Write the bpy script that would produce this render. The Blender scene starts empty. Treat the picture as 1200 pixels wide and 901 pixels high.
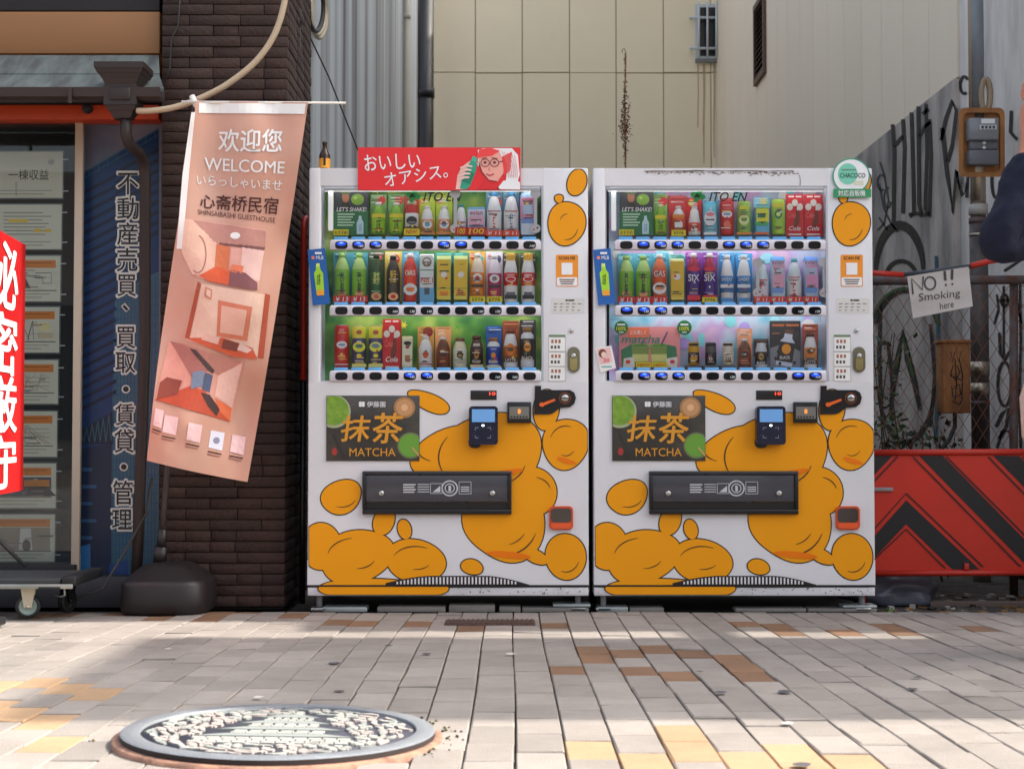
import bpy, bmesh, math, random
from mathutils import Vector, Matrix, noise
from mathutils.geometry import tessellate_polygon
random.seed(11)
S = bpy.context.scene
R = math.radians
# ------------------------------------------------------------------ camera, sky, sun
F, CX, CY = 1700.0, 600.0, 450.5
PITCH = math.atan(54.5 / F)
CAM = Vector((0, -5.9, 0.733))
cd = bpy.data.cameras.new('camera'); co = bpy.data.objects.new('camera', cd); S.collection.objects.link(co)
co.location = CAM; co.rotation_euler = (R(90) + PITCH, 0, 0)
cd.sensor_fit = 'HORIZONTAL'; cd.sensor_width = 36; cd.lens = F / 1200 * 36
cd.clip_start = 0.05; cd.clip_end = 900
cd.dof.use_dof = True; cd.dof.focus_distance = 5.75; cd.dof.aperture_fstop = 7.0
S.camera = co
W = bpy.data.worlds.new('World'); S.world = W; W.use_nodes = True
wn = W.node_tree.nodes; wl = W.node_tree.links
bg = wn['Background']; sky = wn.new('ShaderNodeTexSky'); sky.sky_type = 'NISHITA'; sky.sun_disc = False
SUNV = Vector((1.0, 0.0, 1.0)).normalized()
sky.sun_elevation = math.asin(SUNV.z); sky.sun_rotation = math.atan2(SUNV.x, SUNV.y)
sky.air_density = 1.0; sky.dust_density = 5.0; sky.ozone_density = 0.6; sky.altitude = 0
hz = wn.new('ShaderNodeHueSaturation'); hz.inputs['Saturation'].default_value = 0.55; wl.new(sky.outputs[0], hz.inputs['Color']); wl.new(hz.outputs[0], bg.inputs[0]); bg.inputs[1].default_value = 0.15
sl = bpy.data.lights.new('sun', 'SUN'); so = bpy.data.objects.new('sun', sl); S.collection.objects.link(so)
sl.energy = 2.9; sl.angle = R(0.55); sl.color = (1.0, 0.935, 0.85)
so.rotation_euler = SUNV.to_track_quat('Z', 'Y').to_euler(); so.location = (3, -3, 12)
S.view_settings.view_transform = 'Standard'; S.view_settings.look = 'None'; S.view_settings.gamma = 1.0
S.view_settings.exposure = 1.4
S.cycles.max_bounces = 8; S.cycles.transparent_max_bounces = 12; S.cycles.caustics_reflective = False; S.cycles.caustics_refractive = False

# ------------------------------------------------------------------ geometry of the view used for taking measurements
FWD = Vector((0, math.cos(PITCH), math.sin(PITCH))); UP = Vector((0, -math.sin(PITCH), math.cos(PITCH)))
def ray(px, py): return FWD + Vector((1, 0, 0)) * ((px - CX) / F) + UP * ((CY - py) / F)
def at(px, py, Y):
    d = ray(px, py); return CAM + d * ((Y - CAM.y) / d.y)
def atX(px, py, X):
    d = ray(px, py); return CAM + d * ((X - CAM.x) / d.x)
SL = 0.028                                   # the pavement rises gently away from the machines
def gz(y): return -SL * max(-7.0, min(0.0, y))
def gnd(px, py):
    d = ray(px, py); t = -CAM.z / d.z
    p = CAM + d * t
    if p.y < 0:
        t = (-SL * CAM.y - CAM.z) / (d.z + SL * d.y); p = CAM + d * t
    return p

# ------------------------------------------------------------------ materials
def lin(c):
    c /= 255.0
    return c / 12.92 if c <= 0.04045 else ((c + 0.055) / 1.055) ** 2.4
GAIN = 1.25
def alb(rgb, k=GAIN): return tuple(min(0.86, lin(v) * k) for v in rgb)
_mc = {}
def mat(name, rgb, rough=0.5, metal=0.0, var=0.10, scale=9.0, bump=0.0, bscale=60.0, k=GAIN, island=0.0, stretch=None, spec=0.5, coat=0.0, rgb2=None, ramp=(0.4, 0.62), detail=5.0, emis=0.0, rvar=0.12, stain=None):
    key = (name,)
    if key in _mc: return _mc[key]
    m = bpy.data.materials.new(name); m.use_nodes = True; nt = m.node_tree; n = nt.nodes; l = nt.links
    b = n['Principled BSDF']; b.inputs['Roughness'].default_value = rough; b.inputs['Metallic'].default_value = metal
    b.inputs['Specular IOR Level'].default_value = spec; b.inputs['Coat Weight'].default_value = coat
    c = alb(rgb, k)
    tc = n.new('ShaderNodeTexCoord'); src = tc.outputs['Object']
    if stretch:
        mp = n.new('ShaderNodeMapping'); mp.inputs['Scale'].default_value = stretch; l.new(src, mp.inputs[0]); src = mp.outputs[0]
    nz = n.new('ShaderNodeTexNoise'); nz.inputs['Scale'].default_value = scale; nz.inputs['Detail'].default_value = detail
    nz.inputs['Roughness'].default_value = 0.62; l.new(src, nz.inputs['Vector'])
    mx = n.new('ShaderNodeMix'); mx.data_type = 'RGBA'
    if rgb2:
        rp = n.new('ShaderNodeValToRGB'); rp.color_ramp.elements[0].position = ramp[0]; rp.color_ramp.elements[1].position = ramp[1]
        l.new(nz.outputs[0], rp.inputs[0]); l.new(rp.outputs[0], mx.inputs[0])
        mx.inputs[6].default_value = (*c, 1); mx.inputs[7].default_value = (*alb(rgb2, k), 1)
    else:
        l.new(nz.outputs[0], mx.inputs[0])
        mx.inputs[6].default_value = (*[v * (1 - var) for v in c], 1); mx.inputs[7].default_value = (*[min(.88, v * (1 + var)) for v in c], 1)
    out = mx.outputs[2]
    if stain:                                  # broad blotches of wear and dirt
        n3 = n.new('ShaderNodeTexNoise'); n3.inputs['Scale'].default_value = stain[0]; n3.inputs['Detail'].default_value = 7; n3.inputs['Roughness'].default_value = .7
        l.new(tc.outputs['Object'], n3.inputs['Vector']); m3 = n.new('ShaderNodeMapRange'); m3.inputs[1].default_value = .34; m3.inputs[2].default_value = .62; m3.inputs[3].default_value = stain[1]; m3.inputs[4].default_value = 1.0; l.new(n3.outputs[0], m3.inputs[0])
        h3 = n.new('ShaderNodeHueSaturation'); l.new(m3.outputs[0], h3.inputs['Value']); l.new(out, h3.inputs['Color']); out = h3.outputs[0]
    if island:
        g = n.new('ShaderNodeNewGeometry'); mr = n.new('ShaderNodeMapRange'); mr.inputs[3].default_value = 1 - island; mr.inputs[4].default_value = 1 + island
        l.new(g.outputs['Random Per Island'], mr.inputs[0])
        hs = n.new('ShaderNodeHueSaturation'); l.new(mr.outputs[0], hs.inputs['Value']); l.new(out, hs.inputs['Color']); out = hs.outputs[0]
    l.new(out, b.inputs['Base Color'])
    if rvar:
        m2 = n.new('ShaderNodeMapRange'); m2.inputs[3].default_value = max(0.02, rough - rvar); m2.inputs[4].default_value = min(1, rough + rvar)
        l.new(nz.outputs[0], m2.inputs[0]); l.new(m2.outputs[0], b.inputs['Roughness'])
    if bump:
        n2 = n.new('ShaderNodeTexNoise'); n2.inputs['Scale'].default_value = bscale; n2.inputs['Detail'].default_value = 6
        l.new(src, n2.inputs['Vector']); bp = n.new('ShaderNodeBump'); bp.inputs['Strength'].default_value = bump; bp.inputs['Distance'].default_value = 0.01
        l.new(n2.outputs[0], bp.inputs['Height']); l.new(bp.outputs[0], b.inputs['Normal'])
    if emis:
        l.new(out, b.inputs['Emission Color']); b.inputs['Emission Strength'].default_value = emis
    _mc[key] = m
    return m
def K(r, g, b, rough=0.5, k=GAIN):            # a print or paint colour
    return mat('print_%d_%d_%d_%d' % (r, g, b, int(rough * 100)), (r, g, b), rough, var=0.05, scale=25, k=k)
def lamp_mat(name, rgb, s):
    m = bpy.data.materials.new(name); m.use_nodes = True; b = m.node_tree.nodes['Principled BSDF']
    b.inputs['Base Color'].default_value = (*alb(rgb), 1); b.inputs['Emission Color'].default_value = (*alb(rgb), 1); b.inputs['Emission Strength'].default_value = s
    return m
def glass_mat(name, tint=(1, 1, 1), ior=1.45, rough=0.0):
    m = bpy.data.materials.new(name); m.use_nodes = True; nt = m.node_tree; n = nt.nodes; l = nt.links
    n.remove(n['Principled BSDF']); o = n['Material Output']
    t = n.new('ShaderNodeBsdfTransparent'); t.inputs[0].default_value = (*tint, 1)
    g = n.new('ShaderNodeBsdfGlossy'); g.inputs['Roughness'].default_value = rough
    f = n.new('ShaderNodeFresnel'); f.inputs[0].default_value = ior
    x = n.new('ShaderNodeMixShader'); l.new(f.outputs[0], x.inputs[0]); l.new(t.outputs[0], x.inputs[1]); l.new(g.outputs[0], x.inputs[2]); l.new(x.outputs[0], o.inputs[0])
    return m

# ------------------------------------------------------------------ text as mesh
_tc = {}
def glyphs(s, bold=0.0, shear=0.0):
    key = (s, bold, shear)
    if key in _tc: return _tc[key]
    c = bpy.data.curves.new('lettering', 'FONT'); c.body = s; c.offset = bold; c.shear = shear; c.resolution_u = 3; c.space_line = 0.95
    o = bpy.data.objects.new('lettering', c); S.collection.objects.link(o)
    dg = bpy.context.evaluated_depsgraph_get(); dg.update()
    m = bpy.data.meshes.new_from_object(o.evaluated_get(dg))
    vs = [(v.co.x, v.co.y) for v in m.vertices]; fs = [tuple(p.vertices) for p in m.polygons]
    bpy.data.objects.remove(o); bpy.data.meshes.remove(m); bpy.data.curves.remove(c)
    x0 = min(v[0] for v in vs); x1 = max(v[0] for v in vs); y0 = min(v[1] for v in vs); y1 = max(v[1] for v in vs)
    vs = [((x - x0) / (x1 - x0 or 1), (y1 - y) / (y1 - y0 or 1)) for x, y in vs]       # 0..1, v downwards
    _tc[key] = (vs, fs, (x1 - x0) / (y1 - y0 or 1)); return _tc[key]

# ------------------------------------------------------------------ mesh builder
def root_loc(o):
    while o.parent: o = o.parent
    return Vector(o.location)
class MB:
    def __init__(s): s.v = []; s.f = []; s.mi = []; s.sm = []; s.mats = []
    def m(s, mt):
        if mt not in s.mats: s.mats.append(mt)
        return s.mats.index(mt)
    def add(s, vs, fs, mt, smooth=False):
        b = len(s.v); k = s.m(mt); s.v += [tuple(v) for v in vs]
        for f in fs: s.f.append(tuple(b + i for i in f)); s.mi.append(k); s.sm.append(smooth)
        return s
    def box(s, x0, x1, y0, y1, z0, z1, mt, bev=0.0, seg=2, M=None):
        if x0 > x1: x0, x1 = x1, x0
        if y0 > y1: y0, y1 = y1, y0
        if z0 > z1: z0, z1 = z1, z0
        bm = bmesh.new(); bmesh.ops.create_cube(bm, size=1)
        for v in bm.verts: v.co = Vector(((x0 + x1) / 2 + v.co.x * (x1 - x0), (y0 + y1) / 2 + v.co.y * (y1 - y0), (z0 + z1) / 2 + v.co.z * (z1 - z0)))
        if bev: bmesh.ops.bevel(bm, geom=bm.edges[:], offset=bev, segments=seg, affect='EDGES', profile=0.5, clamp_overlap=True)
        return s.frombm(bm, mt, bool(bev), M)
    def frombm(s, bm, mt, smooth=False, M=None):
        bm.verts.ensure_lookup_table(); bm.verts.index_update()
        vs = [(M @ v.co) if M else v.co.copy() for v in bm.verts]; fs = [tuple(v.index for v in f.verts) for f in bm.faces]; bm.free()
        return s.add(vs, fs, mt, smooth)
    def lathe(s, prof, c, mt, n=20, sy=1.0, M=None, cap=True):
        vs = []; fs = []
        for r, z in prof:
            for i in range(n):
                a = 2 * math.pi * i / n; vs.append(Vector((r * math.cos(a), r * math.sin(a) * sy, z)))
        for j in range(len(prof) - 1):
            for i in range(n):
                k = (i + 1) % n; fs.append((j * n + i, j * n + k, (j + 1) * n + k, (j + 1) * n + i))
        if cap:
            fs.append(tuple(range(n - 1, -1, -1))); fs.append(tuple((len(prof) - 1) * n + i for i in range(n)))
        c = Vector(c); vs = [(M @ v if M else v) + c for v in vs]
        return s.add(vs, fs, mt, True)
    def tube(s, pts, r, mt, n=8, closed=False):
        pts = [Vector(p) for p in pts]; vs = []; fs = []; N = len(pts); ref = None
        for i, p in enumerate(pts):
            a = pts[i - 1] if (i > 0 or closed) else pts[i]; b = pts[(i + 1) % N] if (i < N - 1 or closed) else pts[i]
            t = (b - a).normalized()
            if ref is None:
                ref = t.orthogonal().normalized()
            ref = (ref - t * ref.dot(t)).normalized(); q = t.cross(ref)
            rr = r[i] if isinstance(r, (list, tuple)) else r
            for k in range(n):
                an = 2 * math.pi * k / n; vs.append(p + ref * math.cos(an) * rr + q * math.sin(an) * rr)
        for i in range(N if closed else N - 1):
            j = (i + 1) % N
            for k in range(n):
                k2 = (k + 1) % n; fs.append((i * n + k, i * n + k2, j * n + k2, j * n + k))
        if not closed: fs.append(tuple(range(n - 1, -1, -1))); fs.append(tuple((N - 1) * n + k for k in range(n)))
        return s.add(vs, fs, mt, True)
    # flat artwork: 2-D points carried to 3-D by fn; large triangles are split when maxlen is given
    def art(s, pts, fn, mt, maxlen=None):
        tris = tessellate_polygon([[Vector((p[0], p[1], 0)) for p in pts]]); P = [tuple(p) for p in pts]
        T = [tuple(P[i] for i in t) for t in tris]
        if maxlen:
            out = []; st = T
            while st:
                t = st.pop(); L = [math.dist(t[i], t[(i + 1) % 3]) for i in range(3)]; k = L.index(max(L))
                if L[k] <= maxlen: out.append(t); continue
                a, b, c = t[k], t[(k + 1) % 3], t[(k + 2) % 3]; mid = ((a[0] + b[0]) / 2, (a[1] + b[1]) / 2)
                st.append((a, mid, c)); st.append((mid, b, c))
            T = out
        vs = []; fs = []
        for t in T:
            cr = (t[1][0] - t[0][0]) * (t[2][1] - t[0][1]) - (t[1][1] - t[0][1]) * (t[2][0] - t[0][0])
            if cr > 0: t = (t[0], t[2], t[1])
            b = len(vs); vs += [fn(*p) for p in t]; fs.append((b, b + 1, b + 2))
        return s.add(vs, fs, mt)
    def rect(s, x0, y0, x1, y1, fn, mt, maxlen=None): return s.art([(x0, y0), (x1, y0), (x1, y1), (x0, y1)], fn, mt, maxlen)
    def ell(s, cx, cy, rx, ry, fn, mt, n=20, rot=0.0, maxlen=None):
        ca, sa = math.cos(rot), math.sin(rot)
        return s.art([(cx + rx * math.cos(a) * ca - ry * math.sin(a) * sa, cy + rx * math.cos(a) * sa + ry * math.sin(a) * ca) for a in [2 * math.pi * i / n for i in range(n)]], fn, mt, maxlen)
    def stroke(s, pts, w, fn, mt, closed=False, taper=False):
        n = len(pts); L = []; Rr = []
        for i in range(n):
            a = pts[i - 1] if (i > 0 or closed) else pts[i]; b = pts[(i + 1) % n] if (i < n - 1 or closed) else pts[i]
            dx, dy = b[0] - a[0], b[1] - a[1]; d = math.hypot(dx, dy) or 1; ww = (w[i] if isinstance(w, (list, tuple)) else w) / 2
            if taper: ww *= 0.35 + 0.65 * math.sin(math.pi * (i + .5) / n)
            L.append((pts[i][0] - dy / d * ww, pts[i][1] + dx / d * ww)); Rr.append((pts[i][0] + dy / d * ww, pts[i][1] - dx / d * ww))
        vs = [fn(*p) for p in L] + [fn(*p) for p in Rr]; fs = []
        for i in range(n if closed else n - 1):
            j = (i + 1) % n; fs.append((i, j, n + j, n + i))
        return s.add(vs, fs, mt)
    def text(s, t, x0, y0, x1, y1, fn, mt, bold=0.0, shear=0.0, quad=None, lift=(0, -1, 0)):
        heavy = bold > 0          # dense characters are thickened by laying shifted copies over one another
        vs, fs, asp = glyphs(t, 0.0 if heavy else bold, shear); L = Vector(lift)
        n = 1 if not heavy else (5 if bold < .05 else 9); h = bold * (0.55 if bold < .05 else .8)
        for k in range(n):
            du = dv = 0.0
            if k: an = 2 * math.pi * (k - 1) / (n - 1) + .4; du, dv = h * math.cos(an) / max(asp, .2), h * math.sin(an)
            if quad:
                a, b, c, d = quad
                P = [((a[0] * (1 - u) + b[0] * u) * (1 - v) + (d[0] * (1 - u) + c[0] * u) * v, (a[1] * (1 - u) + b[1] * u) * (1 - v) + (d[1] * (1 - u) + c[1] * u) * v) for u, v in ((u + du, v + dv) for u, v in vs)]
            else: P = [(x0 + (u + du) * (x1 - x0), y0 + (v + dv) * (y1 - y0)) for u, v in vs]
            s.add([Vector(fn(*p)) + L * (.00012 * k) for p in P], fs, mt)
        return s
    def pbox(s, x0, y0, x1, y1, Y0, Y1, mt, bev=0.0):      # a box whose front face spans a rectangle measured at depth Y0
        a = at(x0, y0, Y0); b = at(x1, y1, Y0); return s.box(a.x, b.x, Y0, Y1, b.z, a.z, mt, bev)
    def build(s, name, parent=None, loc=None):
        base = root_loc(parent) if parent else (Vector(loc) if loc is not None else Vector((0, 0, 0)))
        me = bpy.data.meshes.new(name); me.from_pydata([tuple(Vector(v) - base) for v in s.v], [], s.f)
        for mt in s.mats: me.materials.append(mt)
        me.polygons.foreach_set('material_index', s.mi); me.polygons.foreach_set('use_smooth', s.sm); me.update()
        o = bpy.data.objects.new(name, me); S.collection.objects.link(o)
        if parent: o.parent = parent
        else: o.location = base
        return o
def thing(name, label, cat, loc=(0, 0, 0), group=None):
    o = bpy.data.objects.new(name, None); S.collection.objects.link(o); o.location = loc; o.empty_display_size = 0.1
    return tag(o, label, cat, group)
def tag(o, label, cat, group=None):
    o['label'] = label; o['category'] = cat
    if group: o['group'] = group
    return o
def struct(o): o['kind'] = 'structure'; return o
def copy_tree(o, parent=None):
    c = o.copy(); S.collection.objects.link(c)
    if parent: c.parent = parent
    for ch in list(o.children): copy_tree(ch, c)
    return c
def plane(Y): return lambda px, py: at(px, py, Y)
def autosmooth(o, ang=40):
    m = o.modifiers.new('edges', 'EDGE_SPLIT'); m.split_angle = R(ang); return o
# ================================================================== GROUND
dark_joint = mat('joint_sand', (92, 82, 72), 0.95, var=0.25, scale=40, bump=0.3)
paver_grey = mat('paver_grey', (175, 166, 157), 0.88, var=0.13, scale=14, bump=0.35, bscale=220, island=0.13, k=.69, detail=9, stain=(3.0, .78))
paver_tan = mat('paver_tan', (202, 166, 128), 0.88, var=0.14, scale=14, bump=0.35, bscale=220, island=0.13, k=.69, detail=9, stain=(3.0, .78))
paver_brown = mat('paver_brown', (158, 120, 90), 0.88, var=0.16, scale=14, bump=0.35, bscale=220, island=0.14, k=.62, detail=9, stain=(3.0, .78))
soil = mat('alley_soil', (58, 50, 44), 0.95, scale=12, rgb2=(86, 78, 70), bump=0.6, bscale=50, k=1.0)
mb = MB(); ys = [-300, -7.0, 0.012]; vs = []
for y in ys: vs += [(-300, y, gz(y) - 0.035), (300, y, gz(y) - 0.035)]
mb.add(vs, [(0, 1, 3, 2), (2, 3, 5, 4)], dark_joint)
mb.add([(-300, 0.012, -0.035), (300, 0.012, -0.035), (300, 300, -0.035), (-300, 300, -0.035)], [(0, 1, 2, 3)], soil)
struct(mb.build('ground'))
MH = gnd(328, 865); MHR = 0.33
mb = MB(); CW, CL = 0.1025, 0.2
tanp = set(); brownp = set()
def patch(cells, into):
    for px, py in cells: into.append(gnd(px, py))
tan_pts = []; brown_pts = []
patch([(700, 880), (708, 868), (760, 888), (815, 862), (822, 890), (880, 885), (945, 892), (955, 890), (1000, 899), (60, 803), (45, 812), (75, 835), (100, 815), (20, 840), (35, 868), (5, 828), (120, 808), (2, 806)], tan_pts)
patch([(684, 765), (690, 772), (682, 780), (722, 768), (730, 786), (760, 763), (800, 768), (765, 790), (805, 787), (850, 772), (858, 780), (870, 790), (440, 729), (425, 733), (560, 733), (478, 731), (915, 735), (935, 740), (1040, 738), (1060, 735), (980, 738), (1165, 737), (150, 716), (255, 722), (330, 722), (95, 717), (200, 724), (380, 729), (660, 733), (860, 731), (40, 722), (295, 715)], brown_pts)
ncol = 124; x00 = -6.35
for c in range(ncol):
    x0 = x00 + c * CW; off = (0.0 if c % 2 else 0.1) + random.uniform(-0.012, 0.012); wob = random.uniform(0, 6)
    y = -7.2 + off
    while y < 0.0:
        L = CL * random.uniform(0.97, 1.02); y1 = min(y + L, 0.006)
        if y1 - y < 0.03: break
        cx, cy = x0 + CW / 2, (y + y1) / 2
        if math.hypot(cx - MH.x, cy - MH.y) > 0.30:
            mt = paver_grey
            for P in tan_pts:
                if abs(P.x - cx) < CW / 2 and abs(P.y - cy) < L / 2: mt = paver_tan
            for P in brown_pts:
                if abs(P.x - cx) < CW / 2 and abs(P.y - cy) < L / 2: mt = paver_brown
            g = 0.0019; b = random.uniform(.0018, .0034); sw = 0.0035 * math.sin(cy * 2.1 + wob * .15)
            dz = random.gauss(0, 0.0011) + 0.004 * noise.noise((cx * 1.3, cy * 1.3, 0)); tx = random.gauss(0, 0.004); ty = random.gauss(0, 0.005)
            def top(x, yy, d): return (x + sw, yy, gz(yy) + dz + tx * (x - cx) + ty * (yy - cy) - d)
            a0, a1, c0, c1 = x0 + g, x0 + CW - g, y + g, y1 - g
            J = [(random.gauss(0, .0009), random.gauss(0, .0014)) for _ in range(4)]
            vs = [top(a0 + b + J[0][0], c0 + b + J[0][1], 0), top(a1 - b + J[1][0], c0 + b + J[1][1], 0), top(a1 - b + J[2][0], c1 - b + J[2][1], 0), top(a0 + b + J[3][0], c1 - b + J[3][1], 0), top(a0, c0, b), top(a1, c0, b), top(a1, c1, b), top(a0, c1, b), top(a0, c0, .03), top(a1, c0, .03), top(a1, c1, .03), top(a0, c1, .03)]
            fs = [(0, 1, 2, 3)] + [(4 + i, 4 + (i + 1) % 4, (i + 1) % 4, i) for i in range(4)] + [(8 + i, 8 + (i + 1) % 4, 4 + (i + 1) % 4, 4 + i) for i in range(4)]
            mb.add(vs, fs, mt)
        y += L
struct(mb.build('pavement'))
# manhole
iron = mat('cast_iron', (118, 122, 126), 0.55, metal=0.35, var=0.22, scale=18, bump=0.3, bscale=150)
iron_dark = mat('cast_iron_recess', (44, 46, 56), 0.7, var=0.2, scale=20)
white_enamel = mat('cover_enamel', (214, 214, 206), 0.6, var=0.12, scale=30, island=0.1, k=.54)
pink_enamel = mat('cover_enamel_pink', (222, 210, 202), 0.6, var=0.1, scale=30, k=.54)
rust_cement = mat('collar_cement', (150, 112, 92), 0.9, scale=25, rgb2=(112, 84, 70), bump=0.4)
MT = Matrix.Rotation(-math.atan(SL), 4, 'X') @ Matrix.Rotation(R(0.9), 4, 'Y')
mo = thing('manhole_cover', 'round cast iron manhole cover with white relief of a castle and blossoms in the paving', 'manhole cover', (MH.x, MH.y, MH.z + 0.006))
m1 = MB(); m1.lathe([(0.350, -0.03), (0.348, -.0005), (0.335, 0.002), (0.30, 0.002), (0.30, -0.03)], mo.location, rust_cement, 72, M=MT); m1.build('collar', mo)
side_iron = mat('rim_side_shade', (52, 44, 42), .8, metal=.2, var=.3, k=1.0)  # rust-dark outer side; the rim's shade is put into this colour
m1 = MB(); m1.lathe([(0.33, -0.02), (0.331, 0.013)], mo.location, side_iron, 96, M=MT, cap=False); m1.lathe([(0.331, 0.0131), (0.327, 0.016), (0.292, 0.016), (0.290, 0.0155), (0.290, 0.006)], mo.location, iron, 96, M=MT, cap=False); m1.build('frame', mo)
m1 = MB(); m1.lathe([(0.289, -0.01), (0.289, 0.0105), (0.0001, 0.0105)], mo.location, iron_dark, 72, M=MT); m1.build('cover', mo)
m1 = MB()
def mtop(x, y, z): return MT @ Vector((x, y, z)) + Vector(mo.location)
def relief(pts, mt, h=0.0042):
    n = len(pts)
    if max(math.hypot(*p) for p in pts) > 0.283: return
    ar = sum(pts[i][0] * pts[(i + 1) % n][1] - pts[(i + 1) % n][0] * pts[i][1] for i in range(n))
    if ar < 0: pts = pts[::-1]
    vs = [mtop(p[0], p[1], 0.0104) for p in pts] + [mtop(p[0], p[1], 0.0104 + h) for p in pts]
    m1.add(vs, [(i, (i + 1) % n, n + (i + 1) % n, n + i) for i in range(n)] + [tuple(n + i for i in range(n))], mt)
def band(pts, w, mt):
    n = len(pts)
    if max(math.hypot(*p) for p in pts) > 0.276: return
    for i in range(n - 1):
        (xa, ya), (xb, yb_) = pts[i], pts[i + 1]; d = math.hypot(xb - xa, yb_ - ya) or 1; nx, ny = -(yb_ - ya) / d * w / 2, (xb - xa) / d * w / 2
        relief([(xa - nx, ya - ny), (xb - nx, yb_ - ny), (xb + nx, yb_ + ny), (xa + nx, ya + ny)], mt)
grey_enamel = mat('cover_enamel_grey', (186, 194, 188), 0.6, var=0.1, scale=30, k=.5); EN = [white_enamel, pink_enamel, grey_enamel]
def rr(x0, y0, x1, y1, mt=None): relief([(x0, y0), (x1, y0), (x1, y1), (x0, y1)], mt or white_enamel)
# a stepped tower with roofs, windows and stone base
for k, (yb, wd) in enumerate([(-0.085, .15), (-.005, .115), (0.07, .082)]):
    relief([(-wd - .016, yb), (wd + .016, yb), (wd * .70, yb + .03), (-wd * .70, yb + .03)], grey_enamel)
    for j in range(6): w2 = wd * .66; x = -w2 + j * 2 * w2 / 6; rr(x + .002, yb + .034, x + 2 * w2 / 6 - .002, yb + .050); rr(x + .006, yb + .053, x + 2 * w2 / 6 - .001, yb + .071)
relief([(-.066, .146), (.066, .146), (0, .198)], grey_enamel); band([(-.05, .156), (0, .20), (.05, .156)], .004, white_enamel)
for r_ in range(3):
    for j in range(11): rr(-.165 + j * .03 + (r_ % 2) * .008, -.158 + r_ * .022, -.139 + j * .03 + (r_ % 2) * .008, -.14 + r_ * .022)
occ = []
def clear(x, y, r):
    if -.165 < y < .205 and abs(x) < .178 - max(0, y + .085) * .42 + r * .5: return False
    return all((x - a) ** 2 + (y - b_) ** 2 > (r + q) ** 2 for a, b_, q in occ)
rnd = random.Random(5)
for t in range(900):                                                # blossoms: five notched petals each
    a = rnd.uniform(0, 6.283); d = math.sqrt(rnd.random()) * .25; x, y = d * math.cos(a), d * math.sin(a)
    if len(occ) > 30 or not clear(x, y, .027): continue
    occ.append((x, y, .026)); p0 = rnd.uniform(0, 1); mt = EN[len(occ) % 2]
    for k in range(5):
        b_ = p0 + k * 2 * math.pi / 5
        relief([(x + r_ * math.cos(b_ + t_), y + r_ * math.sin(b_ + t_)) for r_, t_ in ((.005, 0), (.016, -.48), (.025, -.36), (.027, -.12), (.0235, 0), (.027, .12), (.025, .36), (.016, .48))], mt)
for t in range(2600):                                               # flowing ripples filling the gaps
    a = rnd.uniform(0, 6.283); d = math.sqrt(rnd.random()) * .27; x, y = d * math.cos(a), d * math.sin(a); s_ = rnd.uniform(.008, .014)
    if not clear(x, y, s_): continue
    occ.append((x, y, s_ * .82)); b_ = a + 1.57 + rnd.uniform(-.5, .5); c_ = rnd.uniform(-.4, .4); L = s_ * 1.9
    pts = [(x + L * u * math.cos(b_ + c_ * u) , y + L * u * math.sin(b_ + c_ * u)) for u in (-1, -.5, 0, .5, 1)]
    up_ = [(px_ - math.sin(b_) * s_ * .55 * (1 - .5 * abs(k - 2) / 2), py_ + math.cos(b_) * s_ * .55 * (1 - .5 * abs(k - 2) / 2)) for k, (px_, py_) in enumerate(pts)]
    dn_ = [(px_ + math.sin(b_) * s_ * .55 * (1 - .5 * abs(k - 2) / 2), py_ - math.cos(b_) * s_ * .55 * (1 - .5 * abs(k - 2) / 2)) for k, (px_, py_) in enumerate(pts)]
    relief(dn_ + up_[::-1], EN[t % 3])
m1.build('relief', mo)
# iron grating strip set in the paving before the machines
p0, p1 = gnd(521, 731), gnd(627, 729)
m1 = MB(); gm = mat('drain_iron', (74, 58, 52), 0.75, metal=0.3, var=0.2, scale=30)
m1.box(p0.x, p1.x, p0.y - .05, p0.y + .10, gz(p0.y) - .02, gz(p0.y) + .0045, gm, .002)
for k in range(18): x = p0.x + .012 + k * (p1.x - p0.x - .024) / 17; m1.box(x - .004, x + .004, p0.y - .04, p0.y + .09, gz(p0.y) + .004, gz(p0.y) + .0085, gm)
tag(m1.build('drain_cover', loc=(p0.x, p0.y, gz(p0.y))), 'flat rusty iron drain cover set in the paving before the first machine', 'drain cover')
# gum spots and scuffs on the paving
gum = mat('chewing_gum', (74, 74, 78), 0.9, k=1.0); m1 = MB(); pale_gum = mat('pale_gum', (196, 192, 186), .9, k=1.0)
for px, py, r, mt in [(392, 779, .021, gum), (844, 813.5, .018, gum), (919, 812.5, .021, gum), (1069, 809.5, .016, gum), (940, 899, .02, gum), (500, 768, .016, gum), (398, 812, .014, gum), (303, 819, .014, pale_gum), (598, 768, .017, pale_gum), (923, 850, .014, pale_gum), (1075, 796, .012, gum), (720, 771, .012, gum), (455, 758, .014, gum), (197, 762, .012, pale_gum), (820, 789, .011, gum)]:
    p = gnd(px, py); n_ = 14
    m1.add([(p.x + r * random.uniform(.75, 1.1) * math.cos(i * 6.283 / n_), p.y + r * random.uniform(.75, 1.1) * math.sin(i * 6.283 / n_), gz(p.y) + .0065) for i in range(n_)], [tuple(range(n_))], mt)
o = m1.build('gum_spots'); o['kind'] = 'stuff'; o['label'] = 'dark and pale chewing gum spots trodden into the paving'
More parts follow.
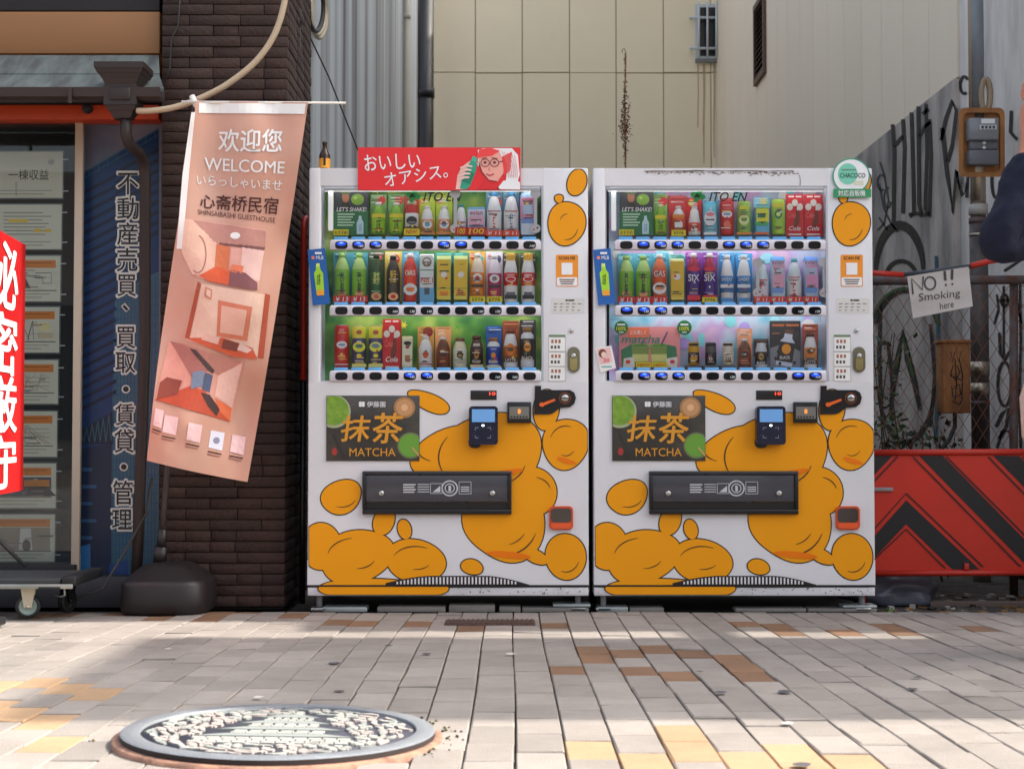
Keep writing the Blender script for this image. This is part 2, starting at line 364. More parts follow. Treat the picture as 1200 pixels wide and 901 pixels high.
# crumbly weeds and dirt round the collar
m1 = MB(); moss = mat('joint_moss', (96, 90, 40), .95, k=1.0); dirt = mat('crumbled_earth', (52, 44, 36), .95, k=1.0)
for i in range(44):
    a = random.uniform(-.55, .75) if i < 38 else random.uniform(2.7, 3.4); d = .352 + abs(random.gauss(0, .022)); x, y = MH.x + d * math.cos(a), MH.y + d * math.sin(a); r = random.uniform(.0015, .0042)
    m1.lathe([(r, 0), (r * .8, r * .7), (r * .2, r)], (x, y, gz(y) - .002 + .002), dirt if random.random() < .6 else moss, 6)
o = m1.build('grit'); o['kind'] = 'stuff'; o['label'] = 'dark grit and moss crumbs beside the manhole collar'

# ================================================================== BACK WALL OF THE GAP
beige = mat('beige_panel', (240, 210, 182), 0.92, spec=.15, var=0.05, scale=3, bump=0.12, bscale=30, island=0.02, k=1.15)
beige_joint = mat('panel_joint', (150, 132, 108), 0.9, k=1.0)
YB = 12.5
bw = thing('rear_building', 'beige panelled rear building closing the gap behind the machines', 'building', (0, YB, 0))
m1 = MB(); m1.box(-1.30, 3.4, YB + .02, YB + .3, 0, 6.9, beige_joint); m1.build('core', bw)
m1 = MB(); xs = [at(px, 85, YB).x for px in (501, 557, 612, 667.5, 722, 777.5, 833, 889)]; zj = at(700, 85.5, YB).z; zl = [0.0, zj - 2.7, zj, 6.9]
for i in range(len(xs) - 1):
    for j in range(3):
        dz = random.uniform(-.008, .008); m1.box(xs[i] + .006, xs[i + 1] - .006, YB, YB + .022, zl[j] + .006 + dz * (j > 0), zl[j + 1] - .006 + dz, beige)
m1.build('wall_panels', bw)
stain = mat('rain_stain', (186, 158, 124), 0.85, scale=6, rgb2=(188, 170, 142), stretch=(14, 1, .5), k=1.0)
m1 = MB(); f = plane(YB - .004)
for px, w, y1 in [(825, 3.2, 192), (837, 2.4, 185), (818, 1.6, 150), (843, 1.5, 190)]: m1.stroke([(px, 76), (px + .4, 110), (px - .3, 150), (px, y1)], [w, w * .8, w * .7, w * .3], f, stain)
m1.build('stain', bw)
wt = mat('window_white', (186, 192, 196), 0.5, k=1.1); dk = mat('window_dark', (30, 32, 34), 0.15)
wf = MB(); wf.pbox(815, 5, 843, 74, YB - .03, YB - .001, wt)
wfo = wf.build('window', bw)
m1 = MB(); m1.pbox(818.5, 9, 840.5, 66, YB - .034, YB - .031, dk); m1.build('pane', wfo)
m1 = MB()
for px in (819, 829, 839.5): m1.tube([at(px, 2, YB - .14), at(px, 68, YB - .14)], .013, wt)
for py in (21, 57): m1.tube([at(808, py, YB - .125), at(843, py, YB - .125)], .016, wt); m1.tube([at(810, py, YB - .125), at(810, py + 1, YB)], .012, wt); m1.tube([at(842, py, YB - .125), at(842, py + 1, YB)], .012, wt)
m1.pbox(815, 69, 844, 73, YB - .07, YB - .031, mat('sill_grey', (112, 112, 110), .6)); m1.build('window_grille', wfo)
# near-black colour gives the slot left of the rear wall its deep shade
darkwall = mat('shade_dark_wall', (30, 29, 30), 0.9, k=1.0)

# ================================================================== RIGHT BUILDING (side wall of the gap)
XR = 2.61
rb = thing('side_building', 'tall building with pale panel side wall and graffiti covered concrete base', 'building', (XR, 1.5, 0))
panel = mat('pale_panel', (240, 210, 188), 0.75, var=0.05, scale=2.5, stretch=(1, 1, .25), island=0.025, bump=0.08, bscale=40, k=1.12)
conc = mat('stained_concrete', (226, 220, 212), 0.85, scale=3.2, rgb2=(176, 172, 168), stretch=(1, 1, .32), bump=0.25, bscale=45, ramp=(.42, .72), k=1.05)
conc_low = mat('sooty_concrete', (196, 186, 176), 0.88, scale=2.6, rgb2=(118, 114, 110), stretch=(1, 1, .4), bump=0.3, bscale=45, ramp=(.38, .68), k=1.0)
ZS = atX(1122, 90, XR).z; YS = atX(1122, 90, XR).y
m1 = MB(); m1.box(XR + .03, 9, -.30, YB - .01, 0, 9.3, beige_joint); m1.build('core', rb)
m1 = MB(); ye = [atX(px, 60, XR).y for px in (1124, 1093, 1064.4, 1039, 1016, 994, 975, 956.5, 940.5, 925, 911)]; st = (ye[-1] - ye[0]) / 10
yy = [YS + i * st for i in range(30)]; yy = [y for y in yy if y < YB - .05] + [YB - .012]
for i in range(len(yy) - 1): m1.box(XR, XR + .03, yy[i] + .004, yy[i + 1] - .004, ZS, 9.3, panel)
m1.build('wall_panels', rb)
m1 = MB(); m1.box(XR - .02, XR + .029, YS + .002, YB - .012, 0, ZS - .012, conc_low); m1.build('base_wall', rb)
m1 = MB(); m1.box(XR + .012, XR + .029, -.30, YS - .002, 0, 9.3, conc); m1.build('near_wall', rb)
# front wall, then unseen blocks added off frame to shade bands of the footpath
over = mat('unseen_pale_paint', (226, 222, 214), 0.8)
m1 = MB(); m1.box(XR + .06, 9, -.36, -.301, 0, 9.3, over); m1.build('front_wall', rb)
m1 = MB(); m1.box(5.0, 5.9, -.71, -.361, 2.7, 5.8, over); m1.build('shade_block', rb)
m1 = MB(); m1.box(5.0, 5.8, -.899, -.712, 2.7, 3.58, over); m1.build('shade_block_low', rb)
m1 = MB(); m1.box(5.6, 5.85, -2.55, -.90, 3.3, 6.9, mat('shade_block_paint', (232, 228, 220), .6), .02); m1.box(5.68, 5.77, -.899, -.712, 5.0, 5.1, over); m1.build('shade_block_street', rb)
# louvre window high on the panel wall
brown = mat('louvre_brown', (84, 62, 48), 0.6)
a = atX(886.5, 102, XR); b = atX(898.5, 88, XR); a2 = atX(886.5, 8, XR)
wf = MB(); z0, z1 = a.z, a2.z
wf.box(XR - .035, XR - .001, b.y, a.y, z0, z0 + .06, brown); wf.box(XR - .035, XR - .001, b.y, a.y, z1 - .06, z1, brown)
wf.box(XR - .035, XR - .001, b.y, b.y + .05, z0 + .06, z1 - .06, brown); wf.box(XR - .035, XR - .001, a.y - .05, a.y, z0 + .06, z1 - .06, brown)
wo = wf.build('window', rb); m1 = MB(); z = z0 + .07
while z < z1 - .09: m1.add([(XR - .034, b.y + .05, z), (XR - .034, a.y - .05, z), (XR - .004, a.y - .05, z + .055), (XR - .004, b.y + .05, z + .055)], [(0, 1, 2, 3)], brown); z += .06
m1.box(XR - .003, XR - .001, b.y + .05, a.y - .05, z0 + .06, z1 - .06, dk); m1.build('louvre', wo)
# graffiti: sprayed strokes on the wall, measured on the wall plane
ink = mat('spray_black', (28, 28, 30), 0.6, k=.5); ink_soft = mat('spray_grey', (66, 66, 68), 0.8, k=1.0); ink_green = mat('spray_green', (52, 92, 48), .7, k=1.0); ink_blue = mat('spray_teal', (40, 92, 104), .7, k=1.0)
def onw(off):
    return lambda px, py: atX(px, py, XR - off)
m1 = MB(); g1 = onw(.024); g2 = onw(.028)
def arc(cx, cy, rx, ry, a0, a1, n=16): return [(cx + rx * math.cos(R(a0 + (a1 - a0) * i / n)), cy + ry * math.sin(R(a0 + (a1 - a0) * i / n))) for i in range(n + 1)]
for pts, w in [([(1046, 146), (1048, 180), (1047, 260)], 3), ([(1058, 140), (1060, 175), (1058, 250)], 3), ([(1047, 172), (1058, 160)], 3), ([(1068, 132), (1070, 200), (1071, 250), (1066, 254)], 3), ([(1076, 125), (1077, 240), (1081, 254)], 3), ([(1085, 122), (1086, 180), (1084, 245), (1090, 254)], 2.6), ([(1077, 160), (1086, 145)], 2.6), ([(1089, 140), (1091, 180), (1089, 250)], 2.6), ([(1065, 252), (1074, 250), (1082, 252), (1090, 250)], 3), ([(1088, 128), (1081, 134)], 3), ([(1083, 150), (1090, 143)], 2.6),
               ([(1104, 150), (1110, 205), (1116, 250), (1121, 200), (1128, 230), (1134, 215)], 3.4), ([(1103, 165), (1108, 140), (1116, 118), (1121, 130), (1116, 170), (1110, 190)], 3), ([(1136, 180), (1133, 232)], 2.6)]: m1.stroke(pts, w * 1.5, g1, ink)
m1.stroke(arc(1054, 320, 28, 56, 180, 360), [4 + 7 * math.sin(math.pi * i / 16) for i in range(17)], g1, ink)
m1.stroke(arc(1056, 326, 18, 20, 190, 350), 5, g1, ink)
for pts, w in [([(1030, 215), (1036, 245), (1044, 262), (1052, 272)], 2.4), ([(1028, 270), (1036, 262), (1041, 235), (1036, 205), (1031, 190)], 2), ([(1030, 255), (1040, 270)], 2), (arc(1033, 214, 5, 9, 60, 330), 2), (arc(1040, 232, 4, 12, 20, 300), 1.6)]: m1.stroke(pts, w, g1, ink_soft)
m1.stroke([(1097, 300), (1100, 420), (1096, 520)], 4, g1, ink_blue)
m1.build('graffiti', rb); m1 = MB()
# lower lettering behind the fence
for pts, w in [([(1032, 352), (1030, 420), (1034, 500)], 3), (arc(1062, 440, 34, 78, 170, 10), 4), ([(1044, 470), (1052, 420), (1058, 388), (1064, 420), (1072, 450), (1078, 480)], 5), ([(1040, 400), (1046, 450), (1043, 490)], 3), (arc(1062, 400, 38, 60, 200, 340), 4), ([(1090, 380), (1096, 440), (1090, 500)], 3)]: m1.stroke(pts, w * 1.7, g1, ink, taper=True)
m1.stroke(arc(1060, 396, 41, 58, 195, 345), 3.5, g2, ink_green); m1.stroke([(1050, 430), (1058, 395), (1070, 440)], 4, g2, ink_green)
m1.build('graffiti', rb); m1 = MB()
g3 = onw(-.008)
for pts, w in [(arc(1177, 352, 4, 7, 0, 359), 3), ([(1168, 345), (1170, 362), (1165, 380)], 2.6), ([(1186, 345), (1184, 362), (1187, 380)], 2.6), ([(1170, 352), (1185, 352)], 3), ([(1176, 335), (1176, 420)], 2.6), ([(1171, 390), (1172, 415), (1177, 422), (1184, 410), (1186, 392)], 3.6), (arc(1177, 450, 8, 26, 0, 359), 3.4), ([(1167, 500), (1174, 485), (1182, 478), (1179, 500), (1170, 515)], 4), ([(1168, 525), (1174, 505), (1183, 505), (1186, 527)], 3), ([(1195, 330), (1196, 400), (1194, 470), (1196, 525)], 3), ([(1191, 350), (1197, 380)], 3), (arc(1166, 165, 4, 22, 10, 300), 3), ([(1185, 130), (1184, 155), (1192, 164)], 4), (arc(1167, 212, 5, 20, 0, 200), 3.4), (arc(1130, 100, 5, 10, 60, 320), 3.4), ([(1142, 500), (1146, 470), (1152, 440)], 3)]: m1.stroke(pts, w, g3, ink)
m1.build('graffiti', rb)

# ================================================================== LEFT BUILDINGS
XL = -1.06
wave = mat('corrugated_grey', (186, 194, 198), 0.65, metal=0.0, scale=1.0, rgb2=(92, 88, 90), stretch=(1, 2.2, .05), ramp=(.46, .66), bump=0.1, k=1.15)
lb = thing('corrugated_building', 'old building with streaked grey corrugated side wall along the gap', 'building', (XL, 1, 0))
m1 = MB(); y = .62; k = 0; prof = []
while y < 10.2: prof += [(y, 0), (y + .03, .0008), (y + .09, .0008), (y + .12, 0)]; y += .17
vs = []; fs = []
for (yy_, d) in prof: vs += [(XL + d, yy_, 0), (XL + d, yy_, 3.6 if yy_ < 3 else 4.6 if yy_ < 6 else 6.3)]
for i in range(len(prof) - 1): fs.append((2 * i, 2 * i + 2, 2 * i + 3, 2 * i + 1))
m1.add(vs, fs, wave); m1.build('side_wall', lb)
m1 = MB(); m1.box(-1.9, XL - .012, .9, 3.0, 0, 3.55, darkwall); m1.box(-1.9, XL - .012, 3.02, 6.0, 0, 4.55, darkwall); m1.box(-1.9, XL - .012, 6.02, 10.2, 0, 6.25, darkwall); m1.box(-3.2, -1.31, YB + .03, YB + .2, 0, 6.4, darkwall); m1.build('core', lb)
pipe_p = mat('pipe_pale', (164, 160, 146), .6)
m1 = MB(); p = atX(477, 100, XL + .05); m1.tube([(XL + .05, p.y, 0.0), (XL + .05, p.y, 6.3)], .028, pipe_p, 10)
for z in (1.2, 3.1, 4.7): m1.tube([(XL + .05, p.y, z), (XL + .05, p.y, z + .05)], .036, pipe_p, 10)
tag(m1.build('wall_pipe', loc=(XL + .05, p.y, 0)), 'thin pale pipe running up the streaked corrugated wall', 'pipe')
m1 = MB(); p = Vector((XL - .02, YB - .35, 0)); m1.tube([(p.x, p.y, 0), (p.x, p.y, 6.8)], .1, mat('slot_dark', (20, 20, 22), .5), 14)  # black column added in place of the slot's deep shade
for z in (1.9, 4.9): m1.tube([(p.x, p.y, z), (p.x, p.y, z + .12)], .112, mat('slot_dark', (20, 20, 22), .5), 14)
tag(m1.build('drainpipe', loc=p), 'thick black column standing in for the deep shade beside the beige wall', 'drainpipe')
blackp = mat('downpipe_black', (34, 32, 34), .45)
m1 = MB(); xb = at(343, 200, .55).x
m1.tube([(xb, .55, 0), (xb, .55, 3.6)], .033, blackp, 14)
for z in (1.05, 2.55): m1.tube([(xb, .55, z), (xb, .55, z + .07)], .038, blackp, 14)
tag(m1.build('drainpipe', loc=(xb, .55, 0)), 'slim black drainpipe between the brick pillar and the corrugated wall', 'drainpipe')
# cable loops and a slack wire on the corrugated wall
m1 = MB(); cab = mat('cable_beige', (176, 164, 140), .6); cabd = mat('cable_dark', (40, 36, 34), .6)
for k in range(3): m1.tube([atX(374 + 9 * math.sin(R(a)) - k * 2, -10 + 55 * (1 - math.cos(R(a))) / 2 - k * 4, XL + .05 + k * .02) for a in range(0, 361, 20)], .012, cab if k < 2 else cabd, 6)
tag(m1.build('cable_loop', loc=atX(374, 20, XL + .05)), 'coiled beige cable loop hanging on the corrugated wall beside the black pipe', 'cable')
m1 = MB(); m1.tube([at(352, 20, .8), at(385, 90, 1.0), at(425, 190, 1.1), at(440, 230, 1.15)], .004, cabd, 5)
tag(m1.build('wire', loc=at(352, 20, .8)), 'thin dark wire slanting down across the corrugated wall', 'wire')

# ------------------------------------------------ shop front on the left
sb = thing('shop_building', 'estate agent shop front with dark brick pillar, copper eave and wide display window', 'building', (-2.0, .3, 0))
brick = mat('dark_brick', (98, 72, 62), 0.85, var=0.22, scale=26, bump=0.55, bscale=70, island=0.2, k=.40, detail=9, stain=(1.6, .6))
mort = mat('dark_mortar', (40, 33, 31), 0.95, k=.6)
YP = .17; xl = at(187, 400, YP).x; xr = at(335, 400, YP).x
m1 = MB(); m1.box(xl + .012, xr - .012, YP + .014, .9, -.01, 3.0, mort); ch = .0452; n_ = int(3.0 / ch)
for r in range(n_):
    z = r * ch; x = xl - (.0 if r % 2 else .10)
    first = True
    while x < xr - .01:
        L = random.choice([.215, .215, .215, .105]) if not first else .215
        a, b = max(x, xl), min(x + L, xr); first = False
        if xr - b < .03: b = xr
        d = random.uniform(-.003, .004)
        m1.box(a + .0015, b - .001, YP + d, YP + .05, z + .003, z + ch, brick, .0018, 1); x = b
    y = YP + .052
    while y < .88: m1.box(xr - .05, xr + random.uniform(-.002, .003), y, min(y + .21, .89), z + .003, z + ch, brick, .003, 1); y += .213
m1.build('brick_pillar', sb)
YW = .35; woodf = mat('fascia_wood', (150, 104, 62), 0.6, var=0.12, scale=5, stretch=(.6, 1, 6), k=.8); verd = mat('copper_verdigris', (122, 134, 132), 0.6, scale=4, rgb2=(88, 92, 92), stretch=(3, 1, .7), k=.62, bump=.15)
gut = mat('gutter_brown', (74, 58, 54), .5, metal=.2, var=.2, k=.6); orng = mat('orange_strip', (186, 62, 24), .5, k=1.05); dkb = mat('beam_dark', (24, 22, 24), .7)
def sbox(x0, y0, x1, y1, Y0, Y1, mt, name, bev=0.003, par=None):
    m = MB(); m.pbox(x0, y0, x1, y1, Y0, Y1, mt, bev); return m.build(name, par or sb)
sbox(-220, -90, 187, 13, .22, .6, dkb, 'beam'); sbox(-220, 14, 187, 63, .20, .6, woodf, 'fascia')
m1 = MB(); e0 = at(-220, 65, .20); e1 = at(186, 65, .20); f0 = at(-220, 86, .07); f1 = at(187, 86, .07); h0 = at(-220, 104, -.07); h1 = at(192, 104, -.07)
th = Vector((0, 0, -.012))
for A, B, C, D in ((e0, e1, f1, f0), (f0 + Vector((0, -.004, -.008)), f1 + Vector((0, -.004, -.008)), h1, h0)):
    m1.add([A, B, C, D, A + th, B + th, C + th, D + th], [(0, 3, 2, 1), (4, 5, 6, 7), (2, 3, 7, 6), (1, 2, 6, 5), (0, 1, 5, 4), (3, 0, 4, 7)], verd)
m1.build('eave', sb)
m1 = MB(); gz0 = at(0, 120, -.1).z; gz1 = at(0, 106, -.1).z
pr = [(-.155, gz1), (-.15, gz0 + .012), (-.13, gz0), (-.09, gz0), (-.072, gz0 + .012), (-.07, gz1), (-.078, gz1), (-.08, gz0 + .016), (-.14, gz0 + .012), (-.147, gz1)]
xa, xb2 = at(-220, 110, -.1).x, at(191, 110, -.1).x; n_ = len(pr)
m1.add([(xa, y, z) for y, z in pr] + [(xb2, y, z) for y, z in pr], [(i, (i + 1) % n_, n_ + (i + 1) % n_, n_ + i) for i in range(n_)] + [tuple(range(n_)), tuple(range(2 * n_ - 1, n_ - 1, -1))], gut)
for px in (82, -60): m1.pbox(px - 2, 103, px + 2, 121, -.16, -.156, gut)
m1.build('gutter', sb)
sbox(-220, 123, 186, 140, .25, .36, orng, 'orange_strip')
m1 = MB(); q = at(103, 128, .24); m1.lathe([(.022, 0), (.022, .015), (.014, .03)], q, dkb, 14, M=Matrix.Rotation(R(90), 4, 'X')); m1.build('spotlight', sb)
cream = mat('frame_cream', (196, 178, 158), .5, k=1.0)
sbox(88, 139, 92.5, 672, .325, .35, cream, 'window_frame'); sbox(-220, 676, 186, 712, .28, .6, mat('sill_dark', (46, 46, 50), .6), 'sill')
sbox(-220, 662, 87, 675, .29, .37, dkb, 'bottom_rail')
# room behind the glass
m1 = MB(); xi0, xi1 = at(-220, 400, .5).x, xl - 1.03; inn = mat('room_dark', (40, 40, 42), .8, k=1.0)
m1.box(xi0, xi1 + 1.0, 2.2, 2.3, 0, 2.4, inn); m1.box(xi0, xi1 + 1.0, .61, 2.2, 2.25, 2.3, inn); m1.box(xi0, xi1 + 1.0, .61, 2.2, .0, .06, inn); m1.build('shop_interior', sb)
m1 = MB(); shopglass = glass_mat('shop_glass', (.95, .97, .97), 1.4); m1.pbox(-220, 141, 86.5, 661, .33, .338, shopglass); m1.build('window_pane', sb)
# side wall filler behind the poster sign
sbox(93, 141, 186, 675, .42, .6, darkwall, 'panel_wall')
m1 = MB(); m1.box(-6, xl, .62, 1.2, 2.32, 3.3, dkb); m1.build('upper_wall', sb)

# downpipe with decorative hopper
dpipe = mat('downpipe_brown', (66, 52, 48), .55, metal=.15, var=.2, scale=12, k=.5)
dt = thing('downpipe', 'brown rainwater downpipe with ornate hopper head in front of the blue poster', 'downpipe', (at(165, 690, .05).x, .05, 0))
m1 = MB(); Yp = -.1; a = at(147, 430, Yp)
def zz(py, Y=Yp): return at(150, py, Y).z
def hop(hw0, hw1, z0, z1, cx): 
    vs = [(cx - hw0, Yp - hw0 * .8, z0), (cx + hw0, Yp - hw0 * .8, z0), (cx + hw0, Yp + hw0 * .8, z0), (cx - hw0, Yp + hw0 * .8, z0), (cx - hw1, Yp - hw1 * .8, z1), (cx + hw1, Yp - hw1 * .8, z1), (cx + hw1, Yp + hw1 * .8, z1), (cx - hw1, Yp + hw1 * .8, z1)]
    m1.add(vs, [(0, 1, 5, 4), (1, 2, 6, 5), (2, 3, 7, 6), (3, 0, 4, 7), (4, 5, 6, 7), (3, 2, 1, 0)], dpipe)
cx = at(145, 100, Yp).x; u = 5.8 / F
hop(29 * u, 29 * u, zz(85), zz(78), cx); hop(26 * u, 28 * u, zz(90), zz(85), cx); hop(22 * u, 25 * u, zz(95), zz(90), cx); hop(18 * u, 21.5 * u, zz(102), zz(95), cx); hop(19.5 * u, 18.5 * u, zz(126), zz(102), cx); hop(15 * u, 18 * u, zz(132), zz(126), cx); hop(10 * u, 14 * u, zz(140), zz(132), cx)
m1.box(cx - 12 * u, cx + 12 * u, Yp - 19.5 * u * .8 - .006, Yp - 10 * u * .8, zz(121), zz(106), dpipe, .006); m1.build('hopper', dt)
m1 = MB(); m1.tube([at(147.5, 138, Yp), at(147.5, 158, Yp), at(151, 168, Yp + .02), at(163, 180, Yp + .08), at(168, 190, Yp + .13), at(170, 205, .05), at(170, 400, .05), at(163, 600, .05), at(159, 700, .05)], .023, dpipe, 14); m1.build('pipe', dt)

# the other side of the street: the row of fronts that closes the view behind the viewpoint and takes part of the sky away
m1 = MB(); fr_m = mat('street_front', (170, 164, 156), .8, var=.1, scale=1.5, k=1.0); wd_m = mat('street_window', (60, 66, 72), .2, k=1.0)
m1.box(-30, 30, -24, -15, -.3, 4.6, fr_m)
for k in range(20):
    for z in (1.0,): m1.box(-28.6 + k * 3, -26.9 + k * 3, -15.0, -14.97, z - .4, z + 1.6, wd_m)
o = struct(m1.build('opposite_building')); o['label'] = 'plain building row across the street'
# ================================================================== VENDING MACHINES
white = mat('machine_white', (224, 223, 224), 0.32, var=0.025, scale=3, k=1.0, rvar=.06, stain=(2.2, .93))
white_w = mat('machine_white_scuffed', (214, 214, 216), 0.4, scale=5, rgb2=(188, 186, 186), ramp=(.52, .75), k=1.0)
greyp = mat('machine_grey', (150, 152, 156), .45, k=1.0); blk = mat('black_plastic', (24, 23, 25), .35, k=.7); blk2 = mat('dark_grey_plastic', (54, 54, 58), .4, k=.8)
amber = mat('amber_print', (255, 156, 6), .5, var=.03, scale=2.5, k=1.0, spec=.3); amber2 = mat('amber_print_deep', (240, 120, 4), .5, k=1.0, spec=.3); inkb = mat('outline_print', (30, 24, 22), .45, k=1.0)
steel = mat('brushed_steel', (190, 190, 186), .28, metal=.9, var=.08, scale=20, k=1.0); brass = mat('lock_brass', (176, 164, 112), .3, metal=.8, k=1.0)
pane_glass = glass_mat('display_glass', (.99, .99, .99), 1.3); ledw = lamp_mat('display_led', (235, 240, 255), .16); ledp = lamp_mat('display_panel_light', (240, 244, 255), 1.0); ledb = lamp_mat('display_back_light', (244, 246, 255), 1.9)
btn_dark = mat('button_black', (14, 15, 20), .12, k=1.0, spec=.6); btn_blue = lamp_mat('button_blue_lit', (20, 60, 200), .2); bluestrip = mat('price_strip_blue', (92, 160, 214), .4, k=1.1); bezel = mat('button_rim', (214, 208, 214), .35, k=1.0)
DX = at(696, 698, 0).x - at(360, 698, 0).x
X0, X1 = at(360, 698, 0).x, at(690, 698, 0).x; Z0, Z1 = at(360, 698, 0).z, at(363, 197, 0).z
OX0, OX1 = at(376, 330, 0).x, at(636, 330, 0).x; OZ0, OZ1 = at(500, 447, 0).z, at(500, 218, 0).z
ROWS = [(281, 293), (357.5, 370), (434, 447)]
f1 = plane(-.0012); f2 = plane(-.0022); f3 = plane(-.0032); f4 = plane(-.0042)
def blob(cx, cy, rx, ry, rot=0, seed=0, n=44, grow=0.0):
    rn = random.Random(seed); h = [(k, rn.uniform(-.055, .055), rn.uniform(0, 6.28)) for k in (2, 3)]
    out = []
    for i in range(n):
        a = 2 * math.pi * i / n; q = 1 + sum(A * math.cos(k * a + p) for k, A, p in h)
        x, y = (rx * q + grow) * math.cos(a), (ry * q + grow) * math.sin(a); out.append((cx + x * math.cos(rot) - y * math.sin(rot), cy + x * math.sin(rot) + y * math.cos(rot)))
    return out
def clip(pts, x0=361.5, x1=689, y0=198, y1=697): return [(min(max(x, x0), x1), min(max(y, y0), y1)) for x, y in pts]
def machine():
    t = thing('vending_machine', 'x', 'vending machine', ((X0 + X1) / 2, .38, 0), 'white drink vending machines side by side')
    m = MB(); D = .14
    m.box(X0, OX0, 0, D, Z0 + .145, Z1, white, .006); m.box(OX1, X1, 0, D, Z0 + .145, Z1, white, .006)
    m.box(OX0 - .004, OX1 + .004, .0006, D, OZ1, Z1 - .0006, white); m.box(OX0 - .004, OX1 + .004, .0006, D, Z0 + .145, OZ0, white)
    zs = at(500, 686.5, 0).z; zt = zs + .004
    # door face below the window is one sheet over the frame, split by the dark seam above the kick plate
    m.box(X0 + .004, X1 - .004, -.0002, .05, zt, OZ0 - .004, white); m.box(X0, X1, .0005, D, zt, Z0 + .1449, white)
    m.build('door', t)
    m = MB(); m.box(X0 + .001, X1 - .001, .002, D, Z0, zs - .006, white_w, .003); m.build('kick_plate', t)
    m = MB(); m.box(X0 + .004, X1 - .004, .012, D, zs - .0055, zt - .0004, blk); m.build('seam', t)
    m = MB(); m.box(X0 + .006, X1 - .006, D + .004, .76, Z0 + .03, Z1 - .012, greyp, .006); m.box(X0 + .012, X1 - .012, D + .0002, D + .0038, Z0 + .04, Z1 - .02, blk); m.build('cabinet', t)
    # display recess
    m = MB(); recs = mat('recess_white', (206, 210, 222), .4, k=1.0)
    m.box(OX0 + .0005, OX0 + .004, .004, .118, OZ0, OZ1, recs); m.box(OX1 - .004, OX1 - .0005, .004, .118, OZ0, OZ1, recs); m.box(OX0 + .0041, OX1 - .0041, .004, .118, OZ1 - .004, OZ1 - .0005, recs); m.box(OX0 + .0041, OX1 - .0041, .004, .118, OZ0 + .0005, OZ0 + .004, recs)
    fr = m.build('display_recess', t)
    m = MB(); m.pbox(384.5, 223, 390, 270, .02, .04, ledw, .003); m.build('light_tube', t)
    m = MB(); m.box(OX0 + .01, OX1 - .01, .0062, .012, OZ1 - .02, OZ1 - .006, white); m.box(OX0 + .012, OX1 - .012, .0123, .016, OZ1 - .020, OZ1 - .008, ledb); m.build('light_panel', t)
    for (ya, yb) in ROWS:
        m = MB(); m.pbox(386, ya + 1, 634, yb, -.010, .02, bezel, .005); m.pbox(392, ya - 1.2, 632, ya + .6, .021, .112, recs); ba = m.build('button_bar', t)
        m = MB(); m.pbox(394, ya + 3, 630, yb - 1, .0203, .024, ledb); m.build('back_light', ba)
        m = MB()
        for i in range(12): m.pbox(391.5 + 20.06 * i, ya - 3.4, 407.5 + 20.06 * i, ya + .2, -.005, -.002, bluestrip, .0012)
        m.build('price_strip', ba)
        m = MB(); m.pbox(388, ya + .4, 633, ya + .95, -.009, .0, ledw); m.build('light_strip', ba)
        for i in range(12):
            m = MB(); cx, cy = 400 + 20.06 * i, (ya + 1 + yb) / 2 - .2
            pts = [(cx + 7.4 * math.copysign(abs(math.cos(a)) ** .62, math.cos(a)), cy + 4.7 * math.copysign(abs(math.sin(a)) ** .62, math.sin(a))) for a in [2 * math.pi * k / 28 for k in range(28)]]
            vs = [at(x, y, -.0102) for x, y in pts] + [at(cx + (x - cx) * .93, cy + (y - cy) * .88, -.0135) for x, y in pts]; n = 28
            m.add(vs, [(k, (k + 1) % n, n + (k + 1) % n, n + k) for k in range(n)], blk, True); m.add(vs[n:], [tuple(range(n))], btn_dark)
            m.build('button', ba)
    m = MB(); m.pbox(377.5, 219, 634.5, 446, -.0005 + .004, .0065, pane_glass); m.build('window_pane', t)
    # amber swirl graphics printed on the lower door (plain shapes)
    m = MB(); B = []
    B += [(572, 536, 66, 50, -.25, 1), (592, 612, 47, 47, .3, 2), (520, 528, 42, 24, -.5, 3), (625, 575, 30, 26, .7, 4), (418, 652, 44, 31, -.3, 5), (376, 640, 24, 28, .2, 6), (487, 657, 36, 25, .15, 7), (400, 582, 25, 19, -.4, 8), (663, 520, 27, 30, .3, 9), (663, 652, 24, 27, -.2, 10), (503, 471, 26, 10, .42, 11), (640, 480, 15, 24, .1, 12), (553, 664, 13, 9, .3, 13), (628, 652, 15, 8, .5, 14), (664, 262, 21, 27, .1, 15), (676, 214, 11, 16, .3, 16), (655, 233, 5, 5, 0, 17), (450, 610, 12, 18, .3, 18), (474, 620, 8, 12, -.2, 19), (440, 690, 70, 12, 0, 20), (490, 690, 36, 10, 0, 21)]
    for q, b in enumerate(B): m.art(clip(blob(*b, grow=1.1)), plane(-.0008 - q * .00005), inkb)
    for q, b in enumerate(B): m.art(clip(blob(*b, grow=-.3), 362.2, 688.4, 198.5, 696.4), plane(-.002 - q * .00005), amber)
    def arcs(cx, cy, rx, ry, a0, a1, w): m.stroke([(cx + rx * math.cos(R(a0 + (a1 - a0) * k / 14)), cy + ry * math.sin(R(a0 + (a1 - a0) * k / 14))) for k in range(15)], w, plane(-.0033), inkb, taper=True)
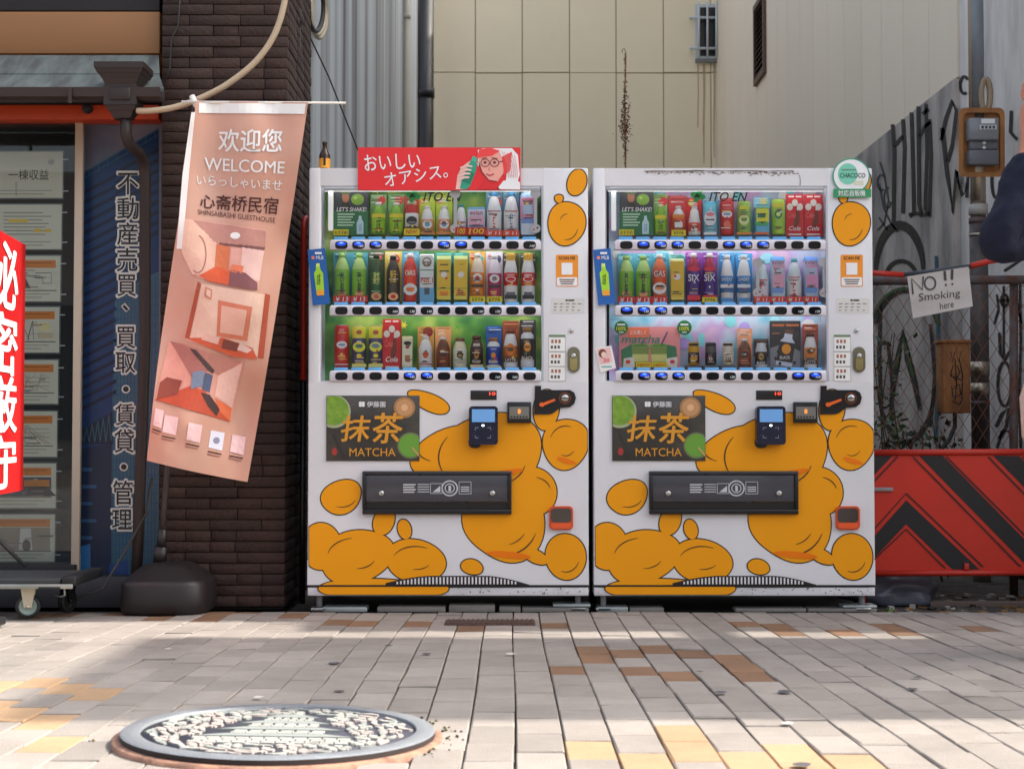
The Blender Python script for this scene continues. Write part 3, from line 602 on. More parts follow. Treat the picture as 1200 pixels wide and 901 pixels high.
    for q in [(572, 536, 58, 42, 150, 215, 1.5), (572, 540, 44, 30, 10, 60, 1.5), (592, 612, 38, 38, 20, 95, 1.6), (592, 612, 26, 26, 30, 80, 1.2), (520, 528, 30, 14, 120, 190, 1.3), (418, 652, 34, 22, 190, 260, 1.3), (418, 652, 22, 14, 20, 90, 1.2), (487, 657, 27, 17, 200, 300, 1.2), (487, 657, 18, 10, 30, 100, 1.1), (400, 582, 17, 12, 20, 110, 1.1), (663, 520, 19, 21, 200, 290, 1.2), (663, 522, 11, 12, 30, 120, 1.0), (663, 652, 16, 18, 20, 110, 1.2), (664, 262, 14, 19, 20, 100, 1.1), (664, 262, 8, 11, 200, 280, .9), (625, 575, 20, 16, 280, 350, 1.2)]: arcs(*q)
    for q, bb in enumerate([(585, 556, 30, 4, -.2, 41), (596, 650, 26, 4, .1, 42), (664, 540, 12, 3, .3, 44)]): m.art(blob(*bb), plane(-.0036 - q * .00005), amber2)
    m.rect(361.5, 685.2, 689, 687.2, f4, blk)
    m.build('printed_graphic', t)
    # curved vent with slots
    m = MB(); top = lambda x: 674.5 + (10.5 * max(0, (x - 570) / 50) ** 1.6 if x > 570 else 0) + (9 * ((505 - x) / 55) ** 1.6 if x < 505 else 0)
    fv = plane(-.0052); xs = [452 + i * 4.2 for i in range(41)]
    m.art([(x, min(top(x), 684.6)) for x in xs] + [(xs[-1], 685.2), (xs[0], 685.2)], fv, inkb); fv2 = plane(-.0062)
    for x in xs[2:-4]:
        if top(x) < 680: m.rect(x, top(x) + 1.4, x + 1.9, 684.3, fv2, white)
    m.build('vent', t)
    # delivery slot
    m = MB(); m.pbox(424.5, 552, 599.5, 556, -.02, -.0003, blk2, .003); m.pbox(424.5, 597, 599.5, 602.5, -.02, -.0003, blk, .003); m.pbox(424.5, 556.2, 428.5, 596.8, -.02, -.0003, blk, .003); m.pbox(595.5, 556.2, 599.5, 596.8, -.02, -.0003, blk, .003)
    m.pbox(428.6, 588, 595.4, 596.8, -.004, -.0003, blk)
    sl_ = m.build('delivery_slot', t)
    m = MB(); flap = mat('flap_grey', (84, 84, 90), .22, var=.12, scale=6, stretch=(.6, 1, 4), k=.7); m.pbox(428.8, 556.4, 595.2, 587.6, -.013, -.006, flap, .002); fl = plane(-.0142)
    lw = mat('flap_lettering', (196, 198, 200), .5, k=1.0)
    ring = [(527 + 9 * math.cos(a), 572 + 8.6 * math.sin(a)) for a in [i * 2 * math.pi / 24 for i in range(24)]]; m.stroke(ring, 1.6, fl, lw, closed=True); m.stroke([(527 + 5.4 * math.cos(a), 572 + 5.2 * math.sin(a)) for a in [i * 2 * math.pi / 20 for i in range(20)]], 1.1, fl, lw, closed=True); m.rect(525.6, 569, 528.6, 575.5, fl, lw)
    for r in range(4): m.rect(472.5, 567 + r * 2.9, 487 - (r % 2) * 1.5, 568.5 + r * 2.9, fl, lw); m.rect(489.5, 567 + r * 2.9, 503, 567.9 + r * 2.9, fl, lw)
    for a, b in (((504.5, 566.5), (518, 566.5)), ((504.5, 578), (518, 578)), ((504.5, 566.5), (504.5, 578)), ((518, 566.5), (518, 578)), ((538, 564.5), (552, 564.5)), ((538, 578.5), (552, 578.5)), ((538, 564.5), (538, 578.5)), ((552, 564.5), (552, 578.5))): m.stroke([a, b], .6, fl, lw)
    m.art([(507, 576.5), (516, 576.5), (516, 569)], fl, lw)
    for r in range(3): m.rect(540, 570 + r * 2.4, 550, 571.2 + r * 2.4, fl, lw)
    m.build('flap', sl_); m = MB()
    for px in (447, 577):
        m.lathe([(.012, 0), (.012, .004), (.008, .007)], at(px, 578, -.013), steel, 16, M=Matrix.Rotation(R(90), 4, 'X'))
    m.build('flap_lock', sl_)
    # coin return
    m = MB(); redo = mat('coin_cup_red', (206, 74, 36), .35, k=1.0)
    def rrect(x0, y0, x1, y1, r, ytop=None, n=5):
        P = []
        for (cx, cy, a0) in ((x1 - r, y0 + (ytop or r), -90), (x1 - r, y1 - r, 0), (x0 + r, y1 - r, 90), (x0 + r, y0 + (ytop or r), 180)):
            for k in range(n + 1): a = R(a0 + 90 * k / n); ry = (ytop or r) if cy < (y0 + y1) / 2 else r; P.append((cx + r * math.cos(a), cy + ry * math.sin(a)))
        return P
    def slab(P, Y0, Y1, mt):
        n = len(P); vs = [at(x, y, Y0) for x, y in P] + [at(x, y, Y1) for x, y in P]
        m.add(vs, [(k, n + k, n + (k + 1) % n, (k + 1) % n) for k in range(n)], mt); m.add(vs[:n], [tuple(range(n))], mt)
    slab(rrect(643.5, 593, 671.5, 620.5, 5), -.014, -.0003, redo); slab(rrect(645.5, 595.5, 669.5, 612, 4), -.0155, -.014, mat('cup_smoke', (70, 62, 56), .15, k=1.0)); slab(rrect(645.5, 612.4, 669.5, 619, 3), -.017, -.014, mat('cup_lip_red', (232, 92, 44), .3, k=1.0)); m.build('coin_return', t)
    # number display
    m = MB(); m.pbox(551.5, 457.5, 582, 468.5, -.004, -.0003, blk, .001); m.text('10', 573.5, 459.5, 580.5, 463, plane(-.0052), lamp_mat('digit_red', (255, 60, 40), .9), bold=.02); m.build('price_display', t)
    # card reader
    m = MB(); rd = mat('reader_navy', (18, 22, 48), .25, k=1.0); slab(rrect(549.5, 476, 583.5, 521, 4), -.045, -.012, rd); slab(rrect(549, 511, 564, 525, 6), -.0119, -.0003, blk); rdr = m.build('card_reader', t)
    m = MB(); m.rect(553, 479.5, 580, 494.5, plane(-.0462), lamp_mat('reader_screen', (92, 140, 190), .08)); m.ell(566, 498.5, 1.8, 1.3, plane(-.0462), lamp_mat('reader_led', (200, 255, 225), 1)); fr_ = plane(-.0462); gl = K(120, 130, 160)
    for sx in (-1, 1):
        for sy in (-1, 1): m.stroke([(566 + sx * 9, 507 + sy * 3), (566 + sx * 9, 507 + sy * 6), (566 + sx * 5, 507 + sy * 6)], .7, fr_, gl)
    m.build('screen', rdr)
    # small display and coin unit
    m = MB(); m.pbox(594.5, 471, 622.5, 495.5, -.02, -.0003, blk, .003); sd = m.build('message_display', t); m = MB(); m.rect(597, 476.5, 620, 490.5, plane(-.0212), mat('lcd_grey', (122, 120, 112), .2, k=1.0)); m.ell(608.5, 482, 2, 3, plane(-.0224), lamp_mat('lcd_orange', (255, 130, 60), .25))
    for k in range(6): m.rect(598.5 + k * 3.5, 487.5, 600.5 + k * 3.5, 489.5, plane(-.0224), blk)
    m.build('screen', sd)
    m = MB(); slab([(627, 452), (634, 452), (634, 457), (668, 457), (673, 460), (675, 466), (673, 473), (668, 477), (656, 478), (648, 484), (643, 485.5), (626, 485.5)], -.008, -.0003, blk)
    cu = m.build('coin_unit', t); m = MB(); slab(rrect(632, 471.5, 638, 476.5, 2.4), -.022, -.009, mat('lever_orange', (240, 104, 40), .35, k=1.0)); slab([(636, 472), (650, 467), (651, 469.5), (638, 475)], -.018, -.009, mat('lever_orange', (0, 0, 0)))
    m.build('return_lever', cu); m = MB(); m.stroke([(662 + 6.2 * math.cos(a), 466.5 + 6.2 * math.sin(a)) for a in [i * 2 * math.pi / 26 for i in range(26)]], 1.5, plane(-.0095), mat('coin_copper', (132, 80, 54), .3, metal=.6, k=1.0), closed=True); m.lathe([(.0155, 0), (.0155, .006), (.012, .009)], at(662, 466.5, -.008), steel, 20, M=Matrix.Rotation(R(90), 4, 'X')); m.rect(658, 466, 666, 467.2, plane(-.0185), blk); m.build('coin_inlet', cu)
    # lock handle, round lock, stickers
    m = MB(); slab(rrect(665, 406.5, 679.5, 436.5, 7), -.006, -.0003, mat('lock_plate', (128, 124, 102), .35, metal=.6, k=1.0)); slab(rrect(668, 418, 676.5, 434, 3.5), -.012, -.006, brass); m.lathe([(.011, 0), (.011, .007), (.006, .011)], at(672, 417, -.006), steel, 18, M=Matrix.Rotation(R(90), 4, 'X')); m.build('lock_handle', t)
    m = MB(); m.lathe([(.009, 0), (.009, .004), (.006, .006)], at(669.5, 387.5, -.0003), steel, 16, M=Matrix.Rotation(R(90), 4, 'X')); m.build('round_lock', t)
    m = MB(); org = K(244, 132, 28); m.art(rrect(651.5, 298.5, 677.5, 336, 2), f1, org); m.art(rrect(652.5, 325, 676.5, 335, 1.5), f2, K(236, 236, 232)); m.text('SCAN ME', 655, 300.6, 674, 304.4, f2, K(60, 40, 24), bold=.02); m.rect(658, 308, 671, 322, f2, K(232, 230, 226))
    for k in range(3): m.rect(655.5 + k * .8, 327 + k * 2.5, 673.5 - k, 328.3 + k * 2.5, f3, K(110, 90, 70))
    m.build('sticker', t)
    m = MB(); m.rect(646, 349.5, 685, 367, f1, K(194, 192, 186)); m.ell(664, 352, 1.5, 1, f2, blk); m.rect(666, 351.2, 673, 352.8, f2, blk)
    for r in range(3):
        for k in range(5 - r % 2): m.rect(649 + k * 7, 355.5 + r * 3.8, 653.5 + k * 7 - r, 356.6 + r * 3.8, f2, K(120, 118, 114))
    m.build('notice_label', t)
    m = MB(); m.rect(642.5, 392, 663, 447, f1, K(226, 220, 210)); m.rect(643, 392.3, 662.6, 394.4, f2, K(86, 120, 80))
    for r in range(3):
        y = 395 + r * 17.4; m.stroke([(643, y), (662.5, y), (662.5, y + 16.8), (643, y + 16.8)], .5, f2, K(110, 108, 102), closed=True)
        for k in range(3): m.rect(646 + k * 4.2, y + 3, 648.6 + k * 4.2, y + 7, f2, K(150, 96, 70)); m.rect(645.5 + k * 4, y + 10, 648 + k * 4, y + 13.5, f2, K(70, 66, 62))
    m.build('instruction_label', t)
    # tea poster on the lower door
    m = MB(); m.pbox(382.5, 463.5, 491.5, 540, -.006, -.0003, mat('poster_slate', (72, 68, 60), .3, rgb2=(50, 48, 44), scale=5, k=1.0), .0015); g = plane(-.0072); g2_ = plane(-.0082); g3_ = plane(-.0092)
    lt = mat('matcha_green', (132, 168, 50), .5, rgb2=(104, 146, 44), scale=30, k=1.0)
    m.art([p for p in clip([(391 + 20 * math.cos(a), 482 + 19.5 * math.sin(a)) for a in [i * 6.2832 / 40 for i in range(40)]], 383, 491, 464, 539.5)], g, K(150, 156, 120)); m.art(clip([(391 + 17.6 * math.cos(a), 481 + 17.2 * math.sin(a)) for a in [i * 6.2832 / 40 for i in range(40)]], 383, 491, 464, 539.5), g2_, lt)
    m.ell(474, 477.5, 12.6, 12.4, g, K(150, 108, 66), 32); m.ell(474, 477.5, 10, 9.8, g2_, K(176, 132, 88), 32); m.ell(474, 477.5, 4, 4, g3_, K(204, 160, 116), 20)
    m.art(clip([(481 + 15.5 * math.cos(a), 522 + 15.5 * math.sin(a)) for a in [i * 6.2832 / 40 for i in range(40)]], 383, 491, 464, 539.5), g, K(96, 104, 70)); m.art(clip([(481 + 13.6 * math.cos(a), 522 + 13.4 * math.sin(a)) for a in [i * 6.2832 / 40 for i in range(40)]], 383, 491, 464, 539.5), g2_, K(92, 142, 46)); m.stroke([(483, 524), (491, 534)], 2, g3_, K(176, 138, 84))
    gold = mat('gold_print', (216, 150, 44), .35, k=1.0); m.text('抹', 400, 487, 434, 517, g2_, gold, bold=.03, shear=.12); m.text('茶', 437, 484, 472, 519, g3_, gold, bold=.03, shear=.12); m.text('MATCHA', 409.5, 525, 463.5, 534.5, g2_, gold)
    wl_ = K(226, 226, 222); m.text('伊藤園', 430, 470.5, 451.5, 477, g2_, wl_, bold=.012)
    for k in range(4): a = k * math.pi / 2 + .785; m.ell(424 + 2.3 * math.cos(a), 473.6 + 2 * math.sin(a), 2, 1.7, g2_, wl_, 10)
    m.stroke([(390, 508), (404, 538)], 3, g, K(40, 36, 34)); m.ell(392, 529, 3.2, 4.5, g2_, K(150, 44, 36)); m.art([(420, 516), (437, 516), (432, 526), (424, 526)], g, K(150, 112, 30)) if False else None
    m.build('tea_poster', t)
    # promo card hung on the left edge of the window
    m = MB(); bl = K(24, 84, 152); Q = [(360.5, 293), (381, 291), (387, 356), (366.5, 358)]; m.art(Q, plane(-.016), bl); vs = [at(x, y, -.016) for x, y in Q] + [at(x, y, -.0125) for x, y in Q]; m.add(vs, [(4, 5, 6, 7), (0, 4, 5, 1), (1, 5, 6, 2), (2, 6, 7, 3), (3, 7, 4, 0)], bl)
    g = plane(-.0172); wh = K(226, 232, 240)
    m.rect(369, 295.4, 377, 298, g, wh); m.text('MLB', 370.5, 300, 379, 304, g, wh, bold=.02); m.ell(366.8, 302, 2, 2, g, K(220, 120, 100), 12)
    m.art([(370, 312.5), (375, 312.5), (375.5, 316), (378.5, 320), (380, 344), (371, 345), (368, 320), (370.5, 316)], g, K(150, 196, 40)); m.rect(370.4, 308.8, 374.6, 312.5, g, K(196, 224, 110)); m.art([(371, 340), (379.6, 340), (380, 346), (371.4, 346.6)], plane(-.018), K(232, 146, 40)); m.text('お茶', 371.5, 321, 375.5, 334, plane(-.018), K(30, 66, 30), bold=.02)
    m.build('promo_card', t)
    # feet
    for px in (372, 678):
        for Y in (.06, .68):
            p = at(px, 700, 0); m = MB(); m.tube([(p.x, Y, .014), (p.x, Y, Z0 + .032)], .012, greyp, 10); m.box(p.x - .032, p.x + .032, Y - .03, Y + .03, 0.0, .014, steel, .003); m.build('foot', t)
    return t
mach1 = machine()
mach1['label'] = 'white vending machine with the long red cardboard banner along its top edge'
mach2 = copy_tree(mach1); mach2.location.x += DX
mach2['label'] = 'white vending machine with the round green sign on its top corner'
def kids(o, name): return [c for c in o.children if c.name.split('.')[0] == name]
# which selection buttons are lit blue or show a price
lit1 = [{0, 1, 2, 6, 7}, set(), {4, 5}]; lit2 = [{1, 2, 3, 6, 7, 8}, {0, 1, 2}, {1, 2, 3, 10, 11}]
num1 = [{1, 2, 6, 11}, {3, 4, 5, 8, 9}, {4, 5, 9, 10}]; num2 = [{2, 3, 7, 8}, {1, 2, 10, 11}, {1, 2, 3, 6, 11}]
for mc, lits, nums, dx in ((mach1, lit1, num1, 0), (mach2, lit2, num2, 336)):
    for r, bar in enumerate(sorted(kids(mc, 'button_bar'), key=lambda o: -o.data.vertices[0].co.z)):
        bs = sorted(kids(bar, 'button'), key=lambda o: o.data.vertices[0].co.x)
        for i, b in enumerate(bs):
            if i in lits[r] or i in nums[r]:
                b.data = b.data.copy(); m = MB(); cx, cy = 400 + 20.06 * i, sum(ROWS[r]) / 2 + .3; bl_ = plane(-.0142)
                if i in lits[r]: m.ell(cx, cy - 1.5, 5.6, 2.3, bl_, btn_blue, 16); m.ell(cx, cy - 2.6, 2.6, .9, plane(-.0147), lamp_mat('button_glint', (90, 140, 255), .5) if 'bg' not in _mc else _mc['bg'], 12)
                if i in nums[r]: m.text(random.choice(['130', '150', '160', '140']), cx + .2, cy - .4, cx + 5.8, cy + 2.4, plane(-.0152), K(206, 220, 235), shear=.2, bold=.01)
                if not m.v: continue
                base = Vector(mach1.location); me = b.data; bm = bmesh.new(); bm.from_mesh(me); n0 = len(me.materials)
                for mt in m.mats: me.materials.append(mt)
                V = [bm.verts.new(Vector(v) - base) for v in m.v]
                for f, k in zip(m.f, m.mi):
                    try: fc = bm.faces.new([V[q] for q in f]); fc.material_index = n0 + k
                    except ValueError: pass
                bm.to_mesh(me); bm.free()
# printed backdrops of the display, different in each machine
def bokeh(name, cols, seed):
    m = bpy.data.materials.new(name); m.use_nodes = True; nt = m.node_tree; n = nt.nodes; l = nt.links; b = n['Principled BSDF']; b.inputs['Roughness'].default_value = .5
    tc = n.new('ShaderNodeTexCoord'); mp = n.new('ShaderNodeMapping'); mp.inputs['Location'].default_value = (seed, seed * 2, 0); l.new(tc.outputs['Object'], mp.inputs[0])
    nz = n.new('ShaderNodeTexNoise'); nz.inputs['Scale'].default_value = 7; nz.inputs['Detail'].default_value = 2; l.new(mp.outputs[0], nz.inputs[0])
    rp = n.new('ShaderNodeValToRGB'); e = rp.color_ramp.elements
    while len(e) < len(cols): e.new(.5)
    for i, c in enumerate(cols): e[i].position = .28 + .44 * i / (len(cols) - 1); e[i].color = (*alb(c, 1.0), 1)
    l.new(nz.outputs[0], rp.inputs[0]); l.new(rp.outputs[0], b.inputs['Base Color']); return m
bk1 = bokeh('leafy_backdrop', [(24, 84, 44), (52, 124, 52), (104, 160, 62), (170, 196, 84), (216, 222, 150)], 1.3)
bk2 = bokeh('pastel_backdrop', [(92, 170, 206), (140, 200, 222), (196, 214, 232), (206, 170, 218), (230, 190, 216)], 4.1)
for mc, bk, dx in ((mach1, bk1, 0), (mach2, bk2, 336)):
    m = MB(); m.pbox(377.5 + dx, 219, 635 + dx, 446.5, .112, .117, bk); rn = random.Random(3 + dx); g = plane(.1112)
    if dx == 0:
        for i in range(26):
            cx, cy, r = rn.uniform(385, 630), rn.choice([rn.uniform(221, 232), rn.uniform(296, 304), rn.uniform(372, 396)]), rn.uniform(4, 7); a0 = rn.uniform(0, 6)
            m.art([(cx + r * (1 if k % 2 == 0 else .38) * math.cos(a0 + k * .5236), cy + r * (1 if k % 2 == 0 else .38) * math.sin(a0 + k * .5236)) for k in range(12)], g if i % 2 else plane(.1106), rn.choice([K(226, 206, 60), K(196, 204, 70), K(44, 112, 60), K(90, 150, 60)]))
    else:
        for i in range(34): m.ell(rn.uniform(718, 966), rn.choice([rn.uniform(222, 232), rn.uniform(296, 304), rn.uniform(374, 400), rn.uniform(380, 425)]), 4 + rn.random() * 5, 4 + rn.random() * 5, plane(.1112 - i * .00012), rn.choice([K(220, 170, 214), K(150, 206, 220), K(230, 214, 236), K(170, 150, 214), K(120, 196, 200)]), 18)
    m.build('backdrop', mc)
# maker's lettering behind the glass (clover and name)
for mc, dx, y, w in ((mach1, -337 + 13, 227, 0), (mach2, 0, 224, 0)):
    m = MB(); g = plane(.014); gr = K(30, 150, 70)
    cx = 818 if dx == 0 else 474
    for k in range(4): a = k * math.pi / 2 + .3; m.ell((818 if dx == 0 else 484) + 4.6 * math.cos(a), 229.5 + 3.6 * math.sin(a), 4.6, 3.4, g, gr, 14, rot=a)
    x0 = 831 if dx == 0 else 496; m.text('ITO EN', x0, 225.5, x0 + 45, 236, plane(.0135), K(24, 26, 26), bold=.045, shear=.3)
    m.build('maker_lettering', mc)
# ================================================================== DRINKS ON SHOW (each sample is a thing of its own)
YD = .058
def col(c): return K(*c, .35)
def drink(kind, x0, x1, y0, y1, cols, label, card=None, tag_=None, mark=None, txt=None, extra=None, cat=None, grp='sample drinks on show behind the glass'):
    a = at((x0 + x1) / 2, y1, YD); rad = (at(x1, y1, YD).x - at(x0, y1, YD).x) / 2 - .0006; H = at((x0 + x1) / 2, y0, YD).z - a.z
    nm = {'pet': 'drink_bottle', 'slim': 'drink_bottle', 'can': 'drink_can', 'carton': 'drink_carton'}[kind]
    t = thing(nm, label, cat or {'drink_bottle': 'bottle', 'drink_can': 'can', 'drink_carton': 'carton'}[nm], (a.x, YD, a.z), grp)
    body, lab, cap = (col(c) for c in cols[:3]); sy = min(1.0, .034 / rad); b0, b1 = cols[3] if len(cols) > 3 else (.12, .62)
    m = MB()
    if kind == 'pet':
        m.lathe([(rad * .82, 0), (rad * .95, H * .02), (rad * .95, H * b1), (rad * .88, H * (b1 + .06)), (rad * .62, H * .84), (rad * .40, H * .90), (rad * .38, H * .915)], a + Vector((0, 0, 0)), body, 24, sy); m.build('body', t)
        m = MB(); m.lathe([(rad * .46, H * .912), (rad * .46, H * .99), (rad * .42, H)], a, cap, 18, sy); m.build('cap', t)
    elif kind == 'slim':
        m.lathe([(rad * .86, 0), (rad * .95, H * .03), (rad * .95, H * b1), (rad * .86, H * (b1 + .10)), (rad * .62, H * .86), (rad * .60, H * .885)], a, body, 24, sy); m.build('body', t)
        m = MB(); m.lathe([(rad * .66, H * .882), (rad * .66, H * .985), (rad * .6, H)], a, cap, 18, sy); m.build('cap', t)
    elif kind == 'can':
        m.lathe([(rad * .80, 0), (rad * .95, H * .035), (rad * .95, H * .93), (rad * .82, H * .985)], a, body, 24, sy); m.build('body', t)
        m = MB(); m.lathe([(rad * .84, H * .982), (rad * .84, H), (rad * .72, H * .998), (rad * .72, H * .985)], a, steel, 20, sy); m.build('lid', t)
    else:
        m.box(a.x - rad * .95, a.x + rad * .95, YD - .027, YD + .027, a.z, a.z + H * .9, body, .003); m.build('body', t)
        m = MB(); w = rad * .95; m.add([(a.x - w, YD - .027, a.z + H * .9), (a.x + w, YD - .027, a.z + H * .9), (a.x + w, YD + .027, a.z + H * .9), (a.x - w, YD + .027, a.z + H * .9), (a.x - w, YD - .002, a.z + H), (a.x + w, YD - .002, a.z + H), (a.x + w, YD + .002, a.z + H), (a.x - w, YD + .002, a.z + H)], [(0, 1, 5, 4), (1, 2, 6, 5), (2, 3, 7, 6), (3, 0, 4, 7), (4, 5, 6, 7)], cap); m.build('cap', t)
    front = YD - (.0275 if kind == 'carton' else rad * .955 * sy)
    if kind != 'carton':
        m = MB(); m.lathe([(rad * .962, H * b0), (rad * .975, H * (b0 + .005)), (rad * .975, H * (b1 - .005)), (rad * .962, H * b1)], a, lab, 24, sy, cap=False)
        front -= rad * .02 * sy
    else:
        m = MB(); m.box(a.x - rad * .86, a.x + rad * .86, front - .0012, front - .0001, a.z + H * b0, a.z + H * b1, lab); front -= .0012
    fY = plane(front - .0012); hh = (y1 - y0)
    def yy(f): return y1 - hh * f
    cx = (x0 + x1) / 2
    for q, (c, f, rx, ry) in enumerate(mark or []): m.ell(cx, yy(f), rx, ry, plane(front - .001 - .0004 * q), col(c), 16)
    for q, (s_, c, f, h, w) in enumerate(txt or []): m.text(s_, cx - w / 2, yy(f) - h / 2, cx + w / 2, yy(f) + h / 2, plane(front - .003 - .0004 * q), col(c), bold=.02)
    for q, (c, f0, f1_, w) in enumerate(extra or []): m.rect(cx - w / 2, yy(f1_), cx + w / 2, yy(f0), plane(front - .0008 - .0003 * q), col(c))
    rq = random.Random(label); lc = cols[1]; br = sum(lc) > 330                                            # small print, seals and rules on the label
    for q in range(5):
        f = b0 + (b1 - b0) * rq.choice([.06, .12, .18, .26, .72, .8, .9]); w_ = (x1 - x0) * rq.uniform(.25, .7); c_ = rq.choice([tuple(int(v * .5) for v in lc), (60, 50, 50), (150, 40, 40), (40, 80, 60)] if br else [(226, 222, 210), tuple(min(255, v + 70) for v in lc), (220, 180, 80)])
        xo = rq.uniform(-1.5, 1.5); m.rect(cx - w_ / 2 + xo, yy(f), cx + w_ / 2 + xo, yy(f) + rq.choice([.7, .9, 1.3]), plane(front - .0016 - .0002 * q), col(c_))
    m.ell(cx + rq.uniform(-3, 3), yy(b0 + (b1 - b0) * rq.uniform(.1, .9)), rq.uniform(1, 1.8), rq.uniform(1, 1.8), plane(front - .0027), col(rq.choice([(206, 60, 50), (230, 200, 70), (60, 120, 90), (236, 232, 226)])), 10)
    m.build('label', t)
    if card:
        m = MB(); cx0, cy0, cx1, cy1, cc = card[:5]; m.pbox(cx0, cy0, cx1, cy1, YD + .036, YD + .039, col(cc)); g = plane(YD + .0352)
        rest = card[5:]
        if rest and not isinstance(rest[0], tuple): rest = [rest[i:i + 4] for i in range(0, len(rest), 4)]
        for (ex, ey, er, ec) in rest:
            m.ell(ex, ey, er, er, g, col(ec), 20)
        rk = random.Random(label + 'c')
        for q in range(4):
            yq = cy0 + 1.5 + q * rk.uniform(1.8, 2.6); m.rect(cx0 + rk.uniform(1, 4), yq, cx1 - rk.uniform(1, 8), yq + .9, plane(YD + .0348), col(rk.choice([tuple(min(255, int(v * 1.5) + 30) for v in cc), tuple(int(v * .6) for v in cc), (236, 232, 222)])))
        m.build('backing_card', t)
    if tag_:
        s_, fg, bg_, h = tag_; m = MB(); m.pbox(x0 - .6, y1 - h, x1 + .6, y1 + .6, .006, .009, col(bg_))
        m.text(s_, x0 + 2, y1 - h + 1.3, x1 - 2, y1 - .9, plane(.0052), col(fg), bold=.03, shear=.1); m.build('price_tag', t)
    return t
GT, YL, RD, WH, OR, BK, BL, PK, BR, CR, TL, PU = (120, 170, 50), (222, 196, 40), (196, 34, 36), (226, 226, 224), (230, 130, 40), (34, 32, 34), (60, 120, 190), (222, 160, 182), (108, 66, 44), (222, 206, 176), (70, 160, 180), (110, 56, 130)
DG = (44, 84, 44); LG = (172, 204, 120); LB = (150, 196, 224); NAVY = (34, 52, 110); GREY = (150, 150, 156); YEL = (244, 200, 30)
L1, L2, L3 = 'in top row of first machine', 'in middle row of first machine', 'in bottom row of first machine'
# --- first machine, top shelf
for i, (x0, x1) in enumerate(((434, 453), (455, 474))):
    drink('pet', x0 + 1, x1 - 1, 238, 275, (GT, (150, 196, 46), (220, 224, 210), (.06, .60)), 'yellow shouldered green tea bottle, %s of pair %s' % (('left', 'right')[i], L1), card=(x0, 228, x1, 275, (112, 158, 92), x0 + 13, 234.5, 5, RD), extra=[(YL, .54, .66, 15)], txt=[('お茶', (30, 70, 30), .33, 12, 5)])
drink('slim', 474, 491, 236, 275, ((176, 40, 36), WH, (206, 190, 170), (.2, .62)), 'red bottle with white label and yellow NEW tag ' + L1, card=(473.5, 229, 491.5, 275, (190, 66, 46)), mark=[(BK, .42, 6.2, 5.2), ((110, 112, 110), .36, 5, 1.4)], tag_=('NEW!', RD, YEL, 7))
for i, (x0, x1) in enumerate(((491.5, 510), (511, 530))):
    drink('pet', x0 + 1.5, x1 - 1.5, 242, 275, (WH, (226, 150, 90), (214, 218, 222), (.08, .52)), 'pale orange juice bottle on lime card, %s of pair %s' % (('left', 'right')[i], L1), card=(x0, 231, x1, 275.6, (176, 196, 60), x0 + 4, 236, 3.2, OR), mark=[((222, 226, 222), .36, 5.5, 5), ((96, 150, 176), .36, 3, 2.6)], extra=[(OR, .02, .1, 18)])
drink('pet', 534, 547, 240, 275, ((212, 222, 228), (226, 206, 214), (70, 150, 164), (.2, .5)), 'clear water bottle with teal cap and 100 tag ' + L1, tag_=('100', YEL, RD, 8.5), extra=[((206, 60, 70), .40, .43, 11)])
drink('carton', 547.5, 569, 243, 275, ((188, 196, 222), PK, (120, 170, 216), (.28, .62)), 'wide pink and blue water carton with 100 tag ' + L1, txt=[('evian', (200, 70, 90), .80, 5, 15)], tag_=('100', YEL, RD, 8.5), extra=[((120, 150, 206), .26, .36, 17)])
for i, (x0, x1) in enumerate(((570, 588), (590, 608))):
    drink('pet', x0, x1, 226, 276, ((222, 222, 218), (228, 228, 226), (64, 140, 190), (.08, .56)), 'tall white water bottle with red tag, %s of pair %s' % (('left', 'right')[i], L1), card=(x0 - .6, 223, x1 + .6, 276, (92, 150, 176)) + (((x0 + 13, 237, 5.6, (206, 84, 84)),) if i == 0 else ()), txt=[('n\na\ni\nv\ne', ((200, 60, 60), (60, 100, 150))[i], .34, 16, 3.6)], extra=[((170, 80, 70), .555, .58, 15)], tag_=('¥ 11', WH, (222, 70, 44), 6))
drink('can', 609, 628.5, 226, 276, ((156, 186, 222), (206, 150, 176), (1, 1, 1), (.36, .86)), 'tall pink and blue drink can %s beside the hanging rod' % L1, txt=[('evian', (190, 50, 80), .85, 4, 14)], extra=[((190, 200, 226), .02, .34, 16), ((110, 140, 196), .28, .4, 15), ((170, 190, 216), .5, .72, 12)])
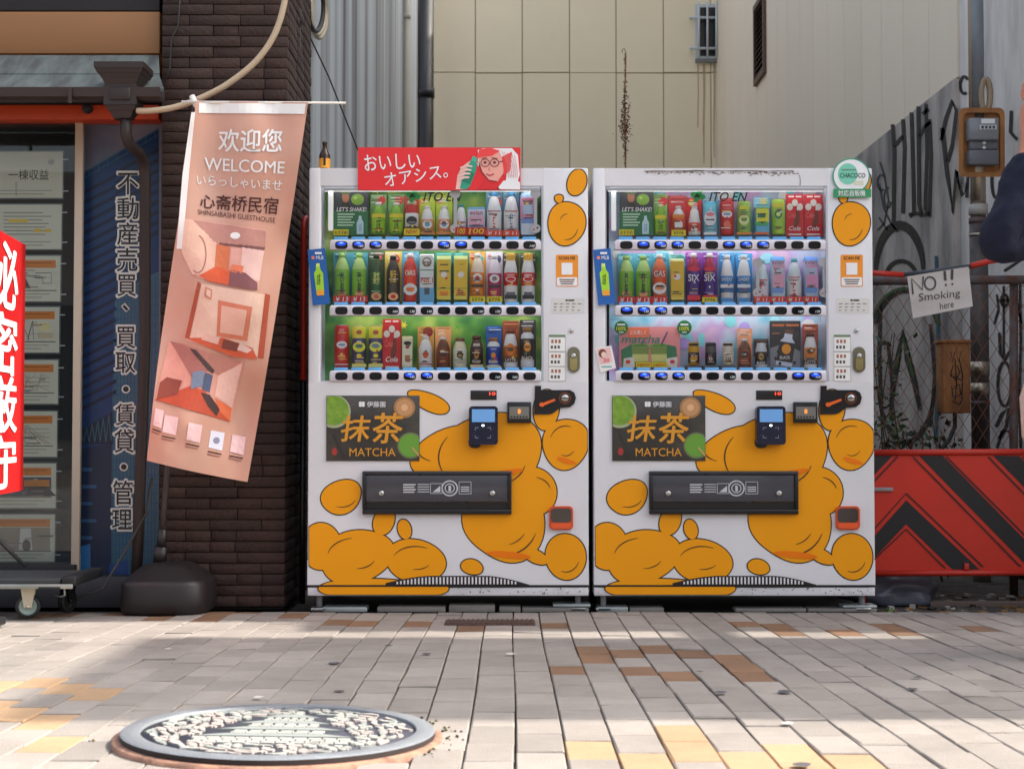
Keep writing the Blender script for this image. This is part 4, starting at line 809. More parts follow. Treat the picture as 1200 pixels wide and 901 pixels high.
# LET'S SHAKE card
def shake(dx, label):
    t = thing('promo_card', label, 'promo card', tuple(at(411 + dx, 275, .06)), 'shake promotion cards'); m = MB(); x = 391.5 + dx; dkg = K(46, 58, 50); grn = K(40, 104, 62)
    m.pbox(x, 222, x + 40, 276, .058, .062, K(46, 50, 54)); g = plane(.0572); h = plane(.0564); e = plane(.0556)
    m.rect(x, 247, x + 40, 276, g, grn); m.ell(x + 27.5, 234, 7.5, 6.6, g, K(110, 146, 50)); m.ell(x + 25, 232, 2, 1.6, h, K(150, 180, 80)); m.ell(x + 13.5, 231, 4.2, 7, g, K(150, 96, 66)); m.ell(x + 13.5, 226, 6, 2.2, h, K(70, 86, 54)); m.art([(x + 7, 247), (x + 10, 237), (x + 17, 237), (x + 20, 247)], g, K(40, 34, 30))
    m.text("LET'S SHAKE!", x + 3, 243, x + 38, 248, h, K(232, 236, 230), bold=.02, shear=.2)
    for r in range(5): m.rect(x + 4, 250.5 + r * 3.2, x + 24 - (r % 3) * 2, 252 + r * 3.2, h, K(176, 206, 180))
    m.art([(x + 29, 253), (x + 32, 253), (x + 32.4, 257), (x + 34.5, 261), (x + 34.5, 274.5), (x + 26.5, 274.5), (x + 26.5, 261), (x + 28.6, 257)], h, K(176, 206, 216)); m.text('お茶', 0, 0, 0, 0, e, K(70, 130, 150), quad=[(x + 29, 262), (x + 32.4, 262), (x + 32.4, 272), (x + 29, 272)])
    m.build('printed_panel', t); m = MB(); m.pbox(x - .5, 269, x + 17, 276, .05, .053, K(*YEL)); m.text('おすすめ!', x + 1, 270.5, x + 16, 274.8, plane(.0492), K(40, 30, 20), bold=.02); m.build('yellow_tag', t)
shake(0, "green and black LET'S SHAKE card on top shelf of first machine"); shake(334.5, "green and black LET'S SHAKE card on top shelf of second machine")
# --- first machine, middle shelf
for i, (x0, x1) in enumerate(((391.5, 410), (412, 430))):
    drink('pet', x0, x1, 297, 354, (LG, (124, 178, 60), (150, 190, 110), (.1, .66)), 'light green tea bottle with red tag, %s of pair %s' % (('left', 'right')[i], L2), card=(x0 - 1, 296, x1 + 1, 354, (60, 140, 160)), txt=[('お\nい\nお\n茶', (30, 64, 30), .40, 24, 4.5)], mark=[((206, 150, 100), .17, 5, 4)], tag_=('¥ 13', WH, RD, 7.4))
drink('pet', 433, 449, 298, 354, ((46, 72, 40), (40, 88, 46), (56, 64, 46), (.1, .62)), 'dark green tea bottle with red seal %s' % L2, card=(431.5, 295, 451, 354, (52, 70, 44), 443, 301, 5, (200, 64, 50)), txt=[('濃茶', (196, 206, 120), .5, 14, 8)], mark=[((206, 150, 100), .12, 6, 4.6), (RD, .12, 3, 2.4)])
drink('pet', 452.5, 469, 300, 354, ((56, 50, 44), (66, 58, 46), (40, 38, 36), (.1, .66)), 'black and gold tea bottle on yellow card %s' % L2, card=(451, 295, 471, 354, (206, 180, 80), 462.5, 304, 6, (190, 52, 40)), txt=[('黒豆', (214, 180, 60), .55, 14, 7)], mark=[((226, 170, 120), .12, 6, 4.6), (RD, .12, 3, 2.4)])
drink('pet', 472.5, 489, 297, 354, ((196, 60, 46), (216, 66, 42), (226, 226, 226), (.3, .68)), 'red juice bottle with white cap on blue card %s' % L2, card=(471, 295, 491, 354, (92, 160, 190)), txt=[('GAS', WH, .60, 6, 12)], mark=[((236, 226, 222), .26, 8, 7), ((230, 120, 60), .27, 5, 3.4)])
drink('carton', 491.5, 509, 298, 354, ((214, 222, 222), (206, 214, 214), (222, 226, 224), (.35, .96)), 'white carton printed No1 with blue base %s' % L2, txt=[('No.1', (200, 50, 40), .46, 6, 14), ('乳酸', (120, 90, 60), .80, 6, 8)], mark=[((120, 110, 90), .84, 5.5, 5.5), ((222, 226, 224), .84, 4, 4)], extra=[((96, 160, 196), 0, .30, 17), ((90, 130, 90), .66, .68, 16), ((70, 80, 90), .16, .3, 6)])
for i, (x0, x1) in enumerate(((511.5, 529), (531.5, 548.5))):
    drink('carton', x0, x1, 300, 352, ((206, 196, 84), (230, 180, 50), (186, 196, 130), (.08, .9)), 'yellow lemon tea carton on teal card, %s of pair %s' % (('left', 'right')[i], L2), card=(x0 - 1.5, 296, x1 + 1.5, 355, (56, 140, 130), x1 - 5, 303.5, 5, (30, 130, 120)), mark=[((240, 240, 226), .58, 3.6, 3.4)], extra=[((140, 160, 60), .26, .28, 16), (OR, .12, .2, 10)])
drink('pet', 551, 568, 297, 354, ((222, 200, 180), (226, 130, 50), (214, 214, 220), (.1, .60)), 'orange fruit drink bottle with yellow tag %s' % L2, card=(549.5, 295, 569, 354, (222, 160, 70), 554, 301, 3, RD, 562, 303, 4.6, (90, 180, 180)), mark=[(WH, .5, 5.5, 5), (RD, .49, 2.6, 3)], extra=[((70, 50, 30), .30, .37, 14)], tag_=('おすすめ', BK, YEL, 6.6))
drink('pet', 571, 588, 299, 354, ((222, 206, 214), (170, 52, 92), (206, 214, 224), (.1, .60)), 'purple berry drink bottle with yellow tag %s' % L2, card=(569.5, 295, 589, 354, (206, 196, 214), 582, 304, 5.4, (56, 64, 110), 574, 300, 2, RD), mark=[(WH, .5, 5.8, 5), (PU, .49, 3, 3)], extra=[((56, 40, 50), .30, .37, 14)], tag_=('おすすめ', BK, YEL, 6.6))
for i, (x0, x1) in enumerate(((590, 607), (610.5, 627.5))):
    drink('slim', x0, x1, 297, 355, (WH, RD, (200, 160, 70), (.34, .60)), 'white milk coffee bottle with red band, %s of pair %s' % (('left', 'right')[i], L2), card=(x0 - .8, 297, x1 + .8, 326, (66, 56, 44)), mark=[(WH, .48, 6, 3.4), (RD, .48, 5, 2.4)], extra=[(BK, .08, .16, 14), ((90, 96, 104), .16, .22, 10), ((226, 170, 60), .86, .95, 10)])
# --- first machine, bottom shelf
drink('can', 391.5, 409.5, 381, 431, (RD, (190, 36, 38), (1, 1, 1), (.06, .92)), 'tall red tea can with white oval %s' % L3, mark=[(WH, .54, 6.2, 4.4), ((120, 140, 170), .54, 4.4, 1.2), ((206, 90, 60), .26, 4, 4.6)], extra=[(WH, .07, .09, 15), ((220, 120, 120), .84, .92, 6)])
for i, (x0, x1) in enumerate(((412, 429.5), (431.5, 449))):
    drink('can', x0, x1, 382, 431, ((222, 206, 60), (64, 66, 100), (1, 1, 1), (.10, .70)), 'yellow and dark blue coffee can, %s of pair %s' % (('left', 'right')[i], L3), mark=[((214, 222, 60), .5, 7.4, 6), ((60, 120, 110), .52, 4.6, 2.4), (YEL, .29, 3, 2.2), ((176, 90, 60), .85, 3.4, 2.6)], extra=[((236, 230, 130), .02, .09, 17)])
def colacard(x0, x1, y0, y1, label, lip=None):
    t = thing('promo_card', label, 'promo card', tuple(at((x0 + x1) / 2, y1, .06)), 'tall red cola cards'); m = MB(); m.pbox(x0, y0, x1, y1, .05, .054, K(190, 28, 34)); g = plane(.0492); h = plane(.0484); c = (x0 + x1) / 2; w = x1 - x0; H = y1 - y0
    m.rect(x0 + 3, y0 + 1.8, c - 1, y0 + 3.4, g, K(236, 220, 214)); m.rect(c + 1, y0 + 1.8, x1 - 3, y0 + 3.4, g, K(236, 220, 214))
    for k, (ex, ey, r) in enumerate(((-.28, .30, 3.6), (0, .20, 3.6), (.28, .30, 3.6))): m.ell(c + ex * w, y0 + ey * H, r, r * 1.15, g if k != 1 else h, K(206, 200, 190), 16)
    m.art([(c + .10 * w, y0 + .36 * H), (c + .24 * w, y0 + .36 * H), (c + .26 * w, y0 + .48 * H), (c + .28 * w, y0 + .62 * H), (c + .16 * w, y0 + .8 * H), (c - .06 * w, y0 + .78 * H), (c - .06 * w, y0 + .66 * H), (c + .06 * w, y0 + .5 * H)], h, K(112, 50, 34)); m.art([(c + .11 * w, y0 + .33 * H), (c + .25 * w, y0 + .33 * H), (c + .25 * w, y0 + .38 * H), (c + .11 * w, y0 + .38 * H)], plane(.0476), K(206, 206, 200))
    m.text('Coke', x0 + 2.5, y0 + .42 * H, c + 1, y0 + .56 * H, g, K(226, 110, 100), shear=.3, bold=.02); m.text('Cola', x0 + 3.5, y0 + .76 * H, x1 - 4, y0 + .86 * H, plane(.0476), K(240, 232, 228), shear=.3, bold=.03); m.rect(x0 + 3, y1 - 3, x1 - 3, y1 - 1.4, g, K(236, 210, 206)); m.build('printed_panel', t); return t
colacard(448.5, 470, 374, 432, 'tall red cola card with brown bottle in bottom row of first machine')
drink('carton', 471, 484, 394, 431, (CR, (226, 214, 190), (214, 196, 160), (.05, .9)), 'small cream coffee carton with dark stamp %s' % L3, mark=[((60, 40, 36), .78, 4.4, 2.4), ((196, 70, 60), .66, 2.2, 2)], extra=[((170, 120, 70), .2, .4, 6)])
drink('pet', 490.5, 507, 394, 431, (WH, (220, 220, 222), (226, 226, 228), (.1, .60)), 'small white bottle with orange emblem, amber card %s' % L3, card=(489.5, 383, 508.5, 431, (190, 140, 70), 501.5, 389, 6, (130, 30, 34)), mark=[((200, 90, 46), .42, 3.2, 4.6)], extra=[((150, 70, 56), .10, .13, 15)])
drink('pet', 511, 527.5, 395, 431, (BR, (122, 62, 44), (226, 222, 220), (.14, .62)), 'brown milk tea bottle on peach card %s' % L3, card=(510, 383, 528.5, 431.5, (214, 146, 96)), mark=[((80, 44, 34), .46, 5, 4)], extra=[((220, 176, 130), .45, .5, 6)])
drink('slim', 530.5, 547.5, 396, 431, (CR, (226, 218, 196), (120, 90, 64), (.1, .62)), 'small cream coffee bottle with dark emblem %s' % L3, mark=[((70, 54, 40), .43, 3.8, 4.2), ((180, 150, 80), .43, 2.4, 2)], extra=[((150, 150, 130), .24, .28, 12)])
drink('slim', 550.5, 566.5, 393.5, 431, ((92, 60, 46), (66, 44, 38), (96, 66, 52), (.12, .62)), 'dark brown bitter coffee bottle %s' % L3, mark=[((180, 120, 50), .42, 2.8, 5.4), ((70, 46, 40), .42, 2, 1.4)], txt=[('BITTER', WH, .20, 2.4, 10)], extra=[((210, 190, 160), .01, .1, 15), ((196, 190, 180), .68, .76, 8)])
drink('slim', 570, 586.5, 396, 431, ((210, 216, 226), (40, 70, 150), (150, 100, 60), (.1, .70)), 'blue black coffee bottle on navy card %s' % L3, card=(569.5, 382, 588, 431.5, (42, 80, 150)), mark=[(OR, .42, 2.8, 3.2)], txt=[('BLACK', WH, .20, 2.6, 11)], extra=[((206, 200, 150), .0, .06, 18)])
drink('slim', 589.5, 607, 386, 431, ((226, 222, 216), (190, 110, 60), (130, 70, 44), (.22, .56)), 'white and brown latte bottle on rust card %s' % L3, card=(589, 376, 608, 432, (150, 74, 46)), mark=[((222, 120, 46), .48, 5, 7), ((120, 64, 40), .48, 3.6, 2.4)], txt=[('LATTE', WH, .21, 3, 12)], extra=[((70, 50, 46), .15, .27, 16)])
drink('slim', 609.5, 626.5, 384, 431, ((206, 208, 212), (38, 36, 38), (140, 100, 60), (.2, .72)), 'tall black coffee bottle with orange emblem, black card %s' % L3, card=(609, 375, 628, 432, (44, 42, 44)), mark=[((226, 140, 50), .52, 4.2, 5.6), ((60, 40, 30), .52, 4, .8)], txt=[('BLACK', WH, .25, 3.4, 13)])
# --- second machine, top shelf
M1, M2, M3 = 'in top row of second machine', 'in middle row of second machine', 'in bottom row of second machine'
drink('pet', 767, 781.5, 240, 276, (GT, (140, 190, 50), (200, 214, 170), (.06, .62)), 'yellow shouldered green tea bottle with red dot ' + M1, card=(765, 228, 782, 276, (132, 176, 84), 777, 236, 5.4, (206, 40, 40)), extra=[(YL, .54, .66, 13)], txt=[('お茶', (30, 70, 30), .33, 12, 5)])
drink('pet', 787.5, 803, 242, 276, (WH, (222, 84, 48), (206, 206, 206), (.14, .66)), 'orange and white drink bottle in yellow frame card ' + M1, card=(783.5, 229.5, 804.5, 276, (188, 44, 40)), extra=[(WH, .26, .46, 9), (OR, .60, .72, 13)], tag_=('おすすめ', BK, YEL, 6.4))
drink('pet', 806, 821.5, 242, 276, ((226, 222, 210), (214, 90, 80), (222, 222, 220), (.12, .42)), 'cream drink bottle with red pattern on red card ' + M1, card=(804.8, 232, 822.5, 276, (200, 44, 42), 810, 238, 3.6, (230, 196, 60)), mark=[(WH, .2, 4, 2), ((226, 180, 160), .34, 3, 2)])
drink('can', 824, 840.5, 236, 276, ((96, 186, 214), (110, 196, 220), (1, 1, 1), (.08, .9)), 'light blue drink can with white oval ' + M1, mark=[(WH, .50, 7, 9), ((220, 120, 130), .62, 5, 2.2)], extra=[((214, 226, 226), .02, .1, 15), ((60, 80, 110), .44, .48, 10)], card=(823.5, 232, 842, 270, (110, 170, 200), 834, 238, 4.6, (216, 100, 90)))
drink('can', 843.5, 860.5, 233, 276, (RD, (196, 52, 54), (1, 1, 1), (.06, .92)), 'short red tea can with white oval ' + M1, mark=[(WH, .58, 6.2, 4.4), ((120, 140, 170), .58, 4.4, 1.2), ((216, 110, 80), .30, 4, 4.6)])
drink('can', 863.5, 880.5, 236, 275, ((150, 190, 90), (140, 186, 96), (1, 1, 1), (.1, .82)), 'green can with pale round label ' + M1, mark=[((206, 220, 150), .44, 6, 6), ((96, 140, 70), .46, 3.6, 2.4)], extra=[(OR, 0, .07, 17), ((206, 206, 60), .74, .86, 10)])
drink('carton', 884, 901, 243, 275, ((96, 176, 206), (214, 214, 60), (110, 150, 60), (.42, .9)), 'blue and yellow juice carton with orange base ' + M1, extra=[((40, 110, 70), .62, .78, 9), ((224, 100, 50), 0, .09, 17), ((70, 170, 90), .34, .46, 15)], card=(883, 231, 902, 276, (120, 190, 216), 895, 236, 4.2, (196, 190, 60)))
drink('can', 904, 920.5, 234, 275, ((170, 206, 70), (160, 200, 80), (1, 1, 1), (.1, .8)), 'lime green can with dark green emblem ' + M1, mark=[((40, 120, 90), .58, 4.4, 5.4), ((200, 220, 120), .58, 2.6, 2.6), ((206, 200, 60), .84, 7, 3)])
colacard(921, 942, 228, 277, 'red cola card, left of pair in top row of second machine'); colacard(942.6, 964, 228, 277, 'red cola card, right of pair in top row of second machine')
# --- second machine, middle shelf
for i, (x0, x1) in enumerate(((725, 743), (745, 763))):
    drink('pet', x0, x1, 300, 355, (LG, (124, 178, 60), (150, 190, 110), (.1, .66)), 'light green tea bottle with red tag, %s of pair %s' % (('left', 'right')[i], M2), card=(x0 - 1, 297, x1 + 1, 354, (84, 170, 190)), txt=[('お\nい\nお\n茶', (30, 64, 30), .42, 24, 4.5)], mark=[((206, 150, 100), .19, 5, 4)], tag_=('¥ 13', WH, RD, 7.4))
drink('pet', 764.5, 781.5, 298, 355, ((216, 110, 70), (220, 84, 40), (226, 226, 226), (.3, .68)), 'orange red juice bottle on blue arched card ' + M2, card=(763.5, 297, 783, 352, (70, 160, 190)), txt=[('GAS', WH, .60, 7, 13)], mark=[((240, 226, 220), .30, 8, 7), ((230, 140, 80), .3, 6, 2)], tag_=('¥ 13', WH, RD, 7.4))
drink('carton', 785, 801.5, 303, 352, ((214, 200, 100), (230, 176, 50), (196, 206, 150), (.06, .92)), 'yellow lemon tea carton with white emblem ' + M2, card=(783.5, 298, 803, 355, (120, 190, 190), 797, 305, 6, (40, 150, 140)), mark=[((240, 240, 230), .56, 4, 3.6)], extra=[((140, 160, 60), .2, .22, 15)])
for i, (x0, x1) in enumerate(((804.5, 821.5), (823.5, 840))):
    drink('pet', x0, x1, 297, 354, ((150, 30, 60), (76, 44, 130), (226, 226, 230), (.14, .66)), 'purple grape drink bottle on violet card, %s of pair %s' % (('left', 'right')[i], M2), card=(x0 - 1, 296, x1 + 1, 353, (134, 60, 160)), txt=[('SIX', WH, .50, 8, 13)], mark=[((206, 40, 70), .68, 7, 3), ((60, 40, 110), .26, 5, 6)], extra=[((206, 40, 60), .04, .14, 15)], tag_=(('おすすめ', BK, YEL, 5.6) if i else None))
for i, (x0, x1) in enumerate(((844, 860), (863, 880.5))):
    drink('pet', x0, x1, 299, 356, ((214, 224, 230), (60, 130, 190), (206, 214, 222), (.22, .56)), 'white and blue sports drink bottle, %s of pair %s' % (('left', 'right')[i], M2), card=(x0 - 1, 297, x1 + 1, 357, (56, 140, 196)), txt=[('SWEAT', WH, .50, 4, 13)], extra=[((226, 232, 236), .33, .40, 15), ((70, 140, 196), .04, .12, 14)])
drink('pet', 884.5, 901, 305, 354, ((200, 214, 226), (222, 206, 216), (120, 190, 196), (.12, .52)), 'clear water bottle beside the hanging rod, red tag ' + M2, txt=[('n\na\ni\nv\ne', (196, 70, 80), .34, 18, 3.4)], extra=[((190, 90, 90), .515, .54, 13)], tag_=('¥ 11', WH, (222, 60, 40), 6.4))
drink('carton', 903, 919.5, 301, 354, ((170, 200, 226), PK, (96, 160, 210), (.28, .8)), 'pink and blue water carton, red tag, left one ' + M2, txt=[('evian', (200, 70, 110), .88, 5, 14)], extra=[((110, 150, 206), .2, .32, 14), ((190, 200, 226), .62, .76, 14)], tag_=('¥ 11', WH, (222, 60, 40), 6.4))
drink('pet', 922, 939.5, 303, 354, ((206, 216, 224), (224, 216, 218), (110, 180, 186), (.12, .56)), 'white water bottle with tall red lettering, red tag ' + M2, txt=[('n\na\ni\nv\ne', (196, 60, 70), .34, 18, 3.8)], extra=[((190, 90, 90), .555, .58, 14)], tag_=('¥ 11', WH, (222, 60, 40), 6.4))
drink('carton', 942, 958.5, 301, 354, ((170, 196, 226), (214, 150, 186), (110, 150, 214), (.28, .8)), 'pink and blue water carton, red tag, right one ' + M2, txt=[('evian', (196, 60, 120), .88, 5, 14)], extra=[((110, 150, 206), .2, .32, 14), ((180, 190, 226), .6, .76, 14)], tag_=('¥ 11', WH, (222, 60, 40), 6.4))
# --- second machine, bottom shelf
t = thing('matcha_poster', 'pink poster of two green matcha cups inside the second machine', 'poster', tuple(at(760, 431, .08))); m = MB(); m.pbox(725.5, 383, 797, 431, .074, .078, K(222, 136, 136)); g = plane(.0732); h = plane(.0722); e = plane(.0712); d_ = plane(.0702)
m.pbox(736, 384, 761, 396, .070, .0728, K(226, 110, 76)); m.text('にも楽しく', 739, 387, 757, 392, d_, K(244, 226, 220), bold=.01); m.text('matcha', 728, 392.5, 773, 402, plane(.069), K(40, 130, 120), bold=.02, shear=.25)
for cx, s_ in ((750, 1), (773, -1)):
    m.art([(cx - 11, 405), (cx + 11, 405), (cx + 9, 430.5), (cx - 9, 430.5)], h, K(120, 140, 70)); m.ell(cx, 405, 12, 2.6, e, K(150, 166, 120)); m.ell(cx, 405, 10, 1.8, d_, K(96, 140, 50)); m.art([(cx - 10, 415), (cx + 10, 415), (cx + 9.4, 424), (cx - 9.4, 424)], e, K(196, 196, 120)); m.stroke([(cx + 2, 404), (cx + 9 * (.6 if s_ > 0 else 1), 396 if s_ > 0 else 389)], 1.6, d_, K(60, 76, 110))
m.art([(728, 410), (740, 403), (742, 430), (729, 431)], d_, K(64, 120, 84)); m.art([(782, 404), (792, 406), (795, 431), (781, 430)], d_, K(64, 120, 84)); m.art([(731, 420), (743, 418), (744, 431), (730, 431)], plane(.0695), K(226, 206, 196)); m.art([(781, 420), (794, 418), (794, 431), (780, 431)], plane(.0695), K(226, 206, 196)); m.ell(736, 424, 3, 2.4, plane(.0688), K(206, 80, 60), 10); m.ell(788, 424, 3, 2.4, plane(.0688), K(206, 60, 80), 10); m.build('printed_panel', t)
m = MB()
for x in (745, 764): m.pbox(x, 424.5, x + 18.4, 430.5, .064, .067, K(*YEL)); m.text('NEW!', x + 2, 426, x + 16.5, 429.6, plane(.0632), K(210, 70, 40), bold=.03)
m.build('new_tag', t)
m = MB()
for cx, cy, r in ((728, 384, 8), (802, 384, 8.6)): m.ell(cx, cy, r, r, plane(.06), K(30, 104, 52), 24); m.text('100%', cx - 5.6, cy - 1, cx + 5.6, cy + 3.4, plane(.0592), K(226, 214, 60), bold=.03); m.rect(cx - 4.6, cy - 4.6, cx + 4.6, cy - 2.6, plane(.0592), K(226, 232, 222)); m.rect(cx - 2.6, cy + 4.8, cx + 2.6, cy + 6, plane(.0592), K(226, 232, 222))
m.build('round_badge', t)
for x0, c1, c2, s_, fg, lb_ in ((806, (196, 150, 40), (60, 46, 36), '90', (196, 160, 60), 'gold and black short coffee can'), (826, (88, 84, 80), (50, 48, 50), '0', WH, 'dark grey short coffee can'), (846, (206, 196, 180), (222, 210, 190), '20', (60, 50, 46), 'cream short coffee can with black top')):
    drink('can', x0, x0 + 14, 401, 428, (c1, c2, (1, 1, 1), (.1, .55)), lb_ + ' on dark plinth ' + M3, mark=[((c1 if s_ != '0' else (50, 48, 50)), .28, 4.6, 3.2)], txt=[(s_, fg, .28, 4, 7 if len(s_) > 1 else 3.6)], extra=[(((60, 40, 36) if s_ == '20' else c2), .84, .95, 11)])
m = MB()
for x0 in (804, 824, 844): m.pbox(x0, 428.6, x0 + 18, 433, .02, .10, K(96, 90, 88))
m.build('plinth', mach2)
drink('pet', 864.5, 880.5, 397, 431, (BR, (134, 70, 50), (226, 222, 220), (.14, .62)), 'brown milk tea bottle on peach card ' + M3, card=(864, 385, 881.5, 432, (222, 146, 110)), mark=[((80, 44, 34), .46, 5, 4)], extra=[((220, 176, 130), .45, .5, 6)])
drink('slim', 884.5, 899.5, 398, 431, ((196, 200, 206), (40, 40, 42), (90, 76, 60), (.12, .56)), 'small silver and black coffee bottle on dark card ' + M3, card=(883.5, 397, 900.5, 418, (70, 60, 52)), mark=[((200, 150, 60), .4, 3.2, 4), ((60, 50, 40), .4, 2.4, 1.2)], txt=[('BLACK', WH, .18, 2.6, 10)])
t = thing('promo_card', 'black card picturing a tilted coffee bottle on bottom shelf of second machine', 'promo card', tuple(at(920, 432, .08))); m = MB(); m.pbox(902, 376, 938.5, 432, .074, .078, K(44, 42, 44)); g = plane(.0732); h = plane(.0722); e = plane(.0712); m.art([(902.5, 408), (920, 402), (938, 412), (938, 431.6), (902.5, 431.6)], g, K(120, 122, 130)); m.rect(905, 380, 919, 382.4, g, K(170, 90, 50)); m.rect(921, 380, 936, 382.4, g, K(170, 90, 50)); m.rect(905, 390, 914, 391.4, g, K(150, 100, 60))
for p in ((912, 412), (909, 420), (914, 426), (931, 425)): m.ell(*p, 1.8, 2.2, h, K(50, 34, 28), 8)
def tl(x, y): a = R(9); return (921.5 + (x * math.cos(a) - y * math.sin(a)), 409 + (x * math.sin(a) + y * math.cos(a)))
m.art([tl(-4.5, -19), tl(4.5, -19), tl(5, -13), tl(9, -8), tl(9.5, 20), tl(-9.5, 20), tl(-9, -8), tl(-5, -13)], h, K(186, 192, 206)); m.art([tl(-4.8, -23), tl(4.8, -23), tl(4.8, -18), tl(-4.8, -18)], e, K(90, 62, 48)); m.art([tl(-9.2, -8), tl(9.2, -8), tl(9.4, 15), tl(-9.4, 15)], e, K(42, 40, 42)); c = tl(0, 0); m.ell(*c, 5.4, 6, plane(.0702), K(226, 140, 40), 18); c = tl(0, 10); m.text('BLACK', c[0] - 6, c[1] - 1.8, c[0] + 6, c[1] + 1.8, plane(.0702), K(230, 230, 230), bold=.03); m.build('printed_panel', t)
drink('slim', 942, 957.5, 390, 432, ((226, 222, 216), (206, 150, 90), (96, 60, 44), (.26, .58)), 'white and brown latte bottle on rust card ' + M3, card=(940.5, 380, 959, 432, (160, 80, 60)), mark=[((222, 120, 46), .46, 4.8, 6), ((120, 64, 40), .46, 3.6, 2)], txt=[('LATTE', WH, .19, 3, 12)], extra=[((70, 50, 46), .13, .25, 15)])
# white hanging rods with discs inside the display
def rods(mc, items):
    for x, y0, y1 in items:
        m = MB(); m.pbox(x - 2, y0, x + 2, y1, .012, .015, white); m.ell(x, y0, 6.2, 5.6, plane(.0105), white, 24); m.ell(x, y1, 6, 5.4, plane(.0105), white, 24); m.ell(x - 2, y1 + 1, 1.2, 1, plane(.0095), K(206, 90, 80), 8); m.ell(x + 2.4, y1 - 1, 1.4, 1.2, plane(.0095), K(90, 80, 100), 8); m.build('hanging_rod', mc)
rods(mach1, [(533.5, 227, 268), (627.5, 227, 268)]); rods(mach2, [(888, 308, 343), (966, 308, 343)])
# ================================================================== things on and around the machines
# red cardboard banner on the first machine
t = thing('red_banner', 'long red cardboard banner with white lettering and a portrait along the first machine top', 'banner', tuple(at(515, 222, -.02)))
m = MB(); m.pbox(419.5, 173, 610, 223, -.012, -.008, K(204, 34, 38)); m.build('board', t)
m = MB(); g = plane(-.0132); wl2 = K(234, 226, 218); 
m.text('おいしい', 0, 0, 0, 0, g, wl2, bold=.015, quad=[(426, 182), (492, 179), (493, 197), (428, 201)]); m.text('オアシス。', 0, 0, 0, 0, g, wl2, bold=.01, quad=[(449, 204), (524, 192), (525, 208), (452, 220)]); m.build('lettering', t)
m = MB(); skin = K(206, 84, 74); skin_l = K(232, 150, 136); hair = K(226, 222, 220); dkl = K(96, 34, 40); h = plane(-.0142); e = plane(-.0152); d_ = plane(-.0162)
m.art([(560, 176), (566, 174), (600, 174), (607, 182), (609, 205), (604, 222), (592, 222), (594, 200), (588, 186), (574, 178), (566, 184), (560, 196)], g, hair); m.art([(561, 178), (572, 174), (584, 176), (590, 188), (590, 203), (583, 213), (573, 211), (565, 202), (561, 190)], h, skin_l); m.art([(558, 186), (562, 175), (575, 173.5), (586, 177), (576, 183), (566, 184)], e, K(214, 60, 58)); m.art([(588, 184), (600, 178), (598, 200), (591, 206)], h, K(214, 56, 54))
m.art([(582, 222), (590, 212), (604, 210), (609.5, 214), (609.5, 222.5)], h, K(236, 232, 228)); m.art([(560, 222), (567, 210), (580, 216), (586, 222)], h, K(196, 30, 36))
for cx in (568.5, 579.5): m.stroke([(cx + 5 * math.cos(a), 191 + 4.4 * math.sin(a)) for a in [i * .3927 for i in range(16)]], .9, d_, dkl, closed=True); m.ell(cx, 190.6, 1.8, 1.5, d_, K(60, 30, 34), 10)
m.stroke([(584.5, 190), (590, 189)], .9, d_, dkl); m.stroke([(564, 186), (571, 185)], .9, d_, dkl); m.stroke([(576, 185), (583, 186)], .9, d_, dkl); m.stroke([(570, 204), (574, 206), (579, 204)], 1.3, d_, K(150, 30, 40)); m.stroke([(574, 196), (572.5, 199.5), (574.5, 200)], .7, d_, K(170, 70, 66)); m.stroke([(561, 190), (565, 202), (573, 211.3), (583, 213)], .8, d_, dkl)
for k in range(6): m.stroke([(588 + k * 3, 177 + k), (594 + k * 2.4, 190 + k * 2), (596 + k * 2, 208)], .6, d_, K(196, 120, 116))
m.art([(534, 222), (536, 206), (541, 196), (549, 190), (556, 186), (560, 192), (553, 200), (549, 212), (545, 222.5)], g, K(222, 170, 160)); m.art([(541, 212), (548, 195), (552, 188), (559, 191), (558, 200), (551, 218), (546, 222.5), (539, 221)], h, K(40, 140, 112)); m.art([(552, 188), (554, 183), (559.5, 185), (558.5, 190.5)], h, K(60, 160, 130)); m.art([(541, 212), (546, 200), (556, 203), (551, 216)], e, K(24, 110, 84))
for k in range(4): m.stroke([(537 + k * .8, 211 - k * 4.6), (544 + k, 208 - k * 4.6), (550 + k * 1.2, 208 - k * 4.2)], 2.8, d_, K(232, 180, 168), taper=True)
m.build('portrait', t)
# brown bottle on top
p = at(380.5, 195, .05); t = thing('beer_bottle', 'small brown glass bottle with amber label standing on the first machine', 'bottle', (p.x, p.y, Z1)); bz = Vector((p.x, p.y, Z1 + .0005)); u = 5.95 / F
m = MB(); m.lathe([(6.2 * u, 0), (6.6 * u, .004), (6.6 * u, 17 * u), (5.4 * u, 20 * u), (3 * u, 24 * u), (2.4 * u, 30 * u), (2.7 * u, 30.4 * u), (2.7 * u, 32 * u)], bz, mat('brown_glass', (58, 34, 18), .08, k=1.0), 20); m.build('body', t)
m = MB(); m.lathe([(6.7 * u, 1.5 * u), (6.7 * u, 13 * u)], bz, K(222, 148, 40), 20, cap=False); m.pbox(379, 181, 381.5, 194, p.y - 6.75 * u, p.y - 6.7 * u, K(40, 34, 40)); m.build('label', t)
m = MB(); m.lathe([(3 * u, 31 * u), (3.2 * u, 31.2 * u), (2.9 * u, 33.2 * u)], bz, K(46, 34, 28), 16); m.build('cap', t)
# orange cap on the second machine
p = at(760.5, 198, .2); m = MB(); zt_ = Z1 - .012
m.lathe([(.017, 0), (.0175, .002), (.0165, .022), (.014, .024)], (p.x, .2, zt_), K(226, 84, 40), 20); tag(m.build('bottle_cap', loc=(p.x, .2, zt_)), 'small orange cap lying on top of the second machine', 'cap')
